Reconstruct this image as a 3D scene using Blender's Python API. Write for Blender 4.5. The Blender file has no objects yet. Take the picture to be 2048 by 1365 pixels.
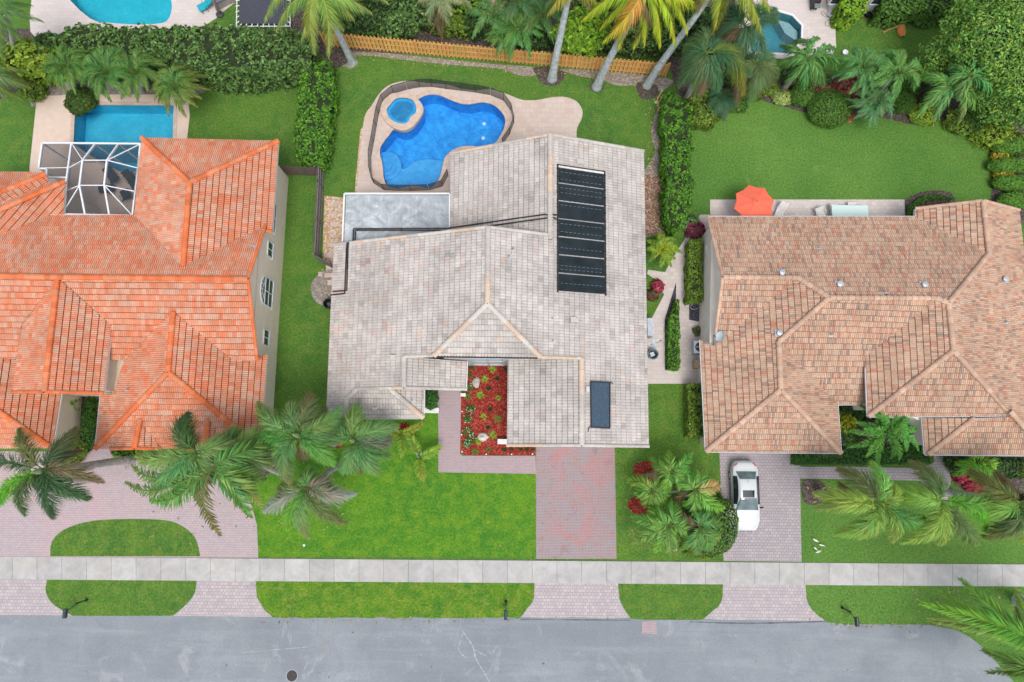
import bpy, math, random
from mathutils import Vector, Matrix, noise
from mathutils.geometry import tessellate_polygon
R = math.radians
random.seed(7)
rnd = random.random
def ru(a, b): return a + (b - a) * rnd()
# ---------------------------------------------------------------- camera, sky, sun
scene = bpy.context.scene
CAMH = 50.0
TILT, ROLL, FPX = R(9.2), R(0.6), 1365.0
cam_d = bpy.data.cameras.new("camera"); cam = bpy.data.objects.new("camera", cam_d)
scene.collection.objects.link(cam)
cam_d.sensor_width = 36; cam_d.lens = 36 * FPX / 2048; cam_d.clip_end = 3000
CR = (Matrix.Rotation(TILT, 3, 'X') @ Matrix.Rotation(ROLL, 3, 'Z'))
cam.location = (0, 0, CAMH); cam.rotation_euler = CR.to_euler()
scene.camera = cam
world = bpy.data.worlds.new("World"); scene.world = world; world.use_nodes = True
wn = world.node_tree; bgn = wn.nodes['Background']
sky = wn.nodes.new('ShaderNodeTexSky'); sky.sky_type = 'NISHITA'; sky.sun_disc = False
SUN_EL, SUN_AZ = R(66), R(165)          # azimuth clockwise from north (+Y)
sky.sun_elevation = SUN_EL; sky.sun_rotation = SUN_AZ; sky.air_density = 0.8; sky.dust_density = 3.0; sky.ozone_density = 0.6
hs = wn.nodes.new('ShaderNodeHueSaturation'); hs.inputs['Saturation'].default_value = 0.45   # grey overcast sky
wn.links.new(sky.outputs[0], hs.inputs['Color']); wn.links.new(hs.outputs[0], bgn.inputs[0]); bgn.inputs[1].default_value = 0.15
sl = bpy.data.lights.new("sun", 'SUN'); sun = bpy.data.objects.new("sun", sl); scene.collection.objects.link(sun)
sl.energy = 1.0; sl.angle = R(22); sl.color = (1, 0.95, 0.88)
sd = Vector((math.sin(SUN_AZ) * math.cos(SUN_EL), math.cos(SUN_AZ) * math.cos(SUN_EL), math.sin(SUN_EL)))
sun.rotation_euler = sd.to_track_quat('Z', 'Y').to_euler(); sun.location = sd * 90
scene.view_settings.view_transform = 'Standard'; scene.view_settings.look = 'None'
scene.view_settings.exposure = 0.55; scene.view_settings.gamma = 1
scene.render.engine = 'CYCLES'
scene.cycles.max_bounces = 8; scene.cycles.transparent_max_bounces = 24
scene.cycles.caustics_reflective = False; scene.cycles.caustics_refractive = False
# ---------------------------------------------------------------- places: a sight line through the photo meets a height
def ray(px, py):
    return CR @ Vector(((px - 1024) / FPX, -(py - 682.5) / FPX, -1))
def P(px, py, z=0.0):
    d = ray(px, py); t = (z - CAMH) / d.z
    return Vector((d.x * t, d.y * t, z))
def zr(x0, y0, s, pts): return [(x0 + a / s, y0 + b / s) for a, b in pts]
def on_plane(pl, px, py):
    n, p0 = pl; d = ray(px, py); o = Vector((0, 0, CAMH))
    return o + d * ((p0 - o).dot(n) / d.dot(n))
def plane(a, b, c):
    n = (b - a).cross(c - a).normalized()
    if n.z < 0: n = -n
    return (n, a)
ROOFTRI = []
def on_roof(px, py):
    o = Vector((0, 0, CAMH)); d = ray(px, py); best = None
    for a, b, c, n in ROOFTRI:
        e1, e2 = b - a, c - a; h = d.cross(e2); k = e1.dot(h)
        if abs(k) < 1e-9: continue
        s = o - a; u = s.dot(h) / k
        if u < 0 or u > 1: continue
        q = s.cross(e1); v = d.dot(q) / k
        if v < 0 or u + v > 1: continue
        t = e2.dot(q) / k
        if t > 0 and (best is None or t < best[0]): best = (t, n)
    if best is None: return P(px, py, 3.5), Vector((0, 0, 1))
    return o + d * best[0], best[1]
def smooth(pts, n=5, closed=True):
    out = []; m = len(pts)
    for i in range(m if closed else m - 1):
        g = lambda k: pts[k % m] if closed else pts[max(0, min(m - 1, k))]
        p0, p1, p2, p3 = g(i - 1), g(i), g(i + 1), g(i + 2)
        for k in range(n):
            t = k / n
            out.append(tuple(0.5 * ((2 * p1[j]) + (-p0[j] + p2[j]) * t + (2 * p0[j] - 5 * p1[j] + 4 * p2[j] - p3[j]) * t * t + (-p0[j] + 3 * p1[j] - 3 * p2[j] + p3[j]) * t ** 3) for j in range(2)))
    if not closed: out.append(tuple(pts[-1]))
    return out
# ---------------------------------------------------------------- mesh builder
class MB:
    def __init__(s): s.v = []; s.f = []; s.c = []; s.m = []; s.col = (1, 1, 1); s.mi = 0
    def face(s, pts, col=None, mi=None):
        i = len(s.v); s.v.extend([tuple(p) for p in pts]); s.f.append(tuple(range(i, i + len(pts))))
        s.c.append(col or s.col); s.m.append(s.mi if mi is None else mi)
    def mesh(s, vs, fs, col=None):
        i = len(s.v); s.v.extend([tuple(p) for p in vs])
        for f in fs: s.f.append(tuple(i + k for k in f)); s.c.append(col or s.col); s.m.append(s.mi)
    def box(s, c, sz, rz=0, col=None, M=None):
        x, y, z = sz[0] / 2, sz[1] / 2, sz[2] / 2
        M = M or (Matrix.Translation(Vector(c)) @ Matrix.Rotation(rz, 4, 'Z'))
        vs = [M @ Vector((a * x, b * y, d * z)) for d in (-1, 1) for a, b in ((-1, -1), (1, -1), (1, 1), (-1, 1))]
        s.mesh(vs, [(3, 2, 1, 0), (4, 5, 6, 7), (0, 1, 5, 4), (1, 2, 6, 5), (2, 3, 7, 6), (3, 0, 4, 7)], col)
    def bar(s, a, b, w, h=None, col=None, up=Vector((0, 0, 1))):
        a, b = Vector(a), Vector(b); h = h or w; d = b - a; L = d.length
        if L < 1e-6: return
        d /= L; x = d.cross(up)
        if x.length < 1e-3: x = d.cross(Vector((1, 0, 0)))
        x.normalize(); z = x.cross(d)
        M = Matrix((x, d, z)).transposed().to_4x4(); M.translation = (a + b) / 2
        s.box(None, (w, L, h), col=col, M=M)
    def prism(s, poly, z0, z1, col=None, bottom=False, bevel=0):
        n = len(poly); P2 = [Vector((p[0], p[1])) for p in poly]
        if sum(P2[i].x * P2[(i + 1) % n].y - P2[(i + 1) % n].x * P2[i].y for i in range(n)) < 0: P2.reverse()
        vs = [(p.x, p.y, z0) for p in P2] + [(p.x, p.y, z1 - bevel) for p in P2]; fs = [(i, (i + 1) % n, n + (i + 1) % n, n + i) for i in range(n)]
        top = n
        if bevel:
            q = inset(P2, bevel); vs += [(p[0], p[1], z1) for p in q]; fs += [(n + i, n + (i + 1) % n, 2 * n + (i + 1) % n, 2 * n + i) for i in range(n)]; top = 2 * n
            P2 = [Vector(p) for p in q]
        for t in tessellate_polygon([[Vector((p.x, p.y, 0)) for p in P2]]):
            a, b, c = [P2[k] for k in t]
            if (b - a).cross(c - a) < 0: t = (t[0], t[2], t[1])
            fs.append(tuple(top + k for k in t))
            if bottom: fs.append(tuple(reversed(t)))
        s.mesh(vs, fs, col)
    def tube(s, path, radii, n=8, col=None, cap=True):
        rings = []; path = [Vector(p) for p in path]
        if not hasattr(radii, '__len__'): radii = [radii] * len(path)
        px = None
        for i, p in enumerate(path):
            d = (path[min(i + 1, len(path) - 1)] - path[max(i - 1, 0)]).normalized()
            x = d.cross(Vector((0, 0, 1)))
            if x.length < 0.05: x = px if px else Vector((1, 0, 0))
            x = (x - d * x.dot(d)).normalized(); px = x; y = d.cross(x)
            rings.append([p + (x * math.cos(2 * math.pi * k / n) + y * math.sin(2 * math.pi * k / n)) * radii[i] for k in range(n)])
        vs = [q for r in rings for q in r]; fs = []
        for i in range(len(rings) - 1):
            for k in range(n): fs.append((i * n + k, (i + 1) * n + k, (i + 1) * n + (k + 1) % n, i * n + (k + 1) % n))
        if cap: fs.append(tuple(range(n))); fs.append(tuple((len(rings) - 1) * n + k for k in reversed(range(n))))
        s.mesh(vs, fs, col)
    def lathe(s, c, prof, n=16, col=None):
        c = Vector(c); vs = []; fs = []
        for r, z in prof: vs += [c + Vector((r * math.cos(2 * math.pi * k / n), r * math.sin(2 * math.pi * k / n), z)) for k in range(n)]
        for i in range(len(prof) - 1):
            for k in range(n): fs.append((i * n + k, i * n + (k + 1) % n, (i + 1) * n + (k + 1) % n, (i + 1) * n + k))
        s.mesh(vs, fs, col)
    def build(s, name, mats, parent=None, smooth_=False):
        me = bpy.data.meshes.new(name); me.from_pydata(s.v, [], s.f)
        if not isinstance(mats, (list, tuple)): mats = [mats]
        for m in mats: me.materials.append(m)
        if any(s.m): me.polygons.foreach_set('material_index', s.m)
        a = me.attributes.new('tint', 'FLOAT_COLOR', 'FACE'); buf = []
        for c in s.c: buf += [c[0], c[1], c[2], 1]
        a.data.foreach_set('color', buf)
        if smooth_: me.polygons.foreach_set('use_smooth', [True] * len(me.polygons))
        o = bpy.data.objects.new(name, me); scene.collection.objects.link(o)
        if parent is not None:
            o.parent = parent; o.matrix_parent_inverse = parent.matrix_basis.inverted()
        return o
def inset(poly, d):
    n = len(poly); P2 = [Vector((p[0], p[1])) for p in poly]; out = []
    A = sum(P2[i].x * P2[(i + 1) % n].y - P2[(i + 1) % n].x * P2[i].y for i in range(n))
    sg = 1 if A > 0 else -1
    for i in range(n):
        e1 = (P2[i] - P2[i - 1]).normalized(); e2 = (P2[(i + 1) % n] - P2[i]).normalized()
        n1 = Vector((-e1.y, e1.x)); n2 = Vector((-e2.y, e2.x)); b = n1 + n2
        k = max(0.35, b.length_squared / 2)
        out.append(tuple(P2[i] + b * (sg * d / k)) if b.length > 0.1 else tuple(P2[i] + n1 * sg * d))
    return out
def tag(o, label=None, cat=None, group=None, kind=None):
    if label: o['label'] = label
    if cat: o['category'] = cat
    if group: o['group'] = group
    if kind: o['kind'] = kind
    return o
def thing(name, label, cat, loc=(0, 0, 0), rz=0, group=None):
    o = bpy.data.objects.new(name, None); scene.collection.objects.link(o)
    o.location = loc; o.rotation_euler = (0, 0, rz); o.empty_display_size = 0.3
    return tag(o, label, cat, group)
def copy_thing(r, loc, rz=0, label=None, scale=None):
    c = r.copy(); scene.collection.objects.link(c); c.location = loc; c.rotation_euler = (0, 0, rz)
    if scale: c.scale = (scale,) * 3
    if label: c['label'] = label
    for ch in r.children:
        d = ch.copy(); scene.collection.objects.link(d); d.parent = c
        for g in ch.children:
            e = g.copy(); scene.collection.objects.link(e); e.parent = d
    return c
# ---------------------------------------------------------------- materials
MATS = {}
class NT:
    def __init__(s, name):
        s.mat = bpy.data.materials.new(name); s.mat.use_nodes = True; s.t = s.mat.node_tree; s.n = s.t.nodes; s.n.clear()
        s.out = s.n.new('ShaderNodeOutputMaterial'); s.b = s.n.new('ShaderNodeBsdfPrincipled'); s.l(s.b.outputs[0], s.out.inputs[0])
        s.geo = s.n.new('ShaderNodeNewGeometry')
    def l(s, a, b): s.t.links.new(a, b)
    def noise(s, scale, detail=4, rough=0.55, vec=None, dist=0):
        n = s.n.new('ShaderNodeTexNoise'); n.inputs['Scale'].default_value = scale; n.inputs['Detail'].default_value = detail
        n.inputs['Roughness'].default_value = rough; n.inputs['Distortion'].default_value = dist; s.l(vec or s.geo.outputs['Position'], n.inputs['Vector']); return n.outputs[0]
    def ramp(s, fac, stops):
        r = s.n.new('ShaderNodeValToRGB'); e = r.color_ramp.elements
        while len(e) < len(stops): e.new(0.5)
        for i, (p, c) in enumerate(stops):
            e[i].position = p; e[i].color = (c[0], c[1], c[2], 1) if hasattr(c, '__len__') else (c, c, c, 1)
        s.l(fac, r.inputs[0]); return r.outputs[0]
    def mix(s, f, a, b, mode='MIX'):
        m = s.n.new('ShaderNodeMix'); m.data_type = 'RGBA'; m.blend_type = mode
        for k, x in ((0, f), (6, a), (7, b)):
            if hasattr(x, 'is_linked'): s.l(x, m.inputs[k])
            elif hasattr(x, '__len__'): m.inputs[k].default_value = (x[0], x[1], x[2], 1)
            else: m.inputs[k].default_value = x if k == 0 else (x, x, x, 1)
        return m.outputs[2]
    def attr(s):
        a = s.n.new('ShaderNodeAttribute'); a.attribute_name = 'tint'; return a.outputs[0]
    def bump(s, h, strength=0.3, dist=0.02):
        b = s.n.new('ShaderNodeBump'); b.inputs['Strength'].default_value = strength; b.inputs['Distance'].default_value = dist
        s.l(h, b.inputs['Height']); s.l(b.outputs[0], s.b.inputs['Normal']); return b.outputs[0]
    def fin(s, col=None, rough=0.7, metal=0, spec=0.5):
        if col is not None:
            if hasattr(col, 'is_linked'): s.l(col, s.b.inputs['Base Color'])
            else: s.b.inputs['Base Color'].default_value = (*col, 1)
        s.b.inputs['Roughness'].default_value = rough; s.b.inputs['Metallic'].default_value = metal
        s.b.inputs['Specular IOR Level'].default_value = spec
        MATS[s.mat.name] = s.mat; return s.mat
def plain(name, col, rough=0.6, metal=0, var=0.15, scale=6, bump=0.1, spec=0.4):
    t = NT(name); n = t.noise(scale, 5); c = t.mix(1, col, t.ramp(n, [(0.3, 1 - var), (0.7, 1 + var)]), 'MULTIPLY')
    if bump: t.bump(t.noise(scale * 6, 3), bump, 0.01)
    return t.fin(c, rough, metal, spec)
def tinted(name, rough=0.7, var=0.12, scale=20, bump=0.15, spec=0.3, metal=0):
    t = NT(name); n = t.noise(scale, 5); c = t.mix(1, t.attr(), t.ramp(n, [(0.25, 1 - var), (0.75, 1 + var)]), 'MULTIPLY')
    if bump: t.bump(t.noise(scale * 3, 4), bump, 0.01)
    return t.fin(c, rough, metal, spec)
def leafmat(name, transl=0.35, rough=0.45):
    t = NT(name); c = t.attr(); t.fin(c, rough, 0, 0.3)
    tr = t.n.new('ShaderNodeBsdfTranslucent'); t.l(t.mix(1, c, (1.25, 1.3, 0.55), 'MULTIPLY'), tr.inputs[0])
    m = t.n.new('ShaderNodeMixShader'); m.inputs[0].default_value = transl
    t.l(t.b.outputs[0], m.inputs[1]); t.l(tr.outputs[0], m.inputs[2]); t.l(m.outputs[0], t.out.inputs[0])
    return t.mat
def grass(name, a, b, c, patch=0.35, dry=None, dryp=0.62):
    t = NT(name)
    big = t.noise(patch, 4, 0.6, dist=0.4); mid = t.noise(1.3, 7, 0.7, dist=0.3); fine = t.noise(7, 6, 0.85)
    col = t.mix(t.ramp(big, [(0.35, 0), (0.65, 1)]), a, b)
    col = t.mix(t.ramp(mid, [(0.44, 0), (0.64, 0.85)]), col, c)
    col = t.mix(1, col, t.ramp(fine, [(0.30, 0.40), (0.5, 0.95), (0.70, 1.65)]), 'MULTIPLY')
    if dry:
        col = t.mix(t.ramp(t.noise(0.8, 6, 0.7, dist=0.5), [(dryp, 0), (dryp + 0.1, 0.7)]), col, dry)
    t.bump(t.mix(0.5, fine, t.noise(60, 3, 0.8)), 1.0, 0.06)
    return t.fin(col, 0.85, 0, 0.15)
G1 = grass('lawn_front', (0.060, 0.205, 0.022), (0.105, 0.27, 0.020), (0.17, 0.31, 0.024), 0.22, (0.20, 0.30, 0.05), 0.62)
G2 = grass('lawn_back', (0.068, 0.18, 0.034), (0.105, 0.225, 0.033), (0.14, 0.235, 0.045), 0.25, (0.21, 0.21, 0.12), 0.66)
G3 = grass('lawn_side', (0.065, 0.17, 0.032), (0.105, 0.225, 0.03), (0.15, 0.24, 0.04), 0.5, (0.24, 0.24, 0.11), 0.66)
G4 = grass('lawn_estate', (0.085, 0.21, 0.038), (0.135, 0.27, 0.05), (0.11, 0.225, 0.042), 0.18, (0.19, 0.28, 0.08), 0.62)
G5 = grass('lawn_verge', (0.062, 0.19, 0.022), (0.115, 0.25, 0.02), (0.20, 0.29, 0.035), 0.6, (0.28, 0.25, 0.1), 0.6)
def soilmat(name, a, b, c, sc=9, bump=0.8):
    t = NT(name); n = t.noise(sc, 6, 0.75); v = t.n.new('ShaderNodeTexVoronoi'); v.inputs['Scale'].default_value = sc * 1.3
    t.l(t.geo.outputs['Position'], v.inputs['Vector'])
    col = t.mix(t.ramp(n, [(0.35, 0), (0.65, 1)]), a, b); sep = t.n.new('ShaderNodeSeparateColor'); t.l(v.outputs['Color'], sep.inputs[0])
    col = t.mix(t.ramp(sep.outputs[0], [(0.6, 0), (0.8, 0.8)]), col, c)
    t.bump(v.outputs['Distance'], bump, 0.05); return t.fin(col, 0.9, 0, 0.1)
SOIL = soilmat('soil', (0.20, 0.17, 0.14), (0.30, 0.27, 0.24), (0.42, 0.38, 0.34), 7)
DARKSOIL = soilmat('dark_mulch', (0.05, 0.04, 0.035), (0.11, 0.085, 0.075), (0.2, 0.17, 0.15), 12)
REDM = soilmat('red_mulch', (0.17, 0.018, 0.014), (0.29, 0.038, 0.026), (0.44, 0.10, 0.07), 9)
GRAV = soilmat('gravel', (0.42, 0.26, 0.15), (0.62, 0.42, 0.27), (0.78, 0.66, 0.52), 8, 1)
BROWNM = soilmat('brown_mulch', (0.2, 0.11, 0.08), (0.27, 0.16, 0.11), (0.5, 0.38, 0.32), 9)
BLACKR = soilmat('black_gravel', (0.03, 0.032, 0.04), (0.07, 0.07, 0.085), (0.15, 0.15, 0.18), 14)
WHITER = soilmat('white_gravel', (0.55, 0.58, 0.62), (0.75, 0.77, 0.8), (0.9, 0.9, 0.9), 12)
def paver(name, cols, mortar, bw, bh, off=0.5, stain=None, big=None, rot=0, mott=None, gain=1.0):
    cols = [tuple(v * gain for v in c) for c in cols]; mortar = tuple(v * gain for v in mortar)
    t = NT(name); mp = t.n.new('ShaderNodeMapping'); mp.inputs['Rotation'].default_value = (0, 0, rot); t.l(t.geo.outputs['Position'], mp.inputs[0])
    b = t.n.new('ShaderNodeTexBrick'); b.offset = off; b.inputs['Scale'].default_value = 1; b.inputs['Brick Width'].default_value = bw
    b.inputs['Row Height'].default_value = bh; b.inputs['Mortar Size'].default_value = 0.012; b.inputs['Mortar Smooth'].default_value = 0.2
    b.inputs['Color1'].default_value = (0, 0, 0, 1); b.inputs['Color2'].default_value = (1, 1, 1, 1); b.inputs['Mortar'].default_value = (0.5, 0.5, 0.5, 1)
    t.l(mp.outputs[0], b.inputs['Vector'])
    c = t.ramp(b.outputs['Color'], [(i / (len(cols) - 1), q) for i, q in enumerate(cols)])
    if mott: c = t.mix(t.ramp(t.noise(mott[2], 5, 0.7), [(0.4, 0), (0.62, mott[1])]), c, mott[0])
    if big: c = t.mix(t.ramp(t.noise(big[1], 5, 0.6, dist=0.6), [(0.5, 0), (0.68, big[2])]), c, big[0])
    if stain: c = t.mix(t.ramp(t.noise(stain[1], 5, 0.65, dist=0.8), [(0.6, 0), (0.75, stain[2])]), c, stain[0])
    c = t.mix(b.outputs['Fac'], c, mortar)
    c = t.mix(1, c, t.ramp(t.noise(30, 4, 0.7), [(0.3, 0.85), (0.7, 1.12)]), 'MULTIPLY')
    t.bump(b.outputs['Fac'], -0.6, 0.012); return t.fin(c, 0.8, 0, 0.25)
PAVE_RED = paver('driveway_red_pavers', [(0.46, 0.27, 0.24), (0.43, 0.36, 0.36), (0.52, 0.32, 0.30), (0.38, 0.37, 0.39)], (0.22, 0.18, 0.18), 0.21, 0.105, gain=0.86,
                 stain=((0.17, 0.13, 0.15), 0.9, 0.5), big=((0.58, 0.22, 0.22), 0.45, 0.55), mott=((0.34, 0.34, 0.39), 0.6, 1.6))
PAVE_WALK = paver('walkway_pink_pavers', [(0.50, 0.34, 0.35), (0.47, 0.40, 0.42), (0.56, 0.40, 0.40), (0.44, 0.40, 0.44)], (0.30, 0.25, 0.27), 0.21, 0.105, gain=0.86, stain=((0.36, 0.30, 0.33), 0.8, 0.4))
PAVE_PINK = paver('driveway_pink_pavers', [(0.52, 0.41, 0.42), (0.48, 0.43, 0.46), (0.56, 0.44, 0.45), (0.53, 0.47, 0.49)], (0.36, 0.30, 0.32), 0.24, 0.16, gain=0.86,
                  big=((0.56, 0.36, 0.38), 0.3, 0.5), stain=((0.45, 0.43, 0.47), 0.5, 0.6))
PAVE_GREY = paver('driveway_grey_pavers', [(0.46, 0.41, 0.42), (0.40, 0.37, 0.39), (0.52, 0.46, 0.46), (0.43, 0.38, 0.41)], (0.22, 0.19, 0.2), 0.27, 0.2, gain=0.88,
                  stain=((0.30, 0.28, 0.31), 0.7, 0.55), mott=((0.38, 0.34, 0.37), 0.5, 1.2))
PAVE_APRON = paver('apron_pavers', [(0.50, 0.44, 0.45), (0.44, 0.40, 0.42), (0.56, 0.49, 0.49), (0.47, 0.42, 0.44)], (0.27, 0.24, 0.25), 0.26, 0.22, gain=0.92,
                   stain=((0.28, 0.25, 0.28), 0.9, 0.6))
TRAV = paver('travertine', [(0.58, 0.45, 0.39), (0.64, 0.53, 0.47), (0.60, 0.50, 0.46), (0.66, 0.56, 0.48)], (0.50, 0.41, 0.36), 0.61, 0.41,
             big=((0.62, 0.46, 0.34), 0.5, 0.5), mott=((0.50, 0.42, 0.39), 0.35, 2))
TRAV2 = paver('patio_travertine', [(0.58, 0.50, 0.46), (0.63, 0.56, 0.53), (0.56, 0.50, 0.49), (0.66, 0.60, 0.55)], (0.5, 0.44, 0.4), 0.41, 0.3, stain=((0.45, 0.40, 0.39), 0.7, 0.4))
DECKC = plain('cream_pool_deck', (0.68, 0.54, 0.45), 0.75, var=0.06, scale=2)
DECKD = plain('enclosed_patio_deck', (0.6, 0.5, 0.42), 0.75, var=0.06, scale=2)
DECKW = paver('pale_deck', [(0.60, 0.53, 0.5), (0.64, 0.58, 0.55), (0.62, 0.55, 0.53), (0.66, 0.6, 0.57)], (0.55, 0.48, 0.46), 0.6, 0.3)
COPE = plain('coping_stone', (0.56, 0.44, 0.36), 0.7, var=0.15, scale=3)
def asphalt():
    t = NT('asphalt'); n1 = t.noise(0.12, 5, 0.6, dist=0.5); n2 = t.noise(0.7, 6, 0.65, dist=0.8); n3 = t.noise(9, 6, 0.85)
    mp = t.n.new('ShaderNodeMapping'); mp.inputs['Scale'].default_value = (0.12, 1.3, 1); t.l(t.geo.outputs['Position'], mp.inputs[0])
    n4 = t.noise(1.0, 5, 0.6, vec=mp.outputs[0])
    c = t.ramp(n1, [(0.3, (0.20, 0.228, 0.25)), (0.7, (0.29, 0.32, 0.345))])
    c = t.mix(t.ramp(n2, [(0.45, 0), (0.7, 0.6)]), c, (0.21, 0.225, 0.26)); c = t.mix(t.ramp(t.noise(0.4, 7, 0.7, dist=1.2), [(0.58, 0), (0.68, 0.5)]), c, (0.40, 0.42, 0.44))
    c = t.mix(t.ramp(n4, [(0.5, 0), (0.8, 0.5)]), c, (0.36, 0.39, 0.42))
    c = t.mix(t.ramp(t.noise(2.2, 3, 0.5), [(0.72, 0), (0.78, 0.6)]), c, (0.44, 0.47, 0.49))
    mp2 = t.n.new('ShaderNodeMapping'); mp2.inputs['Scale'].default_value = (0.9, 0.25, 1); t.l(t.geo.outputs['Position'], mp2.inputs[0])
    c = t.mix(t.ramp(t.noise(0.8, 6, 0.7, vec=mp2.outputs[0], dist=1.0), [(0.62, 0), (0.72, 0.45)]), c, (0.44, 0.46, 0.48))
    c = t.mix(t.ramp(t.noise(0.55, 6, 0.75, dist=1.5), [(0.63, 0), (0.75, 0.5)]), c, (0.16, 0.175, 0.2))
    c = t.mix(1, c, t.ramp(n3, [(0.3, 0.80), (0.7, 1.18)]), 'MULTIPLY'); t.bump(n3, 0.4, 0.01); return t.fin(c, 0.85, 0, 0.2)
ASPH = asphalt()
def conc():
    t = NT('sidewalk_concrete'); c = t.mix(1, t.attr(), t.ramp(t.noise(1.1, 6, 0.7, dist=0.6), [(0.35, 0.80), (0.65, 1.05)]), 'MULTIPLY')
    c = t.mix(t.ramp(t.noise(0.35, 6, 0.7, dist=1), [(0.55, 0), (0.66, 0.5)]), c, (0.45, 0.42, 0.38)); c = t.mix(t.ramp(t.noise(3, 4, 0.6), [(0.7, 0), (0.76, 0.4)]), c, (0.3, 0.29, 0.28))
    t.bump(t.noise(30, 4), 0.25, 0.01); return t.fin(c, 0.85, 0, 0.2)
CONC = conc()
def tilemat():
    t = NT('roof_tile'); c = t.mix(1, t.attr(), t.ramp(t.noise(9, 5), [(0.25, 0.9), (0.75, 1.1)]), 'MULTIPLY')
    c = t.mix(1, c, t.ramp(t.noise(0.45, 6, 0.7, dist=0.7), [(0.35, 0.84), (0.62, 1.05)]), 'MULTIPLY')
    c = t.mix(t.ramp(t.noise(1.6, 6, 0.75, dist=0.5), [(0.62, 0), (0.76, 0.42)]), c, (0.22, 0.20, 0.18)); t.bump(t.noise(25, 4), 0.3, 0.01)
    return t.fin(c, 0.8, 0, 0.2)
TILE = tilemat()
FASC = plain('fascia_white', (0.74, 0.73, 0.72), 0.6)
STUC = plain('stucco_cream', (0.82, 0.70, 0.57), 0.85, var=0.05, scale=1.5, bump=0.3)
STUCG = plain('stucco_grey', (0.52, 0.51, 0.50), 0.85, var=0.05, scale=1.5, bump=0.3)
STUCT = plain('stucco_greige', (0.82, 0.75, 0.67), 0.85, var=0.05, scale=1.5, bump=0.3)
STUCW = plain('stucco_white', (0.70, 0.68, 0.70), 0.85, var=0.05, scale=1.5, bump=0.3)
WHITE = plain('white_metal', (0.78, 0.80, 0.84), 0.45, var=0.04)
BLACK = plain('black_metal', (0.02, 0.022, 0.025), 0.45, var=0.2)
DGREY = plain('dark_grey_plastic', (0.06, 0.065, 0.07), 0.6, var=0.2)
STONE = plain('stacked_stone', (0.46, 0.40, 0.35), 0.8, var=0.3)
GALV = plain('galvanised_metal', (0.48, 0.52, 0.56), 0.45, 0.4, var=0.15)
TINT = tinted('painted', 0.55, 0.07, 8, 0.08, 0.4)
WOODT = tinted('wood', 0.75, 0.2, 5, 0.3, 0.2)
LEAF = leafmat('leaf'); LEAFD = leafmat('leaf_matte', 0.28, 0.6)
BARK = tinted('bark', 0.85, 0.25, 4, 0.8, 0.15)
ROCKM = tinted('rock', 0.85, 0.3, 3, 0.8, 0.2)
GLASS = plain('window_glass', (0.03, 0.04, 0.05), 0.08, var=0.1, bump=0, spec=0.8)
def screenmat(name, col, fac):
    t = NT(name); t.fin(col, 0.7, 0, 0.2); tr = t.n.new('ShaderNodeBsdfTransparent'); m = t.n.new('ShaderNodeMixShader'); m.inputs[0].default_value = fac
    t.l(tr.outputs[0], m.inputs[1]); t.l(t.b.outputs[0], m.inputs[2]); t.l(m.outputs[0], t.out.inputs[0]); return t.mat
SCREEN = screenmat('insect_screen', (0.05, 0.06, 0.08), 0.38)
MESHF = screenmat('pool_fence_mesh', (0.03, 0.035, 0.04), 0.62)
def water(name, rough=0.03, amp=0.25, sc=2.2):
    t = NT(name); n = t.noise(sc, 4, 0.6, dist=1.2); n2 = t.noise(sc * 3.5, 3, 0.6, dist=0.5)
    g = t.n.new('ShaderNodeBsdfGlossy'); g.inputs['Roughness'].default_value = rough; g.inputs[0].default_value = (1, 1, 1, 1)
    b = t.n.new('ShaderNodeBump'); b.inputs['Strength'].default_value = amp; b.inputs['Distance'].default_value = 0.12; t.l(t.mix(0.4, n, n2), b.inputs['Height'])
    t.l(b.outputs[0], g.inputs['Normal']); tr = t.n.new('ShaderNodeBsdfTransparent'); tr.inputs[0].default_value = (0.86, 0.95, 0.98, 1)
    f = t.n.new('ShaderNodeFresnel'); f.inputs[0].default_value = 1.33; t.l(b.outputs[0], f.inputs['Normal'])
    m = t.n.new('ShaderNodeMixShader'); t.l(f.outputs[0], m.inputs[0]); t.l(tr.outputs[0], m.inputs[1]); t.l(g.outputs[0], m.inputs[2]); t.l(m.outputs[0], t.out.inputs[0]); return t.mat
WATER = water('pool_water'); WATER2 = water('still_water', 0.02, 0.12, 1.2)
def plaster(name, a, b, sc=1.2):
    t = NT(name); mp = t.n.new('ShaderNodeMapping'); mp.inputs['Rotation'].default_value = (0, 0, 0.5); mp.inputs['Scale'].default_value = (1, 2.4, 1); t.l(t.geo.outputs['Position'], mp.inputs[0])
    c = t.mix(t.ramp(t.noise(sc, 5, 0.6, dist=0.8), [(0.4, 0), (0.62, 1)]), a, b); c = t.mix(1, c, t.ramp(t.noise(6, 4, 0.6, vec=mp.outputs[0], dist=2), [(0.38, 0.82), (0.62, 1.25)]), 'MULTIPLY')  # stretched noise paints bright water ripples into the plaster colour
    return t.fin(c, 0.6)
PLB = plaster('blue_plaster', (0.008, 0.25, 0.68), (0.025, 0.40, 0.88), 1.3)
PLC = plaster('cyan_plaster', (0.03, 0.40, 0.60), (0.05, 0.50, 0.70), 0.35)
PLT = plaster('turquoise_plaster', (0.01, 0.46, 0.58), (0.02, 0.52, 0.64), 0.6)
PLG = plaster('teal_plaster', (0.05, 0.26, 0.32), (0.09, 0.36, 0.42), 0.35)
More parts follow.
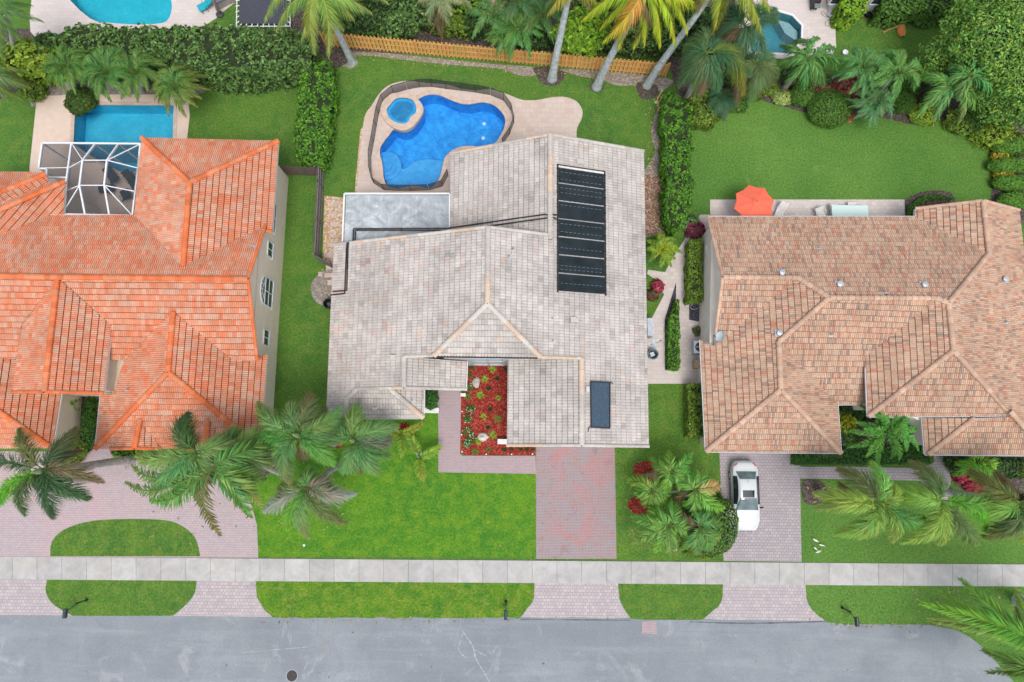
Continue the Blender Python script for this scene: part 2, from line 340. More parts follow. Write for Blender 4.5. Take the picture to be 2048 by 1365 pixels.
# ---------------------------------------------------------------- setting
def world2(pts, z=0.0): return [tuple(P(x, y, z))[:2] for x, y in pts]
def sheet_loops(mb, loops, z, col=None, skirt=True, z0=0.0):
    vs = []; L3 = []
    for l in loops: L3.append([Vector((p[0], p[1], 0)) for p in l]); vs += [(p[0], p[1], z) for p in l]
    flat = [p for l in L3 for p in l]; fs = []
    for t in tessellate_polygon(L3):
        a, b, c = [flat[k] for k in t]
        if (b - a).cross(c - a).z < 0: t = (t[0], t[2], t[1])
        fs.append(tuple(t))
    mb.mesh(vs, fs, col)
    if skirt:
        for l in loops:
            for i in range(len(l)):
                a, b = l[i], l[(i + 1) % len(l)]
                mb.face([(a[0], a[1], z), (a[0], a[1], z0), (b[0], b[1], z0), (b[0], b[1], z)], col)
def sheet(name, pts, z, mat, kind='structure', holes=(), sm=0, world_pts=False, **kw):
    if sm: pts = smooth(pts, sm)
    mb = MB(); sheet_loops(mb, [pts if world_pts else world2(pts, 0)] + list(holes), z)
    return tag(mb.build(name, mat), kind=kind, **kw)
Z4 = lambda pts: zr(600, 20, 3.412, pts)
pool_px = smooth(Z4([(815, 605), (880, 580), (950, 583), (1020, 612), (1090, 638), (1160, 645), (1240, 632), (1310, 645), (1370, 690), (1402, 745), (1395, 810), (1365, 870), (1330, 915), (1260, 945), (1180, 935), (1110, 937), (1055, 955), (1015, 985), (988, 1020), (972, 1090), (955, 1150), (920, 1200), (880, 1222), (830, 1213), (760, 1206), (700, 1220), (640, 1222), (592, 1200), (570, 1150), (566, 1100), (558, 1040), (545, 990), (548, 940), (580, 890), (612, 850), (640, 815), (700, 770), (760, 720), (785, 650)]), 3)
pool_w = world2(pool_px)
left_pool_w = world2([(151, 210), (349, 211), (347, 300), (300, 345), (240, 345), (147, 292)])
top_pool_w = world2(smooth([(133, -20), (181, 38), (225, 47), (270, 50), (320, 48), (337, 40), (344, 20), (343, 0), (335, -20), (300, -60), (220, -60)], 3))
teal_pool_w = world2([(1500, 105), (1500, 60), (1540, 20), (1560, 25), (1584, 32), (1603, 52), (1602, 78), (1583, 110), (1545, 107)])
spa_out = world2(smooth(Z4([(548, 690), (558, 640), (590, 592), (640, 568), (710, 568), (780, 590), (830, 640), (842, 690), (815, 740), (785, 780), (740, 815), (690, 822), (630, 800), (580, 755)]), 3), 0.3)
spa_in = world2(smooth(Z4([(592, 680), (622, 640), (652, 608), (710, 600), (765, 615), (790, 650), (790, 700), (755, 730), (735, 765), (700, 777), (650, 765), (610, 735)]), 3), 0.3)
mb = MB(); S = 600
sheet_loops(mb, [[(-S, -S), (S, -S), (S, S), (-S, S)], pool_w, left_pool_w, top_pool_w, teal_pool_w], 0, skirt=False)
tag(mb.build('ground', G2), kind='structure')
sheet('road', [(-300, 1231), (0, 1231), (200, 1231), (345, 1231), (545, 1233), (640, 1236), (800, 1234), (900, 1237), (1000, 1234), (1040, 1234), (1260, 1237), (1290, 1240), (1400, 1240), (1408, 1239), (1648, 1241), (1690, 1249), (1800, 1248), (1860, 1250), (1920, 1262), (1965, 1290), (2010, 1330), (2060, 1400), (2200, 1500), (2200, 1900), (-300, 1900)], 0.012, ASPH)
mb = MB(); a0, a1 = P(-420, 1110), P(2300, 1131); b0, b1 = P(-420, 1156), P(2300, 1175); L = (a1 - a0).length; N = int(L / 1.72); x = 0
for i in range(N):
    t0, t1 = i / N + 0.006 / L, (i + 1) / N - 0.006 / L; c = ru(0.9, 1.04) * 0.49
    q = [a0.lerp(a1, t0), a0.lerp(a1, t1), b0.lerp(b1, t1), b0.lerp(b1, t0)]
    mb.prism([(p.x, p.y) for p in q], 0, 0.05, (c, c * 0.985, c * 0.96), bevel=0.012)
sw = tag(mb.build('sidewalk', CONC), kind='structure')
# lawns
sheet('front_lawn', [(540, 905), (650, 820), (660, 700), (880, 800), (878, 944), (1072, 949), (1072, 1115), (515, 1113), (506, 1020), (520, 960)], 0.004, G1)
sheet('side_lawn', [(1229, 880), (1300, 765), (1360, 768), (1440, 880), (1440, 905), (1447, 1122), (1233, 1118)], 0.004, G3)
sheet('estate_lawn', smooth([(1600, 962), (1835, 962), (1850, 985), (2100, 1000), (2250, 1050), (2250, 1136), (1606, 1126), (1603, 1050)], 1), 0.004, G4)
sheet('estate_back_lawn', smooth([(1386, 420), (1384, 250), (1410, 215), (1470, 188), (1560, 205), (1700, 225), (1760, 228), (1860, 230), (1930, 245), (1975, 290), (1994, 350), (1998, 410), (1900, 440), (1700, 440), (1500, 440)], 3), 0.004, G4)
SM = lambda p: smooth(p, 4, False)
sheet('verge_lawn', [(511, 1154)] + SM([(511, 1160), (514, 1185), (522, 1208), (545, 1235)]) + [(x_, 1236 + 1.6 * noise.noise(Vector((x_ * .04, 0, 0))) * 2 + ru(-.8, .8)) for x_ in range(555, 1036, 6)] + SM([(1040, 1236), (1058, 1213), (1068, 1190), (1069, 1160)]) + [(1069, 1156)], 0.02, G5)
sheet('verge_lawn', [(96, 1152)] + SM([(95, 1158), (92, 1185), (108, 1210), (146, 1232)]) + SM([(346, 1232), (374, 1208), (390, 1185), (394, 1158)]) + [(394, 1152)], 0.02, G3)
sheet('verge_lawn', [(1236, 1158)] + SM([(1236, 1164), (1238, 1190), (1246, 1215), (1262, 1238)]) + SM([(1406, 1239), (1432, 1215), (1444, 1190), (1446, 1166)]) + [(1446, 1160)], 0.02, G3)
sheet('verge_lawn', [(1610, 1160)] + SM([(1610, 1168), (1614, 1195), (1626, 1222), (1650, 1242)]) + [(x_, 1243 + (x_ - 1650) * .06 * (1 if x_ < 1700 else 50 / (x_ - 1650)) + 3 + 3 * noise.noise(Vector((x_ * .05, 2, 0))) + ru(-1, 1)) for x_ in range(1660, 1856, 6)] + SM([(1860, 1248), (1915, 1262), (1965, 1295), (2010, 1345), (2060, 1400)]) + [(2250, 1400), (2250, 1168)], 0.02, G4)
sheet('island_lawn', smooth([(101, 1113), (104, 1085), (125, 1062), (170, 1045), (230, 1039), (320, 1040), (360, 1050), (390, 1075), (401, 1113)], 4, False), 0.034, G3)
# paving
sheet('left_driveway', [(-250, 900), (200, 905), (330, 930), (470, 960), (500, 1000), (514, 1050), (517, 1116), (-250, 1113)], 0.024, PAVE_PINK)
sheet('left_apron', [(-250, 1156), (96, 1158), (92, 1185), (110, 1212), (146, 1231), (-250, 1230)], 0.016, PAVE_APRON)
sheet('left_apron', [(394, 1158), (511, 1160), (514, 1195), (530, 1222), (546, 1234), (346, 1232), (374, 1208), (390, 1185)], 0.016, PAVE_APRON)
sheet('main_driveway', [(1072, 880), (1229, 870), (1233, 1118), (1072, 1118)], 0.03, PAVE_RED)
sheet('main_apron', smooth([(1069, 1161), (1150, 1163), (1236, 1163), (1238, 1195), (1248, 1218), (1262, 1236), (1150, 1235), (1041, 1234), (1060, 1212), (1069, 1192)], 2), 0.016, PAVE_APRON)
sheet('estate_driveway', [(1438, 890), (1600, 890), (1600, 962), (1603, 1124), (1447, 1122)], 0.024, PAVE_GREY)
sheet('estate_apron', smooth([(1447, 1167), (1530, 1168), (1610, 1168), (1612, 1195), (1625, 1222), (1650, 1241), (1530, 1240), (1406, 1238), (1436, 1215), (1446, 1190)], 2), 0.016, PAVE_APRON)
sheet('front_walkway', [(876, 770), (923, 780), (920, 908), (926, 912), (1071, 912), (1072, 948), (877, 945)], 0.026, PAVE_WALK)
sheet('estate_walkway', smooth([(1590, 934), (1700, 934), (1845, 937), (1868, 925), (1866, 895), (1892, 895), (1902, 960), (1895, 1000), (1862, 1000), (1842, 962), (1700, 959), (1590, 957)], 1), 0.02, PAVE_GREY)
sheet('left_walkway', [(183, 780), (210, 780), (222, 912), (181, 915)], 0.03, PAVE_PINK)
deck_out = smooth(Z4([(392, 1300), (388, 1250), (395, 1150), (405, 1050), (412, 950), (430, 800), (447, 715), (490, 655), (530, 590), (580, 535), (650, 500), (740, 487), (850, 500), (1000, 512), (1100, 540), (1200, 552), (1300, 545), (1400, 573), (1500, 612), (1560, 620)]) + zr(1000, 0, 3.25, [(250, 652), (350, 634), (430, 635), (500, 665), (535, 720), (530, 775), (505, 825), (497, 905), (500, 1300)]), 3, False) + [(1150, 440), (690, 440)]
sheet('pool_deck', deck_out, 0.05, TRAV, holes=[pool_w])
sheet('gravel_strip', smooth(Z4([(375, 1300), (378, 1180), (392, 1050), (400, 940), (415, 820), (428, 808), (432, 850), (420, 950), (412, 1050), (402, 1150), (395, 1300)]), 2), 0.02, GRAV)
sheet('gravel_path', [(649, 392), (690, 396), (690, 540), (668, 536), (645, 520)], 0.02, GRAV)
sheet('gravel_patch', smooth([(642, 545), (668, 540), (672, 600), (650, 612), (628, 600), (622, 570)], 3), 0.012, SOIL)
sheet('mulch_bed', [(934, 726), (1020, 722), (1025, 890), (1071, 890), (1071, 911), (930, 911), (921, 905), (922, 795), (934, 780)], 0.034, REDM)
sheet('cream_deck', [(75, 192), (100, 192), (122, 192), (136, 190), (376, 190), (380, 232), (372, 300), (372, 430), (60, 430), (60, 335)], 0.05, DECKC, holes=[left_pool_w])
sheet('pale_deck', smooth([(68, -40), (60, 40), (62, 65), (80, 86), (112, 90), (250, 86), (410, 52), (432, 38), (452, 20), (478, 0), (480, -80), (60, -80)], 1), 0.05, DECKW, holes=[top_pool_w])
sheet('white_deck', [(1470, -60), (1640, -60), (1655, 24), (1668, 26), (1672, 95), (1660, 118), (1480, 118), (1470, 90)], 0.05, DECKW, holes=[teal_pool_w])
sheet('estate_patio', [(1420, 400), (1808, 400), (1811, 470), (1420, 470)], 0.05, TRAV2)
sheet('side_path', [(1296, 540), (1330, 545), (1340, 525), (1400, 430), (1420, 430), (1405, 660), (1408, 768), (1296, 768), (1288, 700), (1296, 655), (1303, 638), (1328, 590), (1312, 560), (1294, 548)], 0.022, TRAV2)
sheet('side_grass', [(1288, 550), (1300, 553), (1322, 588), (1300, 635), (1290, 640)], 0.03, G3)
sheet('black_gravel_bed', [(1352, 565), (1352, 741), (1330, 741), (1329, 640)], 0.03, BLACKR)
sheet('black_gravel_bed', [(1378, 590), (1402, 590), (1402, 645), (1378, 640)], 0.03, BLACKR)
sheet('brown_mulch_bed', [(1284, 350), (1325, 350), (1330, 470), (1288, 475)], 0.01, BROWNM)
sheet('white_gravel_bed', [(866, 774), (880, 774), (880, 818), (850, 818)], 0.02, WHITER)
for n_, (pts, m) in enumerate([
    ([(664, 92), (760, 100), (745, 112), (712, 112), (716, 128), (700, 138), (683, 130), (672, 112), (660, 108)], SOIL),
    ([(740, 104), (900, 120), (1000, 130), (1070, 135), (1075, 150), (1040, 152), (1000, 138), (900, 130), (760, 114)], SOIL),
    ([(1070, 134), (1130, 140), (1126, 160), (1110, 172), (1085, 168), (1072, 150)], DARKSOIL),
    ([(1130, 138), (1330, 155), (1335, 175), (1318, 182), (1290, 190), (1272, 172), (1235, 172), (1200, 160), (1150, 150)], SOIL),
    ([(1182, 165), (1205, 165), (1208, 178), (1192, 186), (1180, 178)], DARKSOIL), ([(1275, 165), (1312, 170), (1315, 190), (1290, 200), (1276, 188)], DARKSOIL),
    ([(1302, 260), (1325, 200), (1330, 300), (1326, 350), (1285, 350), (1300, 325), (1310, 300)], SOIL),
    ([(1606, 960), (1640, 962), (1656, 985), (1640, 1008), (1612, 1008), (1603, 985)], DARKSOIL),
    ([(1822, 1178), (1850, 1174), (1872, 1180), (1880, 1205), (1860, 1236), (1835, 1236), (1815, 1210)], DARKSOIL),
    ([(1995, 1182), (2030, 1176), (2080, 1180), (2085, 1230), (2010, 1225)], DARKSOIL),
    ([(1270, 928), (1305, 925), (1310, 965), (1278, 962), (1268, 945)], REDM), ([(1260, 1000), (1290, 988), (1300, 1020), (1275, 1030), (1256, 1015)], REDM),
    ([(650, 878), (682, 876), (686, 894), (655, 896)], REDM), ([(797, 850), (818, 848), (822, 876), (800, 880)], REDM), ([(685, 925), (698, 920), (700, 942), (682, 944)], REDM),
    ([(215, 900), (300, 912), (470, 915), (548, 900), (552, 935), (500, 965), (430, 955), (330, 930), (222, 928)], DARKSOIL),
    ([(150, 795), (193, 800), (183, 920), (140, 915)], DARKSOIL), ([(63, 170), (120, 165), (380, 165), (385, 192), (130, 192), (95, 195), (72, 210), (62, 212)], SOIL),
    ([(1372, 440), (1410, 440), (1408, 470), (1372, 480)], DARKSOIL), ([(1376, 600), (1404, 600), (1404, 690), (1376, 690)], TRAV2),
    ([(1676, 815), (1860, 815), (1862, 890), (1684, 890)], DARKSOIL), ([(1895, 895), (2200, 895), (2200, 1000), (1960, 985), (1905, 960)], DARKSOIL),
    ([(1330, 60), (1500, 140), (1560, 150), (1800, 160), (2250, 200), (2250, 470), (2000, 430), (1990, 330), (1950, 268), (1880, 238), (1830, 250), (1760, 236), (1660, 236), (1560, 212), (1470, 190), (1400, 225), (1380, 260), (1360, 200)], DARKSOIL),
    ([(600, -60), (1480, -60), (1480, 80), (1400, 165), (1350, 165), (660, 88), (610, 100)], DARKSOIL),
    ([(95, 60), (640, 60), (640, 152), (120, 152), (0, 200), (-200, 200), (-200, 60)], DARKSOIL),
    ([(1640, 20), (2000, 20), (1990, 70), (1880, 52), (1800, 42), (1660, 30)], DARKSOIL),
    ([(1808, 405), (1840, 385), (1890, 382), (1910, 400), (1905, 440), (1812, 440)], DARKSOIL)]):
    sheet('planting_bed', smooth(pts, 3), 0.006 + 0.0005 * n_ if m is not REDM else 0.03, m)
# small loose brick patch in the road, cracks of tar
sheet('paver_patch', [(1284, 1244), (1312, 1243), (1314, 1268), (1284, 1268)], 0.016, PAVE_WALK)
# ---------------------------------------------------------------- swimming pools
def pool(name, label, outline, mat, wmat, depth, wz, cope=None, cw=0.32, group='swimming pools'):
    t = thing(name, label, 'pool', (sum(p[0] for p in outline) / len(outline), sum(p[1] for p in outline) / len(outline), 0), group=group)
    mb = MB(); n = len(outline)
    for i in range(n):
        a, b = outline[i], outline[(i + 1) % n]; mb.face([(a[0], a[1], 0.05), (b[0], b[1], 0.05), (b[0], b[1], -depth), (a[0], a[1], -depth)])
    sheet_loops(mb, [outline], -depth, skirt=False); mb.build('basin', mat, t)
    mb = MB(); sheet_loops(mb, [inset(outline, 0.004)], wz, skirt=False); mb.build('water_surface', wmat, t)
    if cope:
        mb = MB(); sheet_loops(mb, [inset(outline, -cw), inset(outline, 0.03)], 0.085, z0=0.0); mb.build('coping', cope, t)
    return t
mp_ = pool('swimming_pool', 'deep blue free-form pool behind the grey-roofed house, ringed by a black mesh fence', pool_w, PLB, WATER, 1.5, -0.06, COPE)
mb = MB(); shelf = world2(smooth(Z4([(600, 1030), (700, 1060), (760, 1015), (850, 992), (940, 1000), (1010, 1020), (985, 1110), (940, 1190), (860, 1215), (700, 1215), (620, 1210), (575, 1150), (566, 1060)]), 3))
sheet_loops(mb, [shelf], -0.75, z0=-1.5); st = mb.build('shallow_shelf', plaster('pale_blue_plaster', (0.04, 0.33, 0.72), (0.07, 0.40, 0.78), 0.8), mp_)
mb = MB()
for k, r in enumerate((1.2, 0.85, 0.5)):
    c = P(*Z4([(585, 1060)])[0], -0.5); mb.prism([(c.x + r * math.cos(a * 0.4), c.y + r * math.sin(a * 0.4)) for a in range(16)], -0.75, -0.66 + k * 0.09)
mb.build('step', MATS['pale_blue_plaster'], mp_)
mb = MB()
for (x, y) in Z4([(1257, 777), (1250, 875)]): c = P(x, y, -1.45); mb = MB(); mb.lathe((c.x, c.y, -1.5), [(0.14, 0), (0.14, 0.04), (0.0, 0.05)], 16); mb.build('drain_cover', WHITE, mp_)
pool('swimming_pool', 'plain rectangular light blue pool beside the orange-roofed house', left_pool_w, PLC, WATER2, 1.4, -0.05, COPE, 0.25)
pool('swimming_pool', 'turquoise rounded pool cut by the top edge of the photo, behind the long hedge', top_pool_w, PLT, WATER2, 1.3, -0.05)
tp = pool('swimming_pool', 'teal angular pool at the top right, partly under palm fronds', teal_pool_w, PLG, WATER2, 1.5, -0.06, WHITE, 0.12)
mb = MB(); sheet_loops(mb, [world2([(1560, 31), (1583, 38), (1601, 56), (1600, 76), (1575, 58)])], -0.55, z0=-1.5); mb.build('step', plain('pool_bench', (0.3, 0.45, 0.46), 0.6), tp)
spa = thing('hot_tub', 'raised round spa with stone rim built into the corner of the blue free-form pool', 'hot tub', P(810, 223))
mb = MB(); sheet_loops(mb, [spa_out, spa_in], 0.30, z0=-0.1); mb.build('rim', COPE, spa)
so = inset(spa_out, 0.06); mb = MB()
for i in range(len(so)): a, b_ = so[i], so[(i + 1) % len(so)]; mb.face([(a[0], a[1], 0.28), (a[0], a[1], -0.12), (b_[0], b_[1], -0.12), (b_[0], b_[1], 0.28)])
mb.build('shell_wall', STONE, spa); mb = MB()
for i in range(len(so)): a, b_ = so[i], so[(i + 1) % len(so)]; mb.face([(a[0], a[1], -0.12), (a[0], a[1], -1.5), (b_[0], b_[1], -1.5), (b_[0], b_[1], -0.12)])
mb.build('underwater_wall', PLB, spa)
mb = MB(); n = len(spa_in)
for i in range(n): a, b = spa_in[i], spa_in[(i + 1) % n]; mb.face([(a[0], a[1], 0.29), (b[0], b[1], 0.29), (b[0], b[1], -0.2), (a[0], a[1], -0.2)])
sheet_loops(mb, [spa_in, inset(spa_in, 0.24)], 0.17, z0=0.095, skirt=True); mb.build('seat', plaster('spa_seat_plaster', (0.02, 0.34, 0.72), (0.03, 0.40, 0.80)), spa)
mb = MB(); sheet_loops(mb, [inset(spa_in, 0.2)], 0.1, skirt=False); mb.build('floor', plaster('spa_floor_plaster', (0.01, 0.20, 0.45), (0.02, 0.26, 0.52)), spa)
mb = MB(); sheet_loops(mb, [inset(spa_in, 0.005)], 0.25, skirt=False); mb.build('water_surface', WATER, spa)
# ---------------------------------------------------------------- roofs
def newell(vs):
    n = Vector((0, 0, 0))
    for i in range(len(vs)):
        a, b = vs[i], vs[(i + 1) % len(vs)]
        n += Vector(((a.y - b.y) * (a.z + b.z), (a.z - b.z) * (a.x + b.x), (a.x - b.x) * (a.y + b.y)))
    n.normalize(); return n if n.z > 0 else -n
def clip(poly, tri):
    for i in range(3):
        ax, ay = tri[i]; bx, by = tri[(i + 1) % 3]; ex, ey = bx - ax, by - ay; out = []; m = len(poly)
        ds = [ex * (p[1] - ay) - ey * (p[0] - ax) for p in poly]
        if all(d >= 0 for d in ds): continue
        if all(d < 0 for d in ds): return []
        for k in range(m):
            p, q = poly[k], poly[(k + 1) % m]; dp, dq = ds[k], ds[(k + 1) % m]
            if dp >= 0: out.append(p)
            if (dp >= 0) != (dq >= 0):
                t = dp / (dp - dq); out.append((p[0] + (q[0] - p[0]) * t, p[1] + (q[1] - p[1]) * t))
        poly = out
        if len(poly) < 3: return []
    return poly
def pal_main(i, j, r, c):
    n = noise.noise(Vector((c.x * 0.35, c.y * 0.22, 0))) + 0.6 * noise.noise(c * 1.1 + Vector((5, 3, 1)))
    k = random.random(); b = 0.52 + 0.09 * (random.random() - 0.5) - 0.12 * max(0, n) - (0.07 if k > 0.9 else 0)
    wp = max(0.0, min(1.0, (-c.x - 2) / 10)) * 0.7 + 0.15
    q = random.random(); col = [b * 1.02, b * (0.945 - 0.05 * wp * q), b * (0.885 - 0.07 * wp * q)]
    if random.random() < 0.10 * wp: col = [col[0] * 1.03, col[1] * 0.9, col[2] * 0.85]
    return tuple(col)
def pal_orange(i, j, r, c):
    pal = [(0.66, 0.19, 0.085), (0.62, 0.27, 0.165), (0.60, 0.33, 0.23), (0.60, 0.38, 0.28), (0.64, 0.23, 0.12), (0.68, 0.15, 0.05)]
    n = noise.noise(c * 0.35) + 0.5 * noise.noise(c * 1.2); w = [1.0, 2.2 + n, 1.6 - n * 2, 0.9 - n * 2, 1.8, 0.25 + max(0, n)]
    q = random.choices(pal, [max(0.05, x) for x in w])[0]; s = 0.94 + 0.12 * random.random(); m = (0.64, 0.30, 0.195)
    return tuple((v * 0.62 + u * 0.38) * s * 1.06 for v, u in zip(q, m))
def pal_terra(i, j, r, c):
    pal = [(0.60, 0.39, 0.27), (0.62, 0.43, 0.31), (0.56, 0.22, 0.14), (0.28, 0.22, 0.19), (0.58, 0.33, 0.22), (0.62, 0.46, 0.35), (0.42, 0.28, 0.21)]
    q = random.choices(pal, [2.6, 2.4, 0.9, 0.9, 1.6, 1.5, 0.9])[0]; s = 0.92 + 0.16 * random.random(); m = (0.52, 0.35, 0.255)
    return tuple((v * 0.66 + u * 0.34) * s * 0.92 for v, u in zip(q, m))
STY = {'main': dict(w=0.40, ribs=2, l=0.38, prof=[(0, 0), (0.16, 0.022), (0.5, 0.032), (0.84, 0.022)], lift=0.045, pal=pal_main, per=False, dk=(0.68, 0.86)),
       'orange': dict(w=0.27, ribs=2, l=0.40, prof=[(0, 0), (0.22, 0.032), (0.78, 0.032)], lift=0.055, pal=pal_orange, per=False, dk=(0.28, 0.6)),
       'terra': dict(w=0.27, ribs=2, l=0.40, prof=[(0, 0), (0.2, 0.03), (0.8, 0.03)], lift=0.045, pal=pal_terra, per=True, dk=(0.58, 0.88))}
CAPC = {'main': [(0.50, 0.46, 0.42), (0.56, 0.53, 0.48), (0.47, 0.44, 0.41), (0.60, 0.47, 0.37)], 'orange': [(0.68, 0.17, 0.06), (0.70, 0.20, 0.08), (0.62, 0.16, 0.06), (0.66, 0.24, 0.12)],
        'terra': [(0.54, 0.36, 0.26), (0.58, 0.40, 0.29), (0.50, 0.33, 0.25)]}
def tile_face(mb, vs, sty):
    st = STY[sty]; n = newell(vs); d = Vector((n.x, n.y, 0)).normalized()
    for ax in (Vector((1, 0, 0)), Vector((-1, 0, 0)), Vector((0, 1, 0)), Vector((0, -1, 0))):
        if d.dot(ax) > 0.93: d = ax; break
    d = (d - n * d.dot(n)).normalized(); up = -d; u = up.cross(n).normalized()
    V2 = [(p.dot(u), p.dot(up)) for p in vs]; tris = tessellate_polygon([[Vector((a, b, 0)) for a, b in V2]])
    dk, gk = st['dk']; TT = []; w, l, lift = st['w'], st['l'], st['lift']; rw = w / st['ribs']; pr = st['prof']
    for t in tris:
        A, B, C = [vs[k] for k in t]; a, b, c = [V2[k] for k in t]
        cr = (b[0] - a[0]) * (c[1] - a[1]) - (b[1] - a[1]) * (c[0] - a[0])
        if abs(cr) < 1e-4: continue
        if cr < 0: B, C = C, B; b, c = c, b; cr = -cr
        TT.append((A, B, C)) if (B - A).cross(C - A).z > 0 else TT.append((A, C, B))
        nn = (B - A).cross(C - A).normalized()
        if nn.z < 0: nn = -nn
        ROOFTRI.append((A, B, C, nn))
        umin, umax = min(a[0], b[0], c[0]), max(a[0], b[0], c[0]); vmin, vmax = min(a[1], b[1], c[1]), max(a[1], b[1], c[1])
        def to3(p, h):
            w1 = ((b[0] - p[0]) * (c[1] - p[1]) - (b[1] - p[1]) * (c[0] - p[0])) / cr
            w2 = ((c[0] - p[0]) * (a[1] - p[1]) - (c[1] - p[1]) * (a[0] - p[0])) / cr
            return A * w1 + B * w2 + C * (1 - w1 - w2) + n * h
        tri2 = (a, b, c)
        for i in range(math.floor(vmin / l), math.floor(vmax / l) + 1):
            offu = (i % 2) * w * 0.5 if sty == 'main' else 0.0
            v0 = i * l; vb = (v0, v0 + 0.045, v0 + l)
            # range of u of this band inside the triangle
            us = []
            for p, q in ((a, b), (b, c), (c, a)):
                for vv in (vb[0], vb[2]):
                    if (p[1] - vv) * (q[1] - vv) <= 0 and p[1] != q[1]: us.append(p[0] + (q[0] - p[0]) * (vv - p[1]) / (q[1] - p[1]))
                for p_ in (p, q):
                    if vb[0] <= p_[1] <= vb[2]: us.append(p_[0])
            if not us: continue
            u0_, u1_ = min(us), max(us)
            for j in range(math.floor((u0_ - offu) / w), math.floor((u1_ - offu) / w) + 1):
                random.seed(i * 7919 + j * 104729 + hash(sty[0]) % 3 * 0 + 17)
                cw = to3((offu + (j + 0.5) * w, v0 + l / 2), 0); col = st['pal'](i, j, 0, cw); jh = random.random() * 0.006
                for r in range(st['ribs']):
                    if st['per'] : col = st['pal'](i, j, r, cw)
                    ur = offu + j * w + r * rw
                    if ur > u1_ or ur + rw < u0_: continue
                    for k in range(len(pr)):
                        f0, h0 = pr[k]; f1, h1 = pr[k + 1] if k + 1 < len(pr) else (1, 0)
                        x0, x1 = ur + f0 * rw, ur + f1 * rw
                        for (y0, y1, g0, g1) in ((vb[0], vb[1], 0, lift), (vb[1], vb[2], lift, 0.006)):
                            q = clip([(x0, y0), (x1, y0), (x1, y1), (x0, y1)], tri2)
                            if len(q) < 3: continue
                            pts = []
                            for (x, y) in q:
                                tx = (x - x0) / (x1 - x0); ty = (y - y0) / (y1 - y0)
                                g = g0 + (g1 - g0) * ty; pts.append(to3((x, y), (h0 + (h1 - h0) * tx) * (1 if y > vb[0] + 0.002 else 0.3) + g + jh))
                            mb.face(pts, tuple(v * (dk if g0 == 0 else (gk if k == 0 else 1)) for v in col))  # lip tint darkened as shade in open tile ends, groove tint as joint dirt
    return TT
def cap_line(mb, a, b, sty, r=0.18, L=0.42, lift=0.065, col=None):
    d = b - a; N = max(1, round(d.length / L)); d.normalize(); x = d.cross(Vector((0, 0, 1))).normalized(); z = x.cross(d)
    random.seed(int(a.x * 31 + b.y * 17))
    s = 1 if d.z > -0.01 else -1
    run = 0
    for i in range(N):
        p, q = a.lerp(b, i / N), a.lerp(b, (i + 1) / N); k = random.random(); c = random.choice(CAPC[sty]) if run <= 0 else c
        if sty == 'main' and run <= 0: run = random.choice([2, 4, 6])
        run -= 1; f = 0.94 + 0.12 * k; cc = col or tuple(v * f for v in c)
        r0, r1 = (r * 1.1, r * 0.92) if s > 0 else (r * 0.92, r * 1.1); ring = []
        for pt, rr in ((p, r0), (q, r1)): ring.append([pt + x * (math.cos(t) * rr) + z * (math.sin(t) * rr * 0.8 + lift - 0.0) for t in [math.pi * m / 6 for m in range(-1, 8)]])
        for m in range(8): mb.face([ring[0][m], ring[0][m + 1], ring[1][m + 1], ring[1][m]], cc)
        mb.face(ring[0], tuple(v * 0.55 for v in cc)); mb.face(list(reversed(ring[1])), tuple(v * 0.55 for v in cc))
def make_house(name, label, sty, V, faces, caps, gutters, base, wallpolys, wmat, rakes=()):
    root = thing(name, label, 'house', base)
    mb = MB(); mb2 = MB()
    for f in faces:
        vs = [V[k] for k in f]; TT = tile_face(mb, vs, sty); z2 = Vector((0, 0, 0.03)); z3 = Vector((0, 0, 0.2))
        dn = [p - Vector((0, 0, 0.03)) for p in vs]; lo = [p - Vector((0, 0, 0.2)) for p in vs]
        for t in TT: mb2.face([p - z2 for p in t]); mb2.face([p - z3 for p in reversed(t)])
        for i in range(len(vs)): j = (i + 1) % len(vs); mb2.face([dn[i], lo[i], lo[j], dn[j]])
    roof = mb.build('roof', TILE, root)
    mb2.build('fascia', FASC, roof)
    for cdef in caps:
        mb = MB(); pts = [V[k] if isinstance(k, str) else k for k in cdef]
        for i in range(len(pts) - 1): cap_line(mb, pts[i], pts[i + 1], sty)
        mb.build('ridge_cap', TILE, roof)
    for g in rakes:
        mb = MB(); pts = [V[k] if isinstance(k, str) else k for k in g]
        for i in range(len(pts) - 1): cap_line(mb, pts[i], pts[i + 1], sty, 0.11)
        mb.build('rake_tiles', TILE, roof)
    for g in gutters:
        mb = MB(); pts = [(V[k] if isinstance(k, str) else k) - Vector((0, 0, 0.02)) for k in g]
        for i in range(len(pts) - 1):
            a, b = pts[i], pts[i + 1]; d = (b - a).normalized(); o = d.cross(Vector((0, 0, 1))) * 0.07; c_ = (V[faces[0][0]] + V[faces[0][2]]) / 2
            mb.bar(a + o, b + o, 0.025, 0.12); mb.bar(a - o, b - o, 0.025, 0.12); mb.bar(a - Vector((0, 0, 0.05)), b - Vector((0, 0, 0.05)), 0.13, 0.02)
        mb.build('gutter', WHITE, root)
    for wp in wallpolys:
        mb = MB(); mb.prism(wp[0], 0, wp[1]); mb.build('wall', wmat, root)
    return root, roof
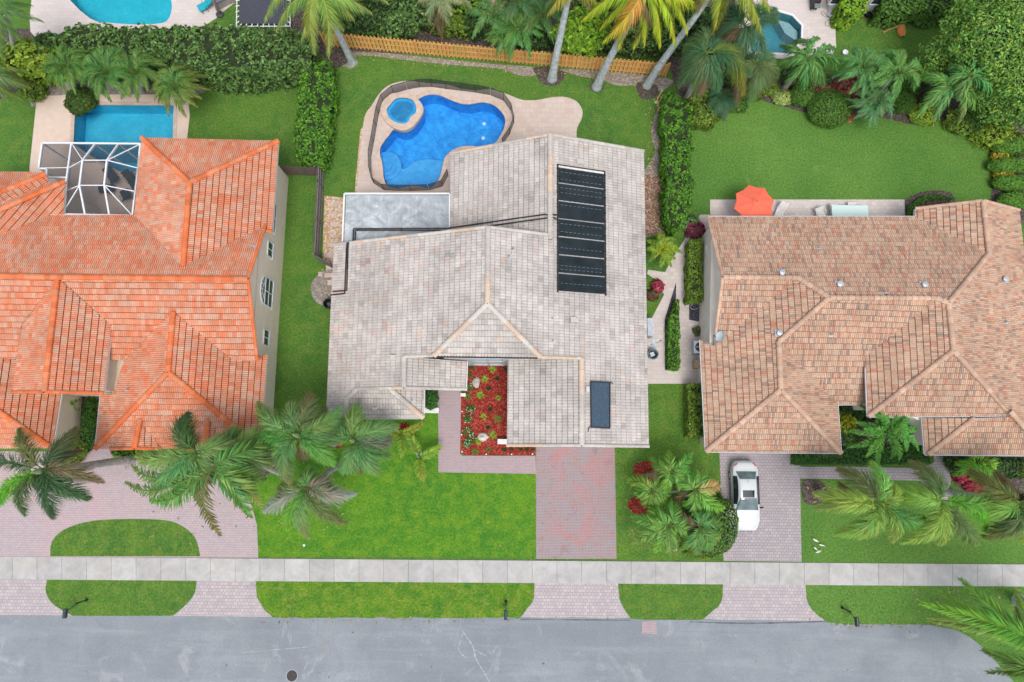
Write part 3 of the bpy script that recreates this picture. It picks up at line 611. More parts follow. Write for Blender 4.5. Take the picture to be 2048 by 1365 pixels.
# ---- grey roofed house in the middle
pW = plane(P(668, 490, 3.0), P(653, 835, 3.0), P(976, 530, 7.0)); pE = plane(P(1287, 303, 3.0), P(1297, 893, 3.0), P(976, 530, 7.0))
W = lambda x, y: on_plane(pW, x, y)
E = lambda x, y: on_plane(pE, x, y)
V = dict(rN=W(976, 455), rS=W(975, 608), hW=W(868, 712), hE=E(1081, 715), pT=W(808, 714), pB=W(808, 776), nwE=W(668, 490), swE=W(653, 836),
         f1=W(715, 778), f2=W(693, 800), f3=W(693, 836), vE=E(1104, 471), wS=E(1100, 480), wN=E(1100, 270), neE=P(1287, 303, 3), seE=P(1297, 893, 3),
         gB=E(1163, 891), gT=E(1163, 717), wNW=P(902, 308, 3), wSW=P(900, 480, 3), gWT=P(1016, 718, 3.1), gWB=P(1014, 891, 3.1),
         pE1=P(935, 724, 3.2), pE2=P(933, 779, 3.2), fT2=P(780, 778, 3.85), fB2=P(847, 836, 3.0), fB1=P(693, 837, 3.0), fE=P(848, 779, 3.0))
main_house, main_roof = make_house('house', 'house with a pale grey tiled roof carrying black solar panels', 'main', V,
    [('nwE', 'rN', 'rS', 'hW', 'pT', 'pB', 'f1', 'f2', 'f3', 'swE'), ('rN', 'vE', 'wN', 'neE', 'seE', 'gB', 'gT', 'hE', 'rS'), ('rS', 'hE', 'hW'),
     ('wNW', 'wN', 'wS', 'wSW'), ('gT', 'gB', 'gWB', 'gWT'), ('pT', 'pE1', 'pE2', 'pB'), ('f1', 'fT2', 'fB2', 'fB1', 'f2'), ('fT2', 'fE', 'fB2')],
    [('rN', 'rS'), ('rS', 'hW'), ('rS', 'hE'), ('wN', 'wS'), ('gT', 'gB'), ('pT', 'pB'), ('fT2', 'fB2'), ('f1', 'f2', 'f3')],
    [('fB1', 'fB2', 'fE')], P(975, 700),
    [(world2([(684, 505), (1280, 500), (1278, 705), (684, 705)], 3), 3.0), (world2([(918, 320), (1272, 320), (1278, 500), (918, 500)], 3), 3.0),
     (world2([(1030, 722), (1282, 722), (1282, 880), (1030, 880)], 3), 3.0), (world2([(668, 705), (800, 705), (800, 765), (700, 790), (668, 822)], 3), 3.0),
     (world2([(700, 790), (835, 790), (835, 824), (700, 824)], 2.9), 2.9), (world2([(800, 715), (900, 718), (870, 765), (800, 765)], 3), 3.0),
     (world2([(884, 650), (1066, 650), (1066, 711), (884, 711)], 5.45), 5.45)], STUCG,
    rakes=[('nwE', 'rN', 'vE'), ('wNW', 'wN', 'neE'), ('gWB', 'gB', 'seE'), ('pT', 'hW'), ('hE', 'gT'), ('pB', 'pE2'), ('pB', 'f1')])
mb = MB(); mb.bar(V['hW'] - Vector((0, 0.05, 0.0)), V['hE'] - Vector((0, 0.05, 0.0)), 0.12, 0.1); mb.build('gutter', BLACK, main_house)
mb = MB(); mb.bar(V['pE1'], V['pE2'], 0.06, 0.12); mb.build('gutter', FASC, main_house)
# flat white patio roof with pan edge
fr = thing('patio_roof', 'flat pale bluish metal patio roof with a white edge, beside the blue pool', 'patio roof', P(790, 430, 0))
def stain_roof():
    t = NT('weathered_white_roof'); n = t.noise(0.9, 6, 0.65, dist=1.6); c = t.ramp(n, [(0.3, (0.26, 0.29, 0.31)), (0.55, (0.42, 0.46, 0.49)), (0.72, (0.60, 0.64, 0.66))])
    c = t.mix(t.ramp(t.noise(0.35, 6, 0.7, dist=1.2), [(0.52, 0), (0.66, 0.55)]), c, (0.20, 0.23, 0.27)); w = t.n.new('ShaderNodeTexWave'); w.inputs['Scale'].default_value = 1.1; w.inputs['Distortion'].default_value = 0.4
    t.l(t.geo.outputs['Position'], w.inputs[0]); c = t.mix(1, c, t.ramp(w.outputs[1], [(0.0, 0.92), (0.1, 1.0)]), 'MULTIPLY'); t.bump(n, 0.2, 0.02); return t.fin(c, 0.55, 0, 0.3)
mb = MB(); mb.prism(world2([(692, 391), (898, 391), (900, 480), (688, 497)], 2.85), 2.72, 2.84, bottom=True); mb.build('roof_panel', stain_roof(), fr)
mb = MB()
q = [P(689, 388, 2.9), P(899, 388, 2.9)]; mb.bar(q[0], q[1], 0.1, 0.16); mb.bar(q[0], P(685, 490, 2.9), 0.1, 0.16); mb.bar(P(899, 389, 2.95), P(899, 462, 2.95), 0.08, 0.1); mb.build('edge_frame', WHITE, fr)
for x, y in ((693, 395), (790, 393), (893, 393)):
    mb = MB(); c = P(x, y, 2.8); mb.box((c.x, c.y - 0.1, 1.36), (0.1, 0.1, 2.72)); mb.build('post', WHITE, fr)
# ---- orange roofed house on the left
def O(x, y, z): return P(x, y, z)
V = dict(a0=O(-90, 551, 7.0), a1=O(118, 555, 7.0), a2=O(367, 534, 6.72), a3=O(497, 559, 7.0), n0=O(-90, 505, 6.25), n1=O(100, 432, 5.0), n2=O(270, 431, 5.0), n4=O(531, 452, 5.0), n5=O(531, 463, 5.0), n6=O(545, 463, 5.0),
         w1=O(285, 277, 5.0), w2=O(557, 283, 5.0), w3=O(380, 366, 6.6),
         s1=O(515, 721, 5.0), s2=O(468, 721, 5.0), s3=O(347, 623, 6.3), s4=O(247, 721, 5.0), s5=O(222, 719, 5.0), s6=O(223, 650, 5.75), s7=O(45, 648, 5.75), s8=O(34, 718, 5.0), s9=O(-90, 712, 5.0),
         t1=O(90, 784, 6.9), tE=O(207, 787, 5.62), tE0=O(223, 652, 5.62), tW=O(25, 785, 5.62), tW0=O(45, 650, 5.62), tr=O(116, 556, 6.95),
         g1=O(-90, 345, 5.0), g2=O(85, 345, 5.0), g3=O(92, 349, 5.0), g4=O(-90, 424, 6.7), g5=O(98, 366, 5.0), g6=O(0, 411, 6.1), g7=O(-90, 455, 6.9), g8=O(131, 364, 5.0), g9=O(127, 432, 5.0), g10=O(-90, 460, 7.1),
         f0=O(347, 625, 6.35), f1=O(337, 745, 6.35), f2=O(522, 897, 4.1), f3=O(192, 897, 4.1), f4=O(203, 789, 4.1), f5=O(231, 788, 4.3), f6=O(250, 718, 4.9), f7=O(534, 710, 4.1), f8=O(468, 719, 4.85),
         l1=O(122, 788, 3.3), l2=O(105, 896, 3.3), l3=O(-90, 762, 5.6), l4=O(-90, 897, 3.3), l5=O(122, 700, 3.3), l6=O(-90, 690, 5.6),
         d1a=O(281, 838, 4.95), d1b=O(270, 897, 4.9), d1c=O(222, 898, 4.15), d1d=O(322, 898, 4.15), d2a=O(416, 838, 4.95), d2b=O(413, 897, 4.9), d2c=O(366, 898, 4.15), d2d=O(462, 898, 4.15))
EWX = P(561, 600, 0).x
def east(poly, idx): return [(EWX, p[1]) if i in idx else p for i, p in enumerate(poly)]
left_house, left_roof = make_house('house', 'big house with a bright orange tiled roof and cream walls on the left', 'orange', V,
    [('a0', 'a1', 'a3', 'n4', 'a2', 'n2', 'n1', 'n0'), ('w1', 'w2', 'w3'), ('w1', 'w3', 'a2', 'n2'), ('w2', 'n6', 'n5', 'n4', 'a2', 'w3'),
     ('a1', 'a3', 's1', 's2', 's3', 's4', 's5', 's6'), ('a0', 'a1', 's7', 's8', 's9'), ('tr', 'tE0', 'tE', 't1'), ('tr', 't1', 'tW', 'tW0'),
     ('g1', 'g2', 'g3', 'g4'), ('g3', 'g5', 'g6', 'g4'), ('g5', 'g8', 'g10', 'g6'), ('g8', 'g9', 'n1', 'n0', 'g10'),
     ('f0', 'f1', 'f3', 'f4', 'f5', 'f6'), ('f0', 'f8', 'f7', 'f2', 'f1'), ('f1', 'f2', 'f3'), ('l5', 'l1', 'l2', 'l3', 'l6'), ('l3', 'l2', 'l4'),
     ('d1a', 'd1b', 'd1c'), ('d1a', 'd1d', 'd1b'), ('d2a', 'd2b', 'd2c'), ('d2a', 'd2d', 'd2b')],
    [('a0', 'a1', 'a3'), ('w1', 'w3'), ('w3', 'w2'), ('w3', 'a2'), ('tr', 't1'), ('g3', 'g4'), ('g8', 'g10'), ('f0', 'f1'), ('f1', 'f2'), ('f1', 'f3'), ('l3', 'l2'), ('d1a', 'd1b'), ('d2a', 'd2b')],
    [(O(100, 432, 5.0), O(272, 432, 5.0)), ('l1', 'l2'), ('f3', 'f4')], P(250, 620), [
     (east(world2([(-90, 440), (120, 440), (285, 440), (285, 300), (545, 300), (503, 705), (240, 705), (-90, 705)], 5), (4, 5)), 4.9),
     ([(p[0] + 0.012, p[1]) for p in east(world2([(228, 705), (522, 705), (512, 880), (215, 880)], 4.1), (1, 2))], 4.0), (world2([(40, 660), (214, 660), (200, 780), (36, 780)], 5.6), 5.5),
     (world2([(-90, 700), (110, 700), (98, 880), (-90, 880)], 3.3), 3.2), (world2([(-90, 358), (118, 372), (118, 440), (-90, 440)], 5), 4.9)], STUC,
    rakes=[('n4', 'a3', 's1'), ('tW', 't1', 'tE'), ('d1c', 'd1b', 'd1d'), ('d2c', 'd2b', 'd2d'), ('n5', 'n6')])
# gable triangle of the east wall
mb = MB(); ew = [P(531, 455, 5), P(500, 559, 7.0), P(516, 716, 5)]; X = EWX
pts = [Vector((X, ew[0].y, 4.85)), Vector((X, ew[1].y, 6.72)), Vector((X, ew[2].y, 4.85))]
mb.face(pts); mb.face([Vector((p.x - 0.2, p.y, p.z)) for p in reversed(pts)]); mb.build('gable_wall', STUC, left_house)
# windows on the east wall
EW = X
def ewindow(px, py, z, w, h, panes, arch=False, wall=None, house=None, side=1, X_=None):
    """window on a wall facing +X (side=1) or -X (side=-1)"""
    Xw = X_; c = P(px, py, z); y = c.y; t = MB(); g = MB()
    x = Xw + side * 0.03; fr_ = 0.07
    t.box((x, y - w / 2, z), (0.1, fr_, h + fr_)); t.box((x, y + w / 2, z), (0.1, fr_, h + fr_)); t.box((x, y, z - h / 2), (0.14, w + 0.14, fr_)); t.box((x, y, z + h / 2), (0.1, w, fr_))
    for k in range(1, panes[0]): t.box((x, y - w / 2 + w * k / panes[0], z), (0.08, 0.05, h))
    for k in range(1, panes[1]): t.box((x, y, z - h / 2 + h * k / panes[1]), (0.078, w, 0.05))
    g.box((Xw + side * 0.01, y, z), (0.05, w, h))
    if arch:
        n = 12; r = w / 2; cz = z + h / 2 + 0.05; pr = [Vector((x, y + r * math.cos(math.pi * k / n), cz + r * 0.75 * math.sin(math.pi * k / n))) for k in range(n + 1)]
        for k in range(n): t.bar(pr[k], pr[k + 1], 0.07, 0.08)
        for k in range(2, n - 1, 2): t.bar(Vector((x, y, cz)) + (pr[k] - Vector((x, y, cz))) * 0.35, pr[k], 0.04, 0.05)
        mid = [Vector((x, y, cz)) + (p - Vector((x, y, cz))) * 0.55 for p in pr]
        for k in range(n): t.bar(mid[k], mid[k + 1], 0.04, 0.05)
        g.face([Vector((Xw + side * 0.036, p.y, p.z)) for p in pr])
    f = t.build('window', WHITE, house); g.build('pane', GLASS, f); return f
def wall_x(px, py, z): return P(px, py, z).x
ewindow(552, 432, 3.0, 2.2, 1.5, (2, 2), house=left_house, X_=EWX); ewindow(544, 500, 2.9, 1.1, 1.0, (2, 1), house=left_house, X_=EWX)
ewindow(540, 586, 2.6, 2.0, 1.5, (2, 2), True, house=left_house, X_=EWX); ewindow(533, 676, 2.5, 1.1, 1.0, (2, 1), house=left_house, X_=EWX)
# ---- terracotta house on the right
pN = plane(P(1415, 435, 3.0), P(1830, 435, 3.0), P(1765, 597, 5.9)); Nn = lambda x, y: on_plane(pN, x, y)
V = dict(A=P(1415, 435, 3), B=P(1830, 435, 3), v=Nn(1977, 508), J=Nn(1896, 607), h2=Nn(1872, 597), h1=Nn(1658, 596), r2=Nn(1595, 556), r1=Nn(1445, 555),
         e1=P(1830, 418, 3.0), e2=P(1965, 402, 4.6), e3=P(2037, 421, 3.0), e4=P(2096, 905, 3.0), W1=P(1431, 668, 3.7), W2=P(1429, 692, 3.35), x1=P(1557, 684, 5.05), x2=P(1561, 780, 5.05),
         c1=P(1401, 681, 3.05), c2=P(1412, 903, 3.05), c3=P(1681, 906, 3.05), c4=P(1674, 809, 3.0), c5=P(1734, 808, 3.0), c6=P(1732, 712, 4.0),
         k1=P(1906, 702, 5.9), k2=P(1736, 833, 4.0), k3=P(2022, 831, 4.0), k4=P(1732, 736, 4.0), m1=P(1949, 836, 4.08), m2=P(1855, 909, 3.05), m3=P(2096, 911, 3.05), m4=P(2018, 822, 4.4),
         q1=P(1844, 836, 3.1), q2=P(1850, 909, 3.05), m5=P(2018, 834, 4.12))
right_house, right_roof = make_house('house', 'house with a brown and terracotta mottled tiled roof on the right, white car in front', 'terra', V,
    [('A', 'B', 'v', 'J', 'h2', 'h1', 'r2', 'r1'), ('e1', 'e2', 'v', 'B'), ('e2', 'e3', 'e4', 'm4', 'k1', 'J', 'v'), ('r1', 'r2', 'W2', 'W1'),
     ('r2', 'h1', 'x1', 'x2', 'c2', 'c1', 'W2'), ('x1', 'h1', 'h2', 'c6', 'c5', 'c4'), ('x1', 'c4', 'c3', 'x2'), ('x2', 'c3', 'c2'),
     ('h2', 'J', 'k1', 'k2', 'k4', 'c6'), ('k1', 'k3', 'k2'), ('m1', 'm5', 'm4', 'm3', 'm2'), ('q1', 'm1', 'm2', 'q2')],
    [('r1', 'r2', 'h1', 'h2', 'J', 'v', 'e2'), ('h1', 'x1', 'x2'), ('x2', 'c2'), ('x2', 'c3'), ('J', 'k1'), ('k1', 'k2'), ('k1', 'k3'), ('m1', 'm2'), ('m4', 'm3')],
    [('A', 'B'), ('c1', 'c2', 'c3', 'c4', 'c5'), ('k4', 'k2', 'k3'), ('q1', 'q2', 'm3')], P(1700, 650), [
     (world2([(1424, 450), (1830, 450), (1845, 432), (2025, 432), (2080, 890), (1990, 890), (1865, 890), (1860, 850), (1750, 800), (1424, 800), (1420, 690)], 3), 2.9),
     (world2([(1417, 700), (1662, 700), (1668, 890), (1424, 890)], 3), 2.92), (world2([(1750, 730), (2000, 740), (2005, 815), (1752, 815)], 4), 3.85)], STUCT,
    rakes=[('A', 'r1', 'W1'), ('e1', 'e2', 'e3')])
mb = MB(); X = P(1424, 450, 3).x; g = [P(1424, 450, 3).y, P(1450, 555, 5).y, P(1431, 668, 3.7).y]
pts = [Vector((X, g[0], 2.85)), Vector((X, g[2], 2.85)), Vector((X, g[2], 3.4)), Vector((X, g[1], 5.0))]
mb.face(pts); mb.face([Vector((p.x + 0.2, p.y, p.z)) for p in reversed(pts)]); mb.build('gable_wall', STUCT, right_house)
ewindow(1413, 508, 2.2, 1.5, 1.0, (2, 1), house=right_house, side=-1, X_=X); ewindow(1418, 622, 2.2, 1.5, 1.0, (2, 1), house=right_house, side=-1, X_=X)
# ---- white house beyond, at the top right
wh = thing('house', 'white-walled house at the top right with dark windows, its foot covered by climbing plants', 'house', P(1800, 0))
p0, p1 = P(1655, 24, 0), P(1945, 30, 0)
mb = MB(); mb.prism([(p0.x, p0.y), (p1.x + 3, p0.y), (p1.x + 3, p0.y + 14), (p0.x, p0.y + 14)], 0, 3.0); mb.build('wall', STUCW, wh)
for px in (1665, 1745, 1850):
    c = P(px + 12, 20, 0); w_ = 2.6; t = MB(); yy = p0.y - 0.03; z = 1.75
    for dx in (-1, 1): t.box((c.x + dx * w_ / 2, yy, z), (0.09, 0.12, 1.5))
    for dz in (-1, 1): t.box((c.x, yy, z + dz * 0.75), (w_ + 0.1, 0.12, 0.09))
    t.box((c.x, yy, z), (0.06, 0.1, 1.5)); f = t.build('window', WHITE, wh); g = MB(); g.box((c.x, yy + 0.02, z), (w_, 0.04, 1.5)); g.build('pane', GLASS, f)
mb = MB(); q = [Vector((p0.x - 0.6, p0.y + 14, 3.05)), Vector((p0.x - 0.6, p0.y + 1.6, 3.05)), Vector((p1.x + 3.6, p0.y + 1.6, 3.05)), Vector((p1.x + 3.6, p0.y + 14, 3.05))]
mb.prism([(v_.x, v_.y) for v_ in q], 2.95, 3.1); mb.build('roof', FASC, wh)

# scuffs and seams worn into the road
random.seed(21)
SCUFF = plain('road_scuff', (0.335, 0.36, 0.38), 0.85, var=0.3, scale=4); TAR = plain('road_seam', (0.13, 0.14, 0.15), 0.8, var=0.3, scale=3)
for pts, w_, m_, z_ in (([(925, 1262), (945, 1292), (952, 1318), (968, 1345), (985, 1375)], .05, SCUFF, .0165), ([(925, 1268), (918, 1300), (935, 1318)], .03, SCUFF, .017), ([(950, 1300), (972, 1312)], .04, SCUFF, .0175),
        ([(480, 1306), (640, 1292)], .02, SCUFF, .0185), ([(1660, 1243), (1500, 1247), (1380, 1244)], .05, TAR, .019), ([(1040, 1239), (1260, 1241)], .04, TAR, .0195)):
    sp_ = smooth(pts, 8, False); q = [P(x, y, 0) for x, y in sp_]; L_, R_ = [], []
    for i, p in enumerate(q):
        d = (q[min(i + 1, len(q) - 1)] - q[max(0, i - 1)]).normalized(); s_ = Vector((-d.y, d.x, 0)) * w_ * ru(.4, 1.3) + Vector((ru(-.02, .02), ru(-.02, .02), 0)); L_.append(tuple((p + s_)[:2])); R_.append(tuple((p - s_)[:2]))
    mb = MB()
    for i in range(len(q) - 1): mb.face([(*L_[i], z_), (*R_[i], z_), (*R_[i + 1], z_), (*L_[i + 1], z_)])
    tag(mb.build('road_scuff', m_), kind='structure')
# ================================================================ objects
Z1 = lambda pts: zr(60, 260, 7.183, pts)
# ---- solar arrays on the grey roof
def roofpt(px, py, h): p, n = on_roof(px, py); return p + n * h
SOLM = plain('solar_rubber', (0.022, 0.035, 0.042), 0.5, var=0.3, scale=1.2); SOLG = plain('solar_glass', (0.05, 0.085, 0.125), 0.22, var=0.2, bump=0)
sa = thing('solar_pool_heater', 'long black seven-panel solar pool heater on the right slope of the grey roof', 'solar panel', roofpt(1162, 460, 0))
cL = [(1114, 331), (1114, 583)]; cR = [(1208, 345), (1210, 590)]
def sp(u, v, h=0.09):
    pn, pp = pE; a = on_plane(pE, *cL[0]); b = on_plane(pE, *cL[1]); c = on_plane(pE, *cR[0]); d = on_plane(pE, *cR[1])
    return a.lerp(b, v).lerp(c.lerp(d, v), u) + pn * h
for k in range(7):
    v0, v1 = (k + 0.035) / 7, (k + 1 - 0.02) / 7
    if k == 0: v0 = 0.022
    mb = MB(); n = 40
    for i in range(n):   # ribbed mat
        a, b = v0 + (v1 - v0) * i / n, v0 + (v1 - v0) * (i + 1) / n; m_ = (a + b) / 2
        mb.face([sp(0.02, a, .10), sp(0.02, m_, .118), sp(0.98, m_, .118), sp(0.98, a, .10)][::-1]); mb.face([sp(0.02, m_, .118), sp(0.02, b, .10), sp(0.98, b, .10), sp(0.98, m_, .118)][::-1])
    mb.face([sp(0.02, v0, .10), sp(0.02, v0, .05), sp(0.98, v0, .05), sp(0.98, v0, .10)]); mb.face([sp(0.02, v1, .10), sp(0.02, v1, .05), sp(0.98, v1, .05), sp(0.98, v1, .10)])
    pn_ = mb.build('panel', SOLM, sa)
    for q in (0.25, 0.45, 0.6, 0.78):
        if rnd() < 0.35:
            mb = MB(); vv = v0 + (v1 - v0) * (q + ru(-.05, .05)); x = 0.06
            while x < 0.9: mb.bar(sp(x, vv, .12), sp(x + 0.05, vv, .12), 0.012, 0.008); x += 0.09
            mb.build('strap', GALV, pn_)
for k in range(8):
    v = min(0.998, max(0.012, k / 7 + 0.006)); mb = MB(); mb.bar(sp(0.02, v, .11), sp(0.98, v, .11), 0.026 if k else 0.10, 0.02)
    if 0 <= k < 7: mb.build('spacer_strip', GALV if k else FASC, sa)
for u in (0.0, 1.0):
    mb = MB(); mb.tube([sp(u, -0.005, .12), sp(u, 1.01, .12)], 0.05, 8)
    for k in range(16): c = sp(u, (k + .5) / 16, .12); mb.box(c, (0.14, 0.06, 0.1))
    mb.build('header_pipe', BLACK, sa)
mb = MB(); mb.tube([sp(0, 0.0, .15), sp(0.5, 0.0, .15), sp(1, 0.0, .15)], 0.035, 8); mb.build('top_pipe', BLACK, sa)
def pipe(name, label, pts, r=0.05, mat=BLACK, z=None, h=0.1):
    mb = MB(); q = []
    for i in range(len(pts) - 1):
        for k in range(8): t = k / 8; q.append((pts[i][0] + (pts[i + 1][0] - pts[i][0]) * t, pts[i][1] + (pts[i + 1][1] - pts[i][1]) * t))
    q.append(pts[-1]); mb.tube([roofpt(x, y, h) if z is None else P(x, y, z) for x, y in q], r, 8)
    for x, y in q[4::14]: c = roofpt(x, y, h - 0.03) if z is None else P(x, y, z - 0.03); mb.box(c, (0.12, 0.12, 0.05))
    return tag(mb.build(name, mat), label, 'pipe', 'black solar pipes on the grey house')
pipe('solar_pipe', 'upper black pipe running across the grey roof from the pool heater over the ridge', [(1114, 439), (1092, 437), (1092, 429), (1112, 430)] and [(1112, 431), (1105, 431), (1098, 433), (1092, 430), (900, 457)])
pipe('solar_pipe', 'lower black pipe running across the grey roof just below its twin near the ridge', [(1112, 440), (1104, 436), (1092, 438), (980, 453)])
pipe('solar_pipe', 'upper black pipe crossing the flat pale patio roof', [(899, 457), (707, 458), (706, 482)], z=3.0)
pipe('solar_pipe', 'lower black pipe crossing the flat pale patio roof', [(895, 461), (711, 461), (710, 484)], z=3.0)
pipe('solar_pipe', 'inner black pipe dropping down the left end of the grey roof to its eave', [(695, 486), (691, 588), (664, 591)])
pipe('solar_pipe', 'outer black pipe dropping down the left end of the grey roof to its eave', [(698, 485), (695, 582), (667, 584)])
# solar water collector
sc_ = thing('solar_collector', 'small dark blue-grey framed solar water collector above the garage', 'solar panel', roofpt(1198, 810, 0))
q = [on_plane(pE, 1179, 764), on_plane(pE, 1217, 766), on_plane(pE, 1217, 857), on_plane(pE, 1180, 855)]; n_ = pE[0]
mb = MB(); t_ = [p + n_ * 0.17 for p in q]; b_ = [p + n_ * 0.05 for p in q]; mb.face(t_[::-1]); mb.face(b_)
for i in range(4): mb.face([t_[i], b_[i], b_[(i + 1) % 4], t_[(i + 1) % 4]])
mb.build('glass_panel', SOLG, sc_); mb = MB()
for i in range(4): mb.bar(t_[i] + n_ * 0.01, t_[(i + 1) % 4] + n_ * 0.01, 0.07, 0.06, up=n_)
mb.build('frame', BLACK, sc_)
mb = MB(); mb.tube([t_[1], t_[1] + (t_[1] - t_[0]) * 0.14, t_[1] + (t_[1] - t_[0]) * 0.14 - Vector((0, 0.1, 0))], 0.03, 6); mb.build('pipe', BLACK, sc_)
mb = MB(); mb.tube([t_[3], t_[3] - (t_[1] - t_[0]) * 0.1, t_[3] - (t_[1] - t_[0]) * 0.16 - Vector((0, 0.3, 0))], 0.03, 6); mb.build('pipe', BLACK, sc_)
mb = MB(); c = roofpt(1174, 779, 0.12); mb.box(c, (0.22, 0.36, 0.16)); mb.build('control_box', GALV, sc_)
# ---- roof vents, parts of their houses
VENTM = plain('vent_paint', (0.5, 0.47, 0.43), 0.7)
def vent(parent, px, py, kind):
    p, n = on_roof(px, py); mb = MB()
    if kind == 'cowl': mb.lathe(p - Vector((0, 0, .05)), [(0.13, 0), (0.13, .22), (0.19, .22), (0.19, .32), (0, .36)], 12); mb.box(p + n * 0.03, (0.5, 0.5, 0.04), col=None); m = GALV
    elif kind == 'box': mb.box(p + Vector((0, 0, 0.13)), (0.36, 0.36, 0.3)); mb.box(p + Vector((0.12, 0, 0.1)), (0.4, 0.3, 0.1)); m = VENTM
    else: mb.lathe(p - Vector((0, 0, .05)), [(0.06, 0), (0.06, .3), (0.045, .3), (0.045, 0.1)], 10); mb.box(p + n * 0.03, (0.3, 0.3, 0.03)); m = GALV
    return mb.build('roof_vent', m, parent)
for x, y, k in ((1159, 326, 'box'), (1146, 641, 'box'), (787, 717, 'box'), (1026, 499, 'pipe'), (1105, 638, 'pipe'), (1106, 682, 'pipe'), (1018, 514, 'pipe'), (825, 801, 'pipe'), (750, 815, 'pipe')): vent(main_roof, x, y, k)
for x, y, k in ((1562, 547, 'cowl'), (1677, 570, 'cowl'), (1846, 571, 'cowl'), (1557, 667, 'cowl'), (2007, 560, 'cowl'), (1637, 502, 'pipe'), (1773, 590, 'pipe'), (2010, 644, 'pipe'), (1661, 670, 'pipe')): vent(right_roof, x, y, k)
for x, y, k in ((257, 779, 'pipe'), (505, 496, 'pipe')): vent(left_roof, x, y, k)
# ---- pale patch tiles are loose on the orange roof
# ---- satellite dishes
def dish(label, px, py, z, r, head, el, roof=True):
    p = roofpt(px, py, 0) if roof else P(px, py, z)
    t = thing('satellite_dish', label, 'satellite dish', p, group='satellite dishes on the house eaves'); a = Vector((math.cos(head) * math.cos(el), math.sin(head) * math.cos(el), math.sin(el)))
    c = p + Vector((0, 0, 0.55)); M = a.to_track_quat('Z', 'Y').to_matrix(); mb = MB(); rings = []
    for i in range(5): rr = r * i / 4; rings.append([c + M @ Vector((rr * math.cos(k * math.pi / 10) * 0.85, rr * math.sin(k * math.pi / 10), 0.22 * r * (i / 4) ** 2)) for k in range(20)])
    for i in range(4):
        for k in range(20): mb.face([rings[i][k], rings[i + 1][k], rings[i + 1][(k + 1) % 20], rings[i][(k + 1) % 20]])
    mb.build('reflector', plain('dish_paint', (0.55, 0.66, 0.70), 0.5, var=0.1), t)
    mb = MB(); mb.tube([p, p + Vector((0, 0, 0.3)), c - a * 0.06], 0.03, 8); mb.build('mast', GALV, t)
    mb = MB(); mb.tube([c - M @ Vector((0, r * 0.9, 0)), c + a * 0.5 - M @ Vector((0, r * 0.5, 0)), c + a * 0.62], 0.015, 6); mb.box(c + a * 0.62, (0.09, 0.09, 0.09)); mb.build('feed_arm', DGREY, t)
dish('grey satellite dish on the left eave of the terracotta roof, above the air conditioner', 1437, 676, 0, 0.42, math.pi, 0.5)
dish('pale blue satellite dish sticking out past the right eave of the grey roof', 1302, 690, 2.3, 0.42, 0.3, 0.6, False)
# ---- pool safety fence
base = smooth(Z4([(1012, 1130), (985, 1195), (915, 1228), (760, 1236), (600, 1232), (530, 1222), (500, 1165), (482, 1040), (505, 900), (528, 765), (550, 665), (590, 605), (640, 572), (700, 552), (770, 538), (870, 524), (1000, 541), (1130, 556), (1220, 568), (1300, 583), (1390, 620), (1440, 690), (1458, 745), (1455, 800), (1430, 850), (1393, 905), (1350, 960)]), 4, False)
B3 = [P(x, y, 0.05) for x, y in base]; pf = thing('pool_fence', 'low black mesh safety fence curving around the blue free-form pool', 'fence', B3[20])
acc = 0; last = B3[0]; posts = [B3[0]]
for i in range(1, len(B3)):
    seg = (B3[i] - B3[i - 1]).length; acc += seg
    if acc > 0.95: posts.append(B3[i]); acc = 0
mb = MB()
for i in range(len(posts) - 1):
    a, b = posts[i], posts[i + 1]; u = Vector((0, 0, 1.15)); mb.face([a + Vector((0, 0, .03)), b + Vector((0, 0, .03)), b + u, a + u])
mb.build('mesh_panel', MESHF, pf)
mb = MB()
for i in range(len(posts) - 1): a, b = posts[i], posts[i + 1]; mb.bar(a + Vector((0, 0, 1.15)), b + Vector((0, 0, 1.15)), 0.035, 0.03); 
mb.build('top_binding', BLACK, pf); mb = MB()
for i in range(len(posts) - 1): mb.bar(posts[i] + Vector((0, 0, .04)), posts[i + 1] + Vector((0, 0, .04)), 0.02, 0.02)
mb.build('bottom_binding', BLACK, pf)
for i, p in enumerate(posts): mb = MB(); mb.tube([p, p + Vector((0, 0, 1.2))], 0.022, 6); mb.build('post', GALV if i % 6 == 2 else BLACK, pf)
# ---- screen enclosure of the orange house
def J(a, b, z): x, y = Z1([(a, b)])[0]; return P(x, y, z)
en = thing('screen_enclosure', 'white-framed screened patio cage with dark see-through mesh against the orange roof', 'screen cage', J(900, 600, 0))
zo, zi, zb = 3.4, 4.5, 4.7
o = dict(A=J(180, 195, zo), B=J(600, 195, zo), C=J(1590, 205, zo), D=J(1475, 1235, zb), Eq=J(460, 1215, zb), F=J(130, 553, zo), G=J(245, 570, zo), H=J(245, 682, zo), I=J(525, 690, zo), J=J(760, 440, zi), K=J(1110, 440, zi), L=J(715, 800, zi), M=J(1070, 800, zi),
         b1=J(940, 205, zo), b2=J(1275, 205, zo), d1=J(795, 1215, zb), d2=J(1145, 1230, zb), c1=J(1545, 550, 4.0), c2=J(1500, 885, 4.4), e1=J(525, 880, 4.2), e2=J(560, 550, 3.8), f1=J(540, 545, zo))
def bars(keys, w): 
    mb = MB(); mb.bar(o[keys[0]], o[keys[1]], w, w * 1.4); mb.build('frame_bar', WHITE, en)
for a, b in ('AB', 'BC', 'CD'): bars((a, b), 0.11)
for a, b in (('B', 'Eq'), ('Eq', 'D'), ('A', 'F'), ('F', 'G'), ('G', 'H'), ('H', 'I')): bars((a, b), 0.11)
for a, b in (('J', 'L'), ('K', 'M'), ('b1', 'J'), ('b2', 'K'), ('L', 'd1'), ('M', 'd2')): bars((a, b), 0.11)
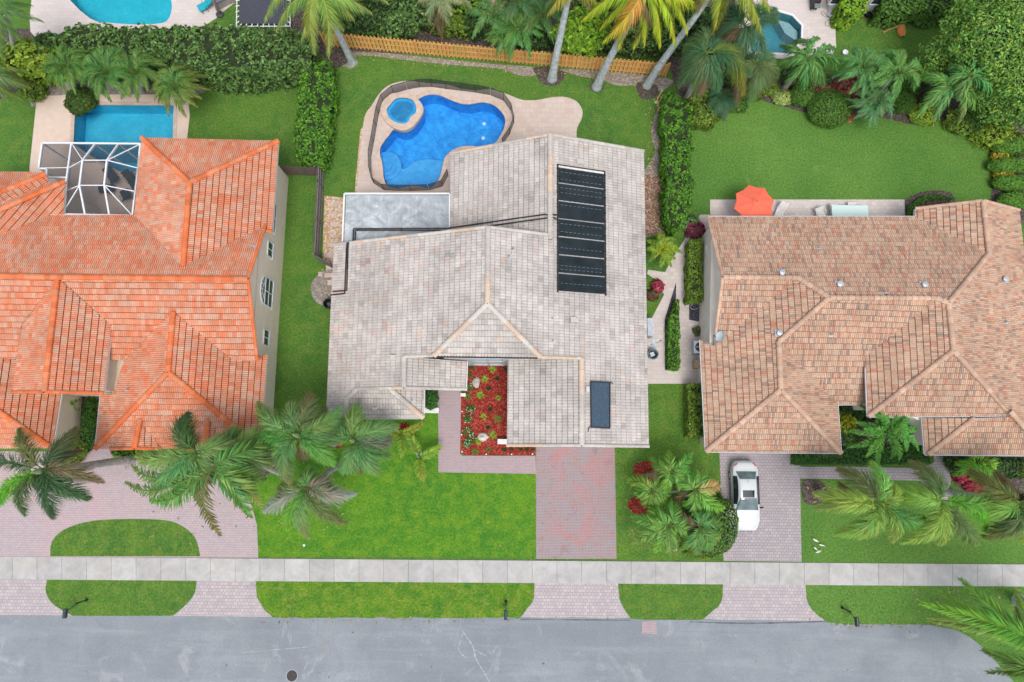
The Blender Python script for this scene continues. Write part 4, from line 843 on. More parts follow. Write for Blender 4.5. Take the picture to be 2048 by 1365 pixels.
for a, b in (('B', 'J'), ('J', 'K'), ('L', 'M'), ('C', 'K'), ('K', 'c1'), ('M', 'c2'), ('M', 'D'), ('L', 'Eq'), ('L', 'e1'), ('J', 'e2'), ('F', 'f1')): bars((a, b), 0.06)
mb = MB()
for q in (('B', 'b1', 'J'), ('b1', 'b2', 'K', 'J'), ('b2', 'C', 'K'), ('J', 'K', 'M', 'L'), ('C', 'c1', 'K'), ('K', 'c1', 'c2', 'M'), ('M', 'c2', 'D'), ('M', 'D', 'd2'), ('L', 'M', 'd2', 'd1'), ('L', 'd1', 'Eq'), ('L', 'Eq', 'e1'), ('J', 'L', 'e1', 'e2'), ('B', 'J', 'e2'), ('A', 'B', 'f1', 'F'), ('F', 'f1', 'I', 'H', 'G')):
    mb.face([o[k] for k in q])
lowz = lambda p: Vector((p.x, p.y, 0.05))
for a, b in (('A', 'B'), ('B', 'C'), ('A', 'F')): mb.face([o[a], o[b], lowz(o[b]), lowz(o[a])])
mb.build('screen', SCREEN, en)
for k in ('A', 'B', 'b1', 'b2', 'C', 'F'): mb = MB(); mb.bar(lowz(o[k]), o[k], 0.09, 0.09); mb.build('post', WHITE, en)
# furniture below it
LOUN = plain('lounger_fabric', (0.03, 0.05, 0.05), 0.7, var=0.2)
def lounger(label, px, py, rz, L=1.9, back=0.7, fab=None, frm=None, name='sun_lounger', cat='sun lounger', group='dark garden seats under the screen cage'):
    p = P(px, py, 0.05); t = thing(name, label, cat, (0, 0, 0), 0, group); W_ = 0.62; z = 0.36; fab = fab or LOUN; frm = frm or BLACK
    mb = MB(); mb.box((0, back / 2, z), (W_, L - back, 0.06)); mb.build('seat', fab, t)
    mb = MB(); a = Vector((0, -(L - back) / 2 + back / 2, z)); M = Matrix.Translation(a + Vector((0, -back / 2 * 0.8, back / 2 * 0.6))) @ Matrix.Rotation(-0.65, 4, 'X'); mb.box(None, (W_, back, 0.06), M=M); mb.build('backrest', fab, t)
    for sx in (-1, 1):
        for y in (-(L - back) / 2 + back / 2 + 0.1, L / 2 - 0.15): mb = MB(); mb.tube([(sx * W_ / 2, y, z), (sx * W_ / 2 * 1.08, y, 0)], 0.02, 6); mb.build('leg', frm, t)
        mb = MB(); mb.tube([(sx * W_ * 0.52, -0.45, z), (sx * W_ * 0.6, -0.4, z + 0.26), (sx * W_ * 0.6, 0.1, z + 0.26), (sx * W_ * 0.52, 0.2, z)], 0.018, 6); mb.build('armrest', frm, t)
    t.location = p; t.rotation_euler = (0, 0, rz); return t
x, y = Z1([(1215, 700)])[0]; lounger('dark reclining lounger standing nearest the middle of the screened patio', x, y, R(38))
x, y = Z1([(1490, 740)])[0]; lounger('dark lounger at the right edge of the screened patio, beside the orange roof', x, y, R(215), 1.6)
x, y = Z1([(1140, 880)])[0]; lounger('dark low chair with its back turned left, under the screen cage beam', x, y, R(-75), 1.1, 0.55, name='patio_chair', cat='chair')
x, y = Z1([(1420, 975)])[0]; lounger('dark square chair nearest the lower right corner of the screen cage', x, y, R(30), 1.1, 0.5, name='patio_chair', cat='chair')
x, y = Z1([(665, 1110)])[0]; c = P(x, y, 0.05); bb = thing('bar_counter', 'tan bar counter with a dark top in the lower left of the screened patio', 'counter', c)
mb = MB(); mb.box((c.x, c.y, 0.5), (3.2, 1.2, 0.9), rz=-0.45); mb.build('base', STUCT, bb); mb = MB(); mb.box((c.x, c.y, 0.99), (3.1, 1.3, 0.07), rz=-0.45); mb.build('counter_top', BLACK, bb)
# ---- fences
def board_fence(name, label, line, h, col, cv, step=0.155, bw=0.14, panel=2.44, rails=3, mat=WOODT, alt=True, dogear=True, lean=0):
    pts = [P(x, y, 0) for x, y in line]; t = thing(name, label, 'fence', pts[0])
    for s in range(len(pts) - 1):
        a, b = pts[s], pts[s + 1]; L = (b - a).length; d = (b - a) / L; nrm = Vector((d.y, -d.x, 0)); np_ = max(1, round(L / panel)); k0 = 0
        for k in range(np_):
            q0, q1 = L * k / np_, L * (k + 1) / np_; mb = MB(); x = q0 + 0.06; i = 0; tone = ru(0.88, 1.1); warm = ru(-0.04, 0.04)
            while x < q1 - bw * 0.5:
                sgn = -1 if (alt and i % 2) else 1; c = tuple(max(0.0, v * tone * ru(1 - cv, 1 + cv) + (warm * w_)) for v, w_ in zip(col, (1, .6, .2))); p = a + d * x + nrm * (0.05 * sgn)
                lw = ru(-.008, .008); hh = h + ru(-.015, .015); w2 = bw / 2
                M = Matrix((d.to_4d(), nrm.to_4d(), (0, 0, 1, 0), (0, 0, 0, 1))).transposed(); M.translation = p
                vs = []
                prof = [(-w2, 0.05), (w2, 0.05), (w2, hh - 0.05), (w2 * 0.5, hh), (-w2 * 0.5, hh), (-w2, hh - 0.05)]
                for yy in (-0.01, 0.01): vs += [M @ Vector((u + lw, yy, v)) for u, v in prof]
                mb.mesh(vs, [(5, 4, 3, 2, 1, 0), (6, 7, 8, 9, 10, 11)] + [(j, (j + 1) % 6, 6 + (j + 1) % 6, 6 + j) for j in range(6)], c)
                x += step; i += 1
            for r in range(rails):
                z = h * (0.14 + 0.36 * r); c = tuple(v * 0.9 for v in col); mb.bar(a + d * q0 + Vector((0, 0, z)), a + d * q1 + Vector((0, 0, z)), 0.075, 0.045, c)
            mb.build('fence_panel', mat, t)
        for k in range(np_ + 1):
            mb = MB(); p = a + d * (L * k / np_) - nrm * 0.0; mb.box((p.x, p.y, h / 2 + 0.03), (0.09, 0.09, h + 0.06), math.atan2(d.y, d.x), tuple(v * 0.95 for v in col)); mb.build('post', mat, t)
    return t
board_fence('wooden_fence', 'long new golden wooden fence across the back of the yard behind the blue pool', [(652, 92), (1330, 153)], 1.8, (0.74, 0.42, 0.14), 0.10)
board_fence('wooden_fence', 'weathered grey wooden fence along the gravel path at the left of the grey house', [(648, 326), (647, 380), (640, 520)], 1.7, (0.22, 0.20, 0.19), 0.25, step=0.17, alt=False)
board_fence('wooden_fence', 'short weathered grey fence return meeting the left wall of the grey house', [(640, 522), (670, 538)], 1.7, (0.22, 0.20, 0.19), 0.25, step=0.17, alt=False)
board_fence('wooden_fence', 'brownish old wooden fence closing the gap beside the cream wall of the orange house', [(577, 349), (642, 352)], 1.7, (0.16, 0.13, 0.12), 0.3, step=0.17, alt=False)
board_fence('wooden_fence', 'grey wooden fence half hidden beneath the long hedge at the back left', [(340, 150), (645, 156)], 1.7, (0.26, 0.25, 0.26), 0.2, step=0.17, alt=False)
# lattice leaning on the hedge
lt = MB()
c = P(1317, 228, 0); ang = R(80)
for k in range(6): o_ = Vector((c.x + 0.05 * k, c.y + 1.1 - k * 0.38, 0.3)); lt.bar(o_ + Vector((-0.22, -0.25, 0)), o_ + Vector((0.2, 0.55, 0.3)), 0.07, 0.03, (0.62, 0.40, 0.2))
for x_ in (-0.15, 0.12): lt.bar(Vector((c.x + x_, c.y + 1.3, 0.34)), Vector((c.x + x_ + 0.2, c.y - 1.1, 0.34)), 0.06, 0.03, (0.55, 0.33, 0.16))
tag(lt.build('trellis', WOODT), 'small tan wooden trellis leaning against the right-hand hedge of the back yard', 'trellis')
# ---- stepping stones
for k, (x, y, w, h, r) in enumerate([(671, 408, .68, .38, 0), (669, 429, .48, .38, .05), (671, 449, .7, .38, 0), (667, 470, .45, .4, .05), (668, 490, .6, .38, .1), (658, 511, .66, .36, .1), (660, 535, .6, .38, -.1), (658, 551, .62, .35, .1), (662, 566, .5, .4, .4), (641, 549, .3, .35, .3)]):
    c = P(x, y, 0); mb = MB(); mb.prism([(c.x + a * w / 2 * ru(.9, 1.1), c.y + b * h / 2 * ru(.9, 1.1)) for a, b in ((-1, -1), (1, -1), (1, 1), (-1, 1))], 0, 0.06, (0.55, 0.46, 0.42), bevel=0.01)
    tag(mb.build('stepping_stone', ROCKM), ['first pale stone slab of the path beside the patio roof, by the lawn', 'second stone slab from the lawn in the gravel beside the patio roof', 'third stone slab from the lawn in the gravel beside the patio roof', 'fourth stone slab from the lawn in the gravel beside the patio roof', 'stone slab in the gravel just above the corner of the grey roof',
        'stone slab lying where the gravel path meets the short grey fence', 'stone slab just below the short grey fence return', 'lower grey stone slab beside the left eave of the grey house', 'broken tilted stone slab lowest by the left eave of the grey house', 'small pale stone piece at the edge of the grass by the grey fence'][k], 'stepping stone', 'stepping stones left of the grey house')
# ---- mailboxes
def mailbox(label, px, py, armdx):
    b = P(px, py, 0); t = thing('mailbox', label, 'mailbox', b, group='black kerbside mailboxes')
    mb = MB(); mb.tube([b, b + Vector((0, 0, 1.15))], 0.045, 8); mb.lathe(b + Vector((0, 0, 1.15)), [(0.06, 0), (0.07, .05), (0.0, .12)], 8); mb.lathe(b, [(0.11, 0), (0.09, .12), (.05, .16)], 10); mb.build('post', BLACK, t)
    mb = MB(); d = Vector((armdx, -0.55, 0)); z = Vector((0, 0, 0.95)); mb.bar(b + z, b + z + d, 0.05, 0.05); mb.bar(b + Vector((0, 0, .65)), b + z + d * 0.7, 0.03, 0.03); mb.build('arm', BLACK, t)
    c = b + z + d + Vector((0, -0.12, 0.17)); mb = MB(); pr = [(-.12, -.13), (.12, -.13), (.12, .02)] + [(.12 * math.cos(k * math.pi / 8), .02 + .12 * math.sin(k * math.pi / 8)) for k in range(1, 8)] + [(-.12, .02)]
    n = len(pr); vs = [(c.x + u, c.y + yy, c.z + v) for yy in (-.30, .30) for u, v in pr]; mb.mesh(vs, [tuple(range(n)), tuple(reversed(range(n, 2 * n)))] + [((i + 1) % n, i, n + i, n + (i + 1) % n) for i in range(n)]); mb.build('box', plain('mailbox_paint', (0.035, 0.045, 0.06), 0.3, var=0.1, bump=0), t)
    mb = MB(); mb.bar(c + Vector((.13, 0, 0)), c + Vector((.13, 0, .22)), 0.015, 0.04); mb.build('flag', plain('flag_paint', (0.05, 0.05, 0.06), 0.4), t)
mailbox('black mailbox on the verge at the far left, by the pinkish driveway', 174, 1200, -0.75)
mailbox('black mailbox on the middle verge left of the main driveway apron', 1012, 1203, 0)
mailbox('black mailbox on the right verge near the large palm', 1684, 1216, 0.45)
# ---- manhole
c = P(584, 1352, 0); t = thing('manhole', 'round dark brown manhole cover in the grey road', 'manhole cover', c)
mb = MB(); mb.lathe(c, [(0.42, 0.010), (0.42, 0.02), (0.37, 0.02), (0.37, 0.012)], 32); mb.build('ring', plain('manhole_ring', (0.35, 0.37, 0.4), 0.8), t)
mb = MB(); mb.lathe(c, [(0.36, 0.01), (0.36, 0.022), (0.0, 0.022)], 32)
for k in range(-3, 4): mb.box((c.x + k * 0.1, c.y, 0.026), (0.03, 0.6 - abs(k) * 0.12, 0.008))
mb.build('cover', plain('rusty_iron', (0.055, 0.045, 0.045), 0.6, 0.3, var=0.3), t)
# ---- parasol
p = P(1516, 416, 0.05); t = thing('parasol', 'open coral orange octagonal parasol on the patio behind the terracotta house', 'parasol', p)
CORAL = plain('coral_fabric', (0.80, 0.15, 0.085), 0.8, var=0.06, scale=2, bump=0.15)
mb = MB(); zt = 2.75; ze = 2.25; r_ = 1.52; cc = P(1513, 404, zt); p = Vector((cc.x, cc.y, 0.05)); rim = [Vector((cc.x + r_ * math.cos(R(45 * k + 12)), cc.y + r_ * math.sin(R(45 * k + 12)), ze)) for k in range(8)]
for k in range(8):
    a, b = rim[k], rim[(k + 1) % 8]; m_ = (a + b) / 2 + (cc - (a + b) / 2) * 0.07; m_.z = ze + 0.02; ap = cc.copy(); i0, i1 = ap.lerp(a, .5) + Vector((0, 0, .03)), ap.lerp(b, .5) + Vector((0, 0, .03)); im = (i0 + i1) / 2 - Vector((0, 0, .03))
    mb.face([ap, i0, im]); mb.face([ap, im, i1]); mb.face([i0, a, m_, im]); mb.face([im, m_, b, i1]); mb.face([a, a - Vector((0, 0, .1)), m_ - Vector((0, 0, .1)), m_]); mb.face([m_, m_ - Vector((0, 0, .1)), b - Vector((0, 0, .1)), b])
mb.build('canopy', CORAL, t)
mb = MB()
for k in range(8): a, b = R(45 * k + 12), R(45 * k + 57); mb.face([cc + Vector((0, 0, .09)), cc + Vector((.32 * math.cos(a), .32 * math.sin(a), -.03)), cc + Vector((.32 * math.cos(b), .32 * math.sin(b), -.03))])
mb.build('vent_cap', CORAL, t)
for k in range(8): mb = MB(); mb.bar(cc - Vector((0, 0, .05)), rim[k] - Vector((0, 0, .04)), 0.02, 0.02); mb.build('rib', DGREY, t)
mb = MB(); mb.tube([p, cc], 0.025, 8); mb.lathe(p, [(0.28, 0), (0.28, .08), (.05, .12)], 16); mb.build('pole', DGREY, t)
mb = MB(); mb.tube([cc + Vector((0, 0, .05)), cc + Vector((0, 0, .2))], 0.02, 6); mb.build('finial', BLACK, t)
# patio things by the terracotta house
def table(name, label, px, py, w, d, topm, legm, h=0.74, rz=0, top_th=0.03):
    c = P(px, py, 0.05); t = thing(name, label, 'table', c, rz); Rz = Matrix.Rotation(rz, 3, 'Z')
    mb = MB(); mb.box((c.x, c.y, 0.05 + h), (w, d, top_th), rz); mb.build('table_top', topm, t)
    for a in (-1, 1):
        for b in (-1, 1): q = Rz @ Vector((a * (w / 2 - .08), b * (d / 2 - .08), 0)); mb = MB(); mb.bar(c + q, c + q + Vector((0, 0, h)), 0.05, 0.05); mb.build('leg', legm, t)
    return t
GLT = plain('frosted_glass', (0.60, 0.76, 0.74), 0.15, var=0.03, bump=0)
table('glass_table', 'long pale green glass table beside the patio wall of the terracotta house', 1691, 434, 2.75, 1.3, GLT, WHITE)
lounger('white lounger beside the coral parasol', 1556, 430, R(155), 1.9, fab=plain('white_sling', (0.68, 0.66, 0.64), 0.7), frm=WHITE, group='pale loungers on the right patio')
for k, (x, y, lab) in enumerate([(1664, 424, 'pale patio chair at the left of the glass table\'s far side'), (1700, 421, 'pale patio chair at the right of the glass table\'s far side')]):
    lounger(lab, x, y, R(0), 1.0, 0.45, fab=MATS['white_sling'], frm=WHITE, name='patio_chair', cat='chair', group='pale chairs at the glass table')
lounger('pale low chair standing alone between the parasol and the glass table', 1636, 430, R(200), 1.0, 0.45, fab=MATS['white_sling'], frm=WHITE, name='patio_chair', cat='chair')
# ---- air conditioner, chest, cans
c = P(1394, 698, 0); t = thing('air_conditioner', 'square grey outdoor air conditioner with a round fan beside the terracotta house', 'air conditioner', c)
mb = MB(); mb.box((c.x, c.y, 0.42), (0.86, 0.86, 0.74)); mb.build('cabinet', GALV, t)
mb = MB(); q = [(c.x + .45 * a, c.y + .45 * b) for a, b in ((-1, -1), (1, -1), (1, 1), (-1, 1))]; sheet_loops(mb, [q, [(c.x + .36 * math.cos(k * .3927), c.y + .36 * math.sin(k * .3927)) for k in range(16)]], 0.86, z0=0.78); mb.build('top_rim', WHITE, t)
mb = MB(); mb.lathe((c.x, c.y, .8), [(0.37, 0), (0, 0.0)], 20); mb.build('well', BLACK, t)
mb = MB()
for k in range(3):
    a = R(120 * k + 40); mb.face([Vector((c.x, c.y, .83)), Vector((c.x + .3 * math.cos(a), c.y + .3 * math.sin(a), .82)), Vector((c.x + .3 * math.cos(a + .6), c.y + .3 * math.sin(a + .6), .845))])
mb.lathe((c.x, c.y, .82), [(0.08, 0), (0.08, .03), (0, .04)], 12); mb.build('fan', GALV, t)
mb = MB()
for k in range(1, 5): r_ = .07 * k; mb.tube([(c.x + r_ * math.cos(a * .4488), c.y + r_ * math.sin(a * .4488), .865) for a in range(15)], 0.004, 4)
mb.build('guard', GALV, t)
c = P(1395, 731, 0); t = thing('storage_chest', 'tan storage chest beside the air conditioner of the terracotta house', 'chest', c); TAN = plain('tan_plastic', (0.42, 0.31, 0.20), 0.7)
mb = MB(); mb.box((c.x, c.y, .42), (0.8, .55, .7)); mb.build('body', TAN, t); mb = MB(); mb.box((c.x, c.y, .8), (0.86, .6, .06)); mb.build('lid', TAN, t); mb = MB(); mb.box((c.x + .12, c.y, .84), (0.32, .3, .02)); mb.build('label_plate', WHITE, t)
def bin_(label, px, py, r, h, col, name='bin', cat='bin', tilt=0):
    c = P(px, py, 0); t = thing(name, label, cat, c); m = plain(name + '_plastic', col, 0.45)
    mb = MB(); mb.lathe(c, [(r * .8, 0), (r, h), (r * .86, h), (r * .7, .1), (0, .1)], 24); mb.build('body', m, t)
    mb = MB(); mb.tube([c + Vector((r * math.cos(k * .3142), r * math.sin(k * .3142), h)) for k in range(21)], r * 0.12, 6, cap=False); mb.build('rim', m, t); return t, c
t, c = bin_('black round tub beside the left wall of the grey house', 661, 611, 0.36, 0.65, (0.018, 0.022, 0.028), 'tub', 'tub')
mb = MB(); mb.box((c.x + .05, c.y - .05, .5), (.22, .3, .25), .5); mb.build('grip', DGREY, t)
t, c = bin_('grey round bin with an open top beside the right wall of the grey house', 1303, 711, 0.36, 0.6, (0.13, 0.19, 0.22), 'bin', 'bin')
mb = MB(); mb.box((c.x - .05, c.y, .5), (.3, .3, .1), .4); mb.build('liner', GALV, t)
c = P(1298, 660, 0); t = thing('pump_unit', 'grey pump unit standing against the right wall of the grey house', 'pump unit', c); t.name = 'pump_unit'
mb = MB(); mb.box((c.x - 0.1, c.y, .55), (0.4, 1.3, 1.0)); mb.build('cabinet', plain('taupe_metal', (0.3, 0.27, 0.25), .6), t); mb = MB(); mb.box((c.x - 0.1, c.y, 1.07), (0.46, 1.36, .04)); mb.build('lid', GALV, t)
c = P(1390, 600, 0); t = thing('garden_hose', 'tangled pale hose on black gravel beside the terracotta house wall', 'hose', c)
def hose(mb, pts, r=.018, n=4): mb.tube([Vector((*tuple(P(x, y, 0))[:2], 0.06 + 0.02 * math.sin(i))) for i, (x, y) in enumerate(smooth(pts, n, False))], r, 5)
mb = MB(); hose(mb, [(1382, 612), (1390, 606), (1400, 613), (1388, 620), (1380, 614), (1392, 602), (1402, 608)]); mb.build('coil', GALV, t)
# ---- brick planter wall ends and columns of the grey house
def wallblock(label, px, py, w, d, h, m=STUCG, name='low_wall', cat='wall'):
    c = P(px, py, 0); t = thing(name, label, cat, c); mb = MB(); mb.box((c.x, c.y, h / 2), (w, d, h)); mb.build('base', m, t); mb = MB(); mb.box((c.x, c.y, h + .03), (w + .08, d + .08, .06)); mb.build('cap', FASC, t)
wallblock('pale low garden wall at the lower left corner of the garage, beside red mulch', 1009, 884, 0.9, 0.28, 0.5)
wallblock('small pale pillar between the porch roof and the red mulch bed', 927, 791, 0.3, 0.16, 0.35)
wallblock('pale planter wall closing the shrub pocket beside the porch walkway', 864, 822, 1.0, 0.3, 0.4)
wallblock('pale stub wall at the right corner of the terracotta garage', 1689, 895, 0.35, 0.5, 0.5)
wallblock('pale entry wall half hidden by the broad palm by the terracotta house', 1830, 876, 1.6, 0.35, 0.9)
wallblock('tan rendered planter wall between the two front wings of the orange house', 136, 832, 0.55, 3.2, 0.4, STUC)
# window over the mulch bed
c0, c1 = P(937, 731, 0), P(1015, 731, 0); Y = c0.y + 0.03; yw = P(950, 711, 5.45).y
mb = MB(); mb.box(((c0.x + c1.x) / 2, Y + .6, 2.6), ((c1.x - c0.x) + .8, 1.2, 5.2)); mb.build('wall', STUCG, main_house)
wx0, wx1 = P(945, 722, 2.0).x, P(1008, 722, 2.0).x; mb = MB(); zc = 2.45; hh = 3.5; yy = Y - .03
for x_ in (wx0, (wx0 + wx1) / 2, wx1): mb.box((x_, yy, zc), (.16, .14, hh))
for z_ in (zc - hh / 2, zc + hh / 2): mb.box(((wx0 + wx1) / 2, yy, z_), (wx1 - wx0 + .16, .18, .14))
mb.box(((wx0 + wx1) / 2, yy - .01, zc), (wx1 - wx0, .08, .05)); f = mb.build('window', plain('window_frame_blue', (0.42, 0.50, 0.56), .5), main_house)
mb = MB(); mb.box(((wx0 + wx1) / 2, yy + .03, zc), (wx1 - wx0, .05, hh)); mb.build('pane', GLASS, f)
# ---- boulders
def rock(label, px, py, r, h, col, sc=(1, 1), name='boulder', cat='rock', group=None, seed=0, z=0):
    c = P(px, py, z); mb = MB(); nu, nv = 12, 6; sv = Vector((seed * 3.1, seed, 0)); rings = []
    for j in range(nv):
        th = math.pi / 2 * j / (nv - 1)
        rings.append([Vector((c.x + r * sc[0] * math.cos(a) * math.cos(th) * (1 + .35 * noise.noise(Vector((math.cos(a), math.sin(a), th)) * 1.3 + sv)), c.y + r * sc[1] * math.sin(a) * math.cos(th) * (1 + .35 * noise.noise(Vector((math.cos(a), math.sin(a), th)) * 1.3 + sv)), z + h * math.sin(th) * (1 + .3 * noise.noise(Vector((math.cos(a) * 2, math.sin(a) * 2, th)) + sv)))) for a in [2 * math.pi * k / nu for k in range(nu)]])
    for j in range(nv - 1):
        for k in range(nu): f = ru(.9, 1.1); mb.face([rings[j][k], rings[j][(k + 1) % nu], rings[j + 1][(k + 1) % nu], rings[j + 1][k]], tuple(v * f for v in col))
    return tag(mb.build(name, ROCKM), label, cat, group)
rock('pale grey boulder in the upper left of the red mulch bed', 953, 765, .33, .35, (.50, .48, .42), (.85, 1.25), seed=1)
rock('pale grey boulder in the lower part of the red mulch bed', 966, 874, .36, .35, (.55, .51, .46), (1.1, .9), seed=2)
rock('whitish stone beside the small spindly palm in the front lawn', 840, 908, .22, .3, (.62, .64, .68), (1.3, .9), seed=3)
rock('small whitish stone by the mulch patch under the porch corner', 814, 872, .13, .18, (.6, .62, .64), seed=4)
rock('grey stone beside the fallen fronds under the front-yard palms', 663, 941, .2, .2, (.5, .53, .58), seed=5)
rock('white stone near the left edge of the front lawn by the sidewalk', 608, 1091, .09, .06, (.75, .75, .78), seed=6)
rock('flat pale stone at the foot of the right-hand back hedge', 1314, 205, .17, .1, (.6, .58, .56), (1.3, .8), seed=7)
rock('rough grey stone near the rightmost coconut palm base', 1322, 181, .2, .2, (.4, .38, .36), seed=8)
rock('pale edging stone at the left of the pink flower pocket by the clipped shrub', 1682, 241, .22, .15, (.55, .48, .43), (1.4, .7), seed=9)
rock('pale edging stone at the right of the pink flower pocket by the clipped shrub', 1696, 242, .2, .15, (.5, .42, .38), (1.3, .7), seed=10)
# sprinkler and utility boxes
for x, y, lab in ((1346, 1097, 'grey rectangular ground box in the lawn by the palms, near the sidewalk'),):
    c = P(x, y, 0); t = thing('meter_box', lab, 'meter box', c); mb = MB(); mb.box((c.x, c.y, .03), (.5, .3, .05)); mb.build('rim', GALV, t); mb = MB(); mb.box((c.x, c.y, .06), (.4, .2, .012)); mb.build('lid', plain('box_lid', (.1, .12, .1), .7), t)
# ---- ibises
IBW = plain('white_feathers', (0.82, 0.80, 0.78), 0.8)
def ibis(label, px, py, rz, s=1.0, headdown=True):
    t = thing('wading_bird', label, 'bird', P(px, py, 0), rz, 'white birds feeding on the right lawn')
    z = .24; mb = MB(); path = [(-.24, 0, z - .02), (-.18, 0, z), (-.08, 0, z + .02), (.04, 0, z + .02), (.13, 0, z + .0), (.18, 0, z + .04), (.22, 0, z + .06), (.27, 0, z + .01), (.30, 0, z - .05)]
    mb.tube([Vector(p) for p in path], [.015, .05, .085, .09, .06, .035, .025, .033, .015], 8)
    o = mb.build('body', IBW, t, True); o.matrix_parent_inverse.identity()
    mb = MB(); mb.tube([Vector((.30, 0, z - .05)), Vector((.34, 0, z - .12)), Vector((.34, 0, z - .2))], [.012, .008, .003], 5); o = mb.build('beak', plain('orange_beak', (.6, .22, .1), .5), t); o.matrix_parent_inverse.identity()
    for sy in (-1, 1):
        mb = MB(); mb.tube([Vector((0, sy * .035, z - .05)), Vector((-.03, sy * .035, .12)), Vector((0.0, sy * .035, 0.01)), Vector((.05, sy * .035, 0.005))], [.014, .008, .007, .006], 5); o = mb.build('leg', MATS['orange_beak'], t); o.matrix_parent_inverse.identity()
    t.scale = (s * .72, s * .62, s * .72); return t
ibis('white wading bird nearest the driveway edge, topmost of the four on the right lawn', 1628, 1080, R(-30), 1.25)
ibis('white wading bird furthest right of the four on the lawn', 1641, 1090, R(-15), 1.1)
ibis('white wading bird with its head to the lower right, left of the lowest bird', 1629, 1097, R(-40), 1.0)
ibis('lowest white wading bird of the four on the right lawn', 1634, 1103, R(20), 1.15)
# ---- far garden things at the top
c = P(472 + 50, 12, 0); t = thing('trampoline', 'dark rectangular mat on a white frame on the grass behind the long hedge', 'trampoline', P(525, 10)); q = [P(478, 48, .55), P(575, 48, .55), P(575, -45, .55), P(480, -45, .55)]
mb = MB(); mb.face([p for p in q]); mb.face([p - Vector((0, 0, .03)) for p in reversed(q)]); mb.build('mat', plain('trampoline_mat', (.06, .065, .085), .8, var=.15), t)
for i in range(4):
    a, b = q[i], q[(i + 1) % 4]; n = 9; ctr = sum(q, Vector()) / 4
    for k in range(n): p_ = a.lerp(b, (k + .5) / n); out = (p_ - ctr).normalized() * .3; mb = MB(); mb.bar(p_, p_ + out, .06, .03); mb.build('clip', WHITE, t)
    mb = MB(); o1, o2 = a + (a - ctr).normalized() * .3, b + (b - ctr).normalized() * .3; mb.tube([o1, o2], .04, 6); mb.build('frame_bar', WHITE, t); mb = MB(); mb.tube([o1, Vector((o1.x, o1.y, 0))], .035, 6); mb.build('leg', WHITE, t)
lounger('turquoise deck chair by the pool at the top left', 416, 16, R(120), 1.4, fab=plain('turquoise_sling', (0.01, .38, .46), .6), frm=BLACK, name='deck_chair', cat='chair', group=None)
c = P(448, -4, .05); mb = MB(); t = thing('spa_cover', 'purplish grey square spa cover cut by the top edge of the photo', 'spa', c); mb.box((c.x, c.y, .42), (1.7, 1.6, .75), R(30)); mb.build('cabinet', plain('spa_cabinet', (.4, .35, .32), .7), t); mb = MB(); mb.box((c.x, c.y, .84), (1.8, 1.7, .1), R(30)); mb.build('lid', plain('spa_vinyl', (.16, .15, .22), .6), t)
a = P(440, 30, .05); t = thing('closed_parasol', 'folded grey-brown parasol leaning over the deck beside the turquoise chair', 'parasol', a); mb = MB(); b = P(424, -8, 2.6); mb.tube([a, a.lerp(b, .3), a.lerp(b, .9), b], [.03, .16, .09, .02], 10); mb.build('canopy', plain('taupe_fabric', (.28, .24, .21), .9), t); mb = MB(); mb.tube([a, a + (b - a) * -0.03 + Vector((0, 0, 0.0)), a], .03, 6); mb.lathe((a.x, a.y, .05), [(.3, 0), (.3, .1), (.04, .15)], 14); mb.build('base', DGREY, t)
def barbecue():
    c = P(1625, 8, .05); t = thing('barbecue', 'black barbecue standing on the pale deck beside the white house', 'barbecue', c); mb = MB(); mb.box((c.x, c.y, .5), (.5, 1.1, .7)); mb.build('cabinet', BLACK, t)
    mb = MB(); mb.tube([(c.x, c.y - .5, .95), (c.x, c.y + .5, .95)], .27, 12); mb.build('lid', plain('lid_enamel', (.08, .03, .03), .35), t); mb = MB(); mb.box((c.x, c.y - .75, .85), (.45, .4, .04)); mb.build('side_shelf', plain('grey_green', (.16, .22, .22), .5), t)
    for a in (-1, 1): mb = MB(); mb.tube([(c.x + .22 * a - .03, c.y - .5, .12), (c.x + .22 * a + .03, c.y - .5, .12)], .09, 12); mb.build('wheel', DGREY, t)
barbecue()
c = P(1661, 30, .05); t = thing('hose_reel', 'round white hose pot with a black hose coiled on the pale deck', 'hose', c); mb = MB(); mb.lathe(c, [(.26, 0), (.28, .3), (.24, .3), (.2, .1), (0, .1)], 20); mb.build('pot', WHITE, t)
mb = MB(); hose(mb, [(1660, 36), (1648, 34), (1641, 26), (1646, 24), (1653, 33), (1663, 40), (1652, 44), (1650, 52), (1662, 53), (1668, 50), (1661, 42), (1660, 52), (1664, 60)], .016, 5); mb.build('hose', DGREY, t)
t, c = bin_('black planter tub with a low plant on the lawn by the white house', 1736, 28, .42, .35, (.02, .02, .022), 'plant_pot', 'plant pot')
c = P(1688, 108, 0); t = thing('garden_ornament', 'small white round pot on the lawn edge beside the pale deck', 'pot', c); mb = MB(); mb.lathe(c, [(.14, 0), (.22, .25), (.18, .25), (.1, .1), (0, .1)], 16); mb.build('bowl', WHITE, t)
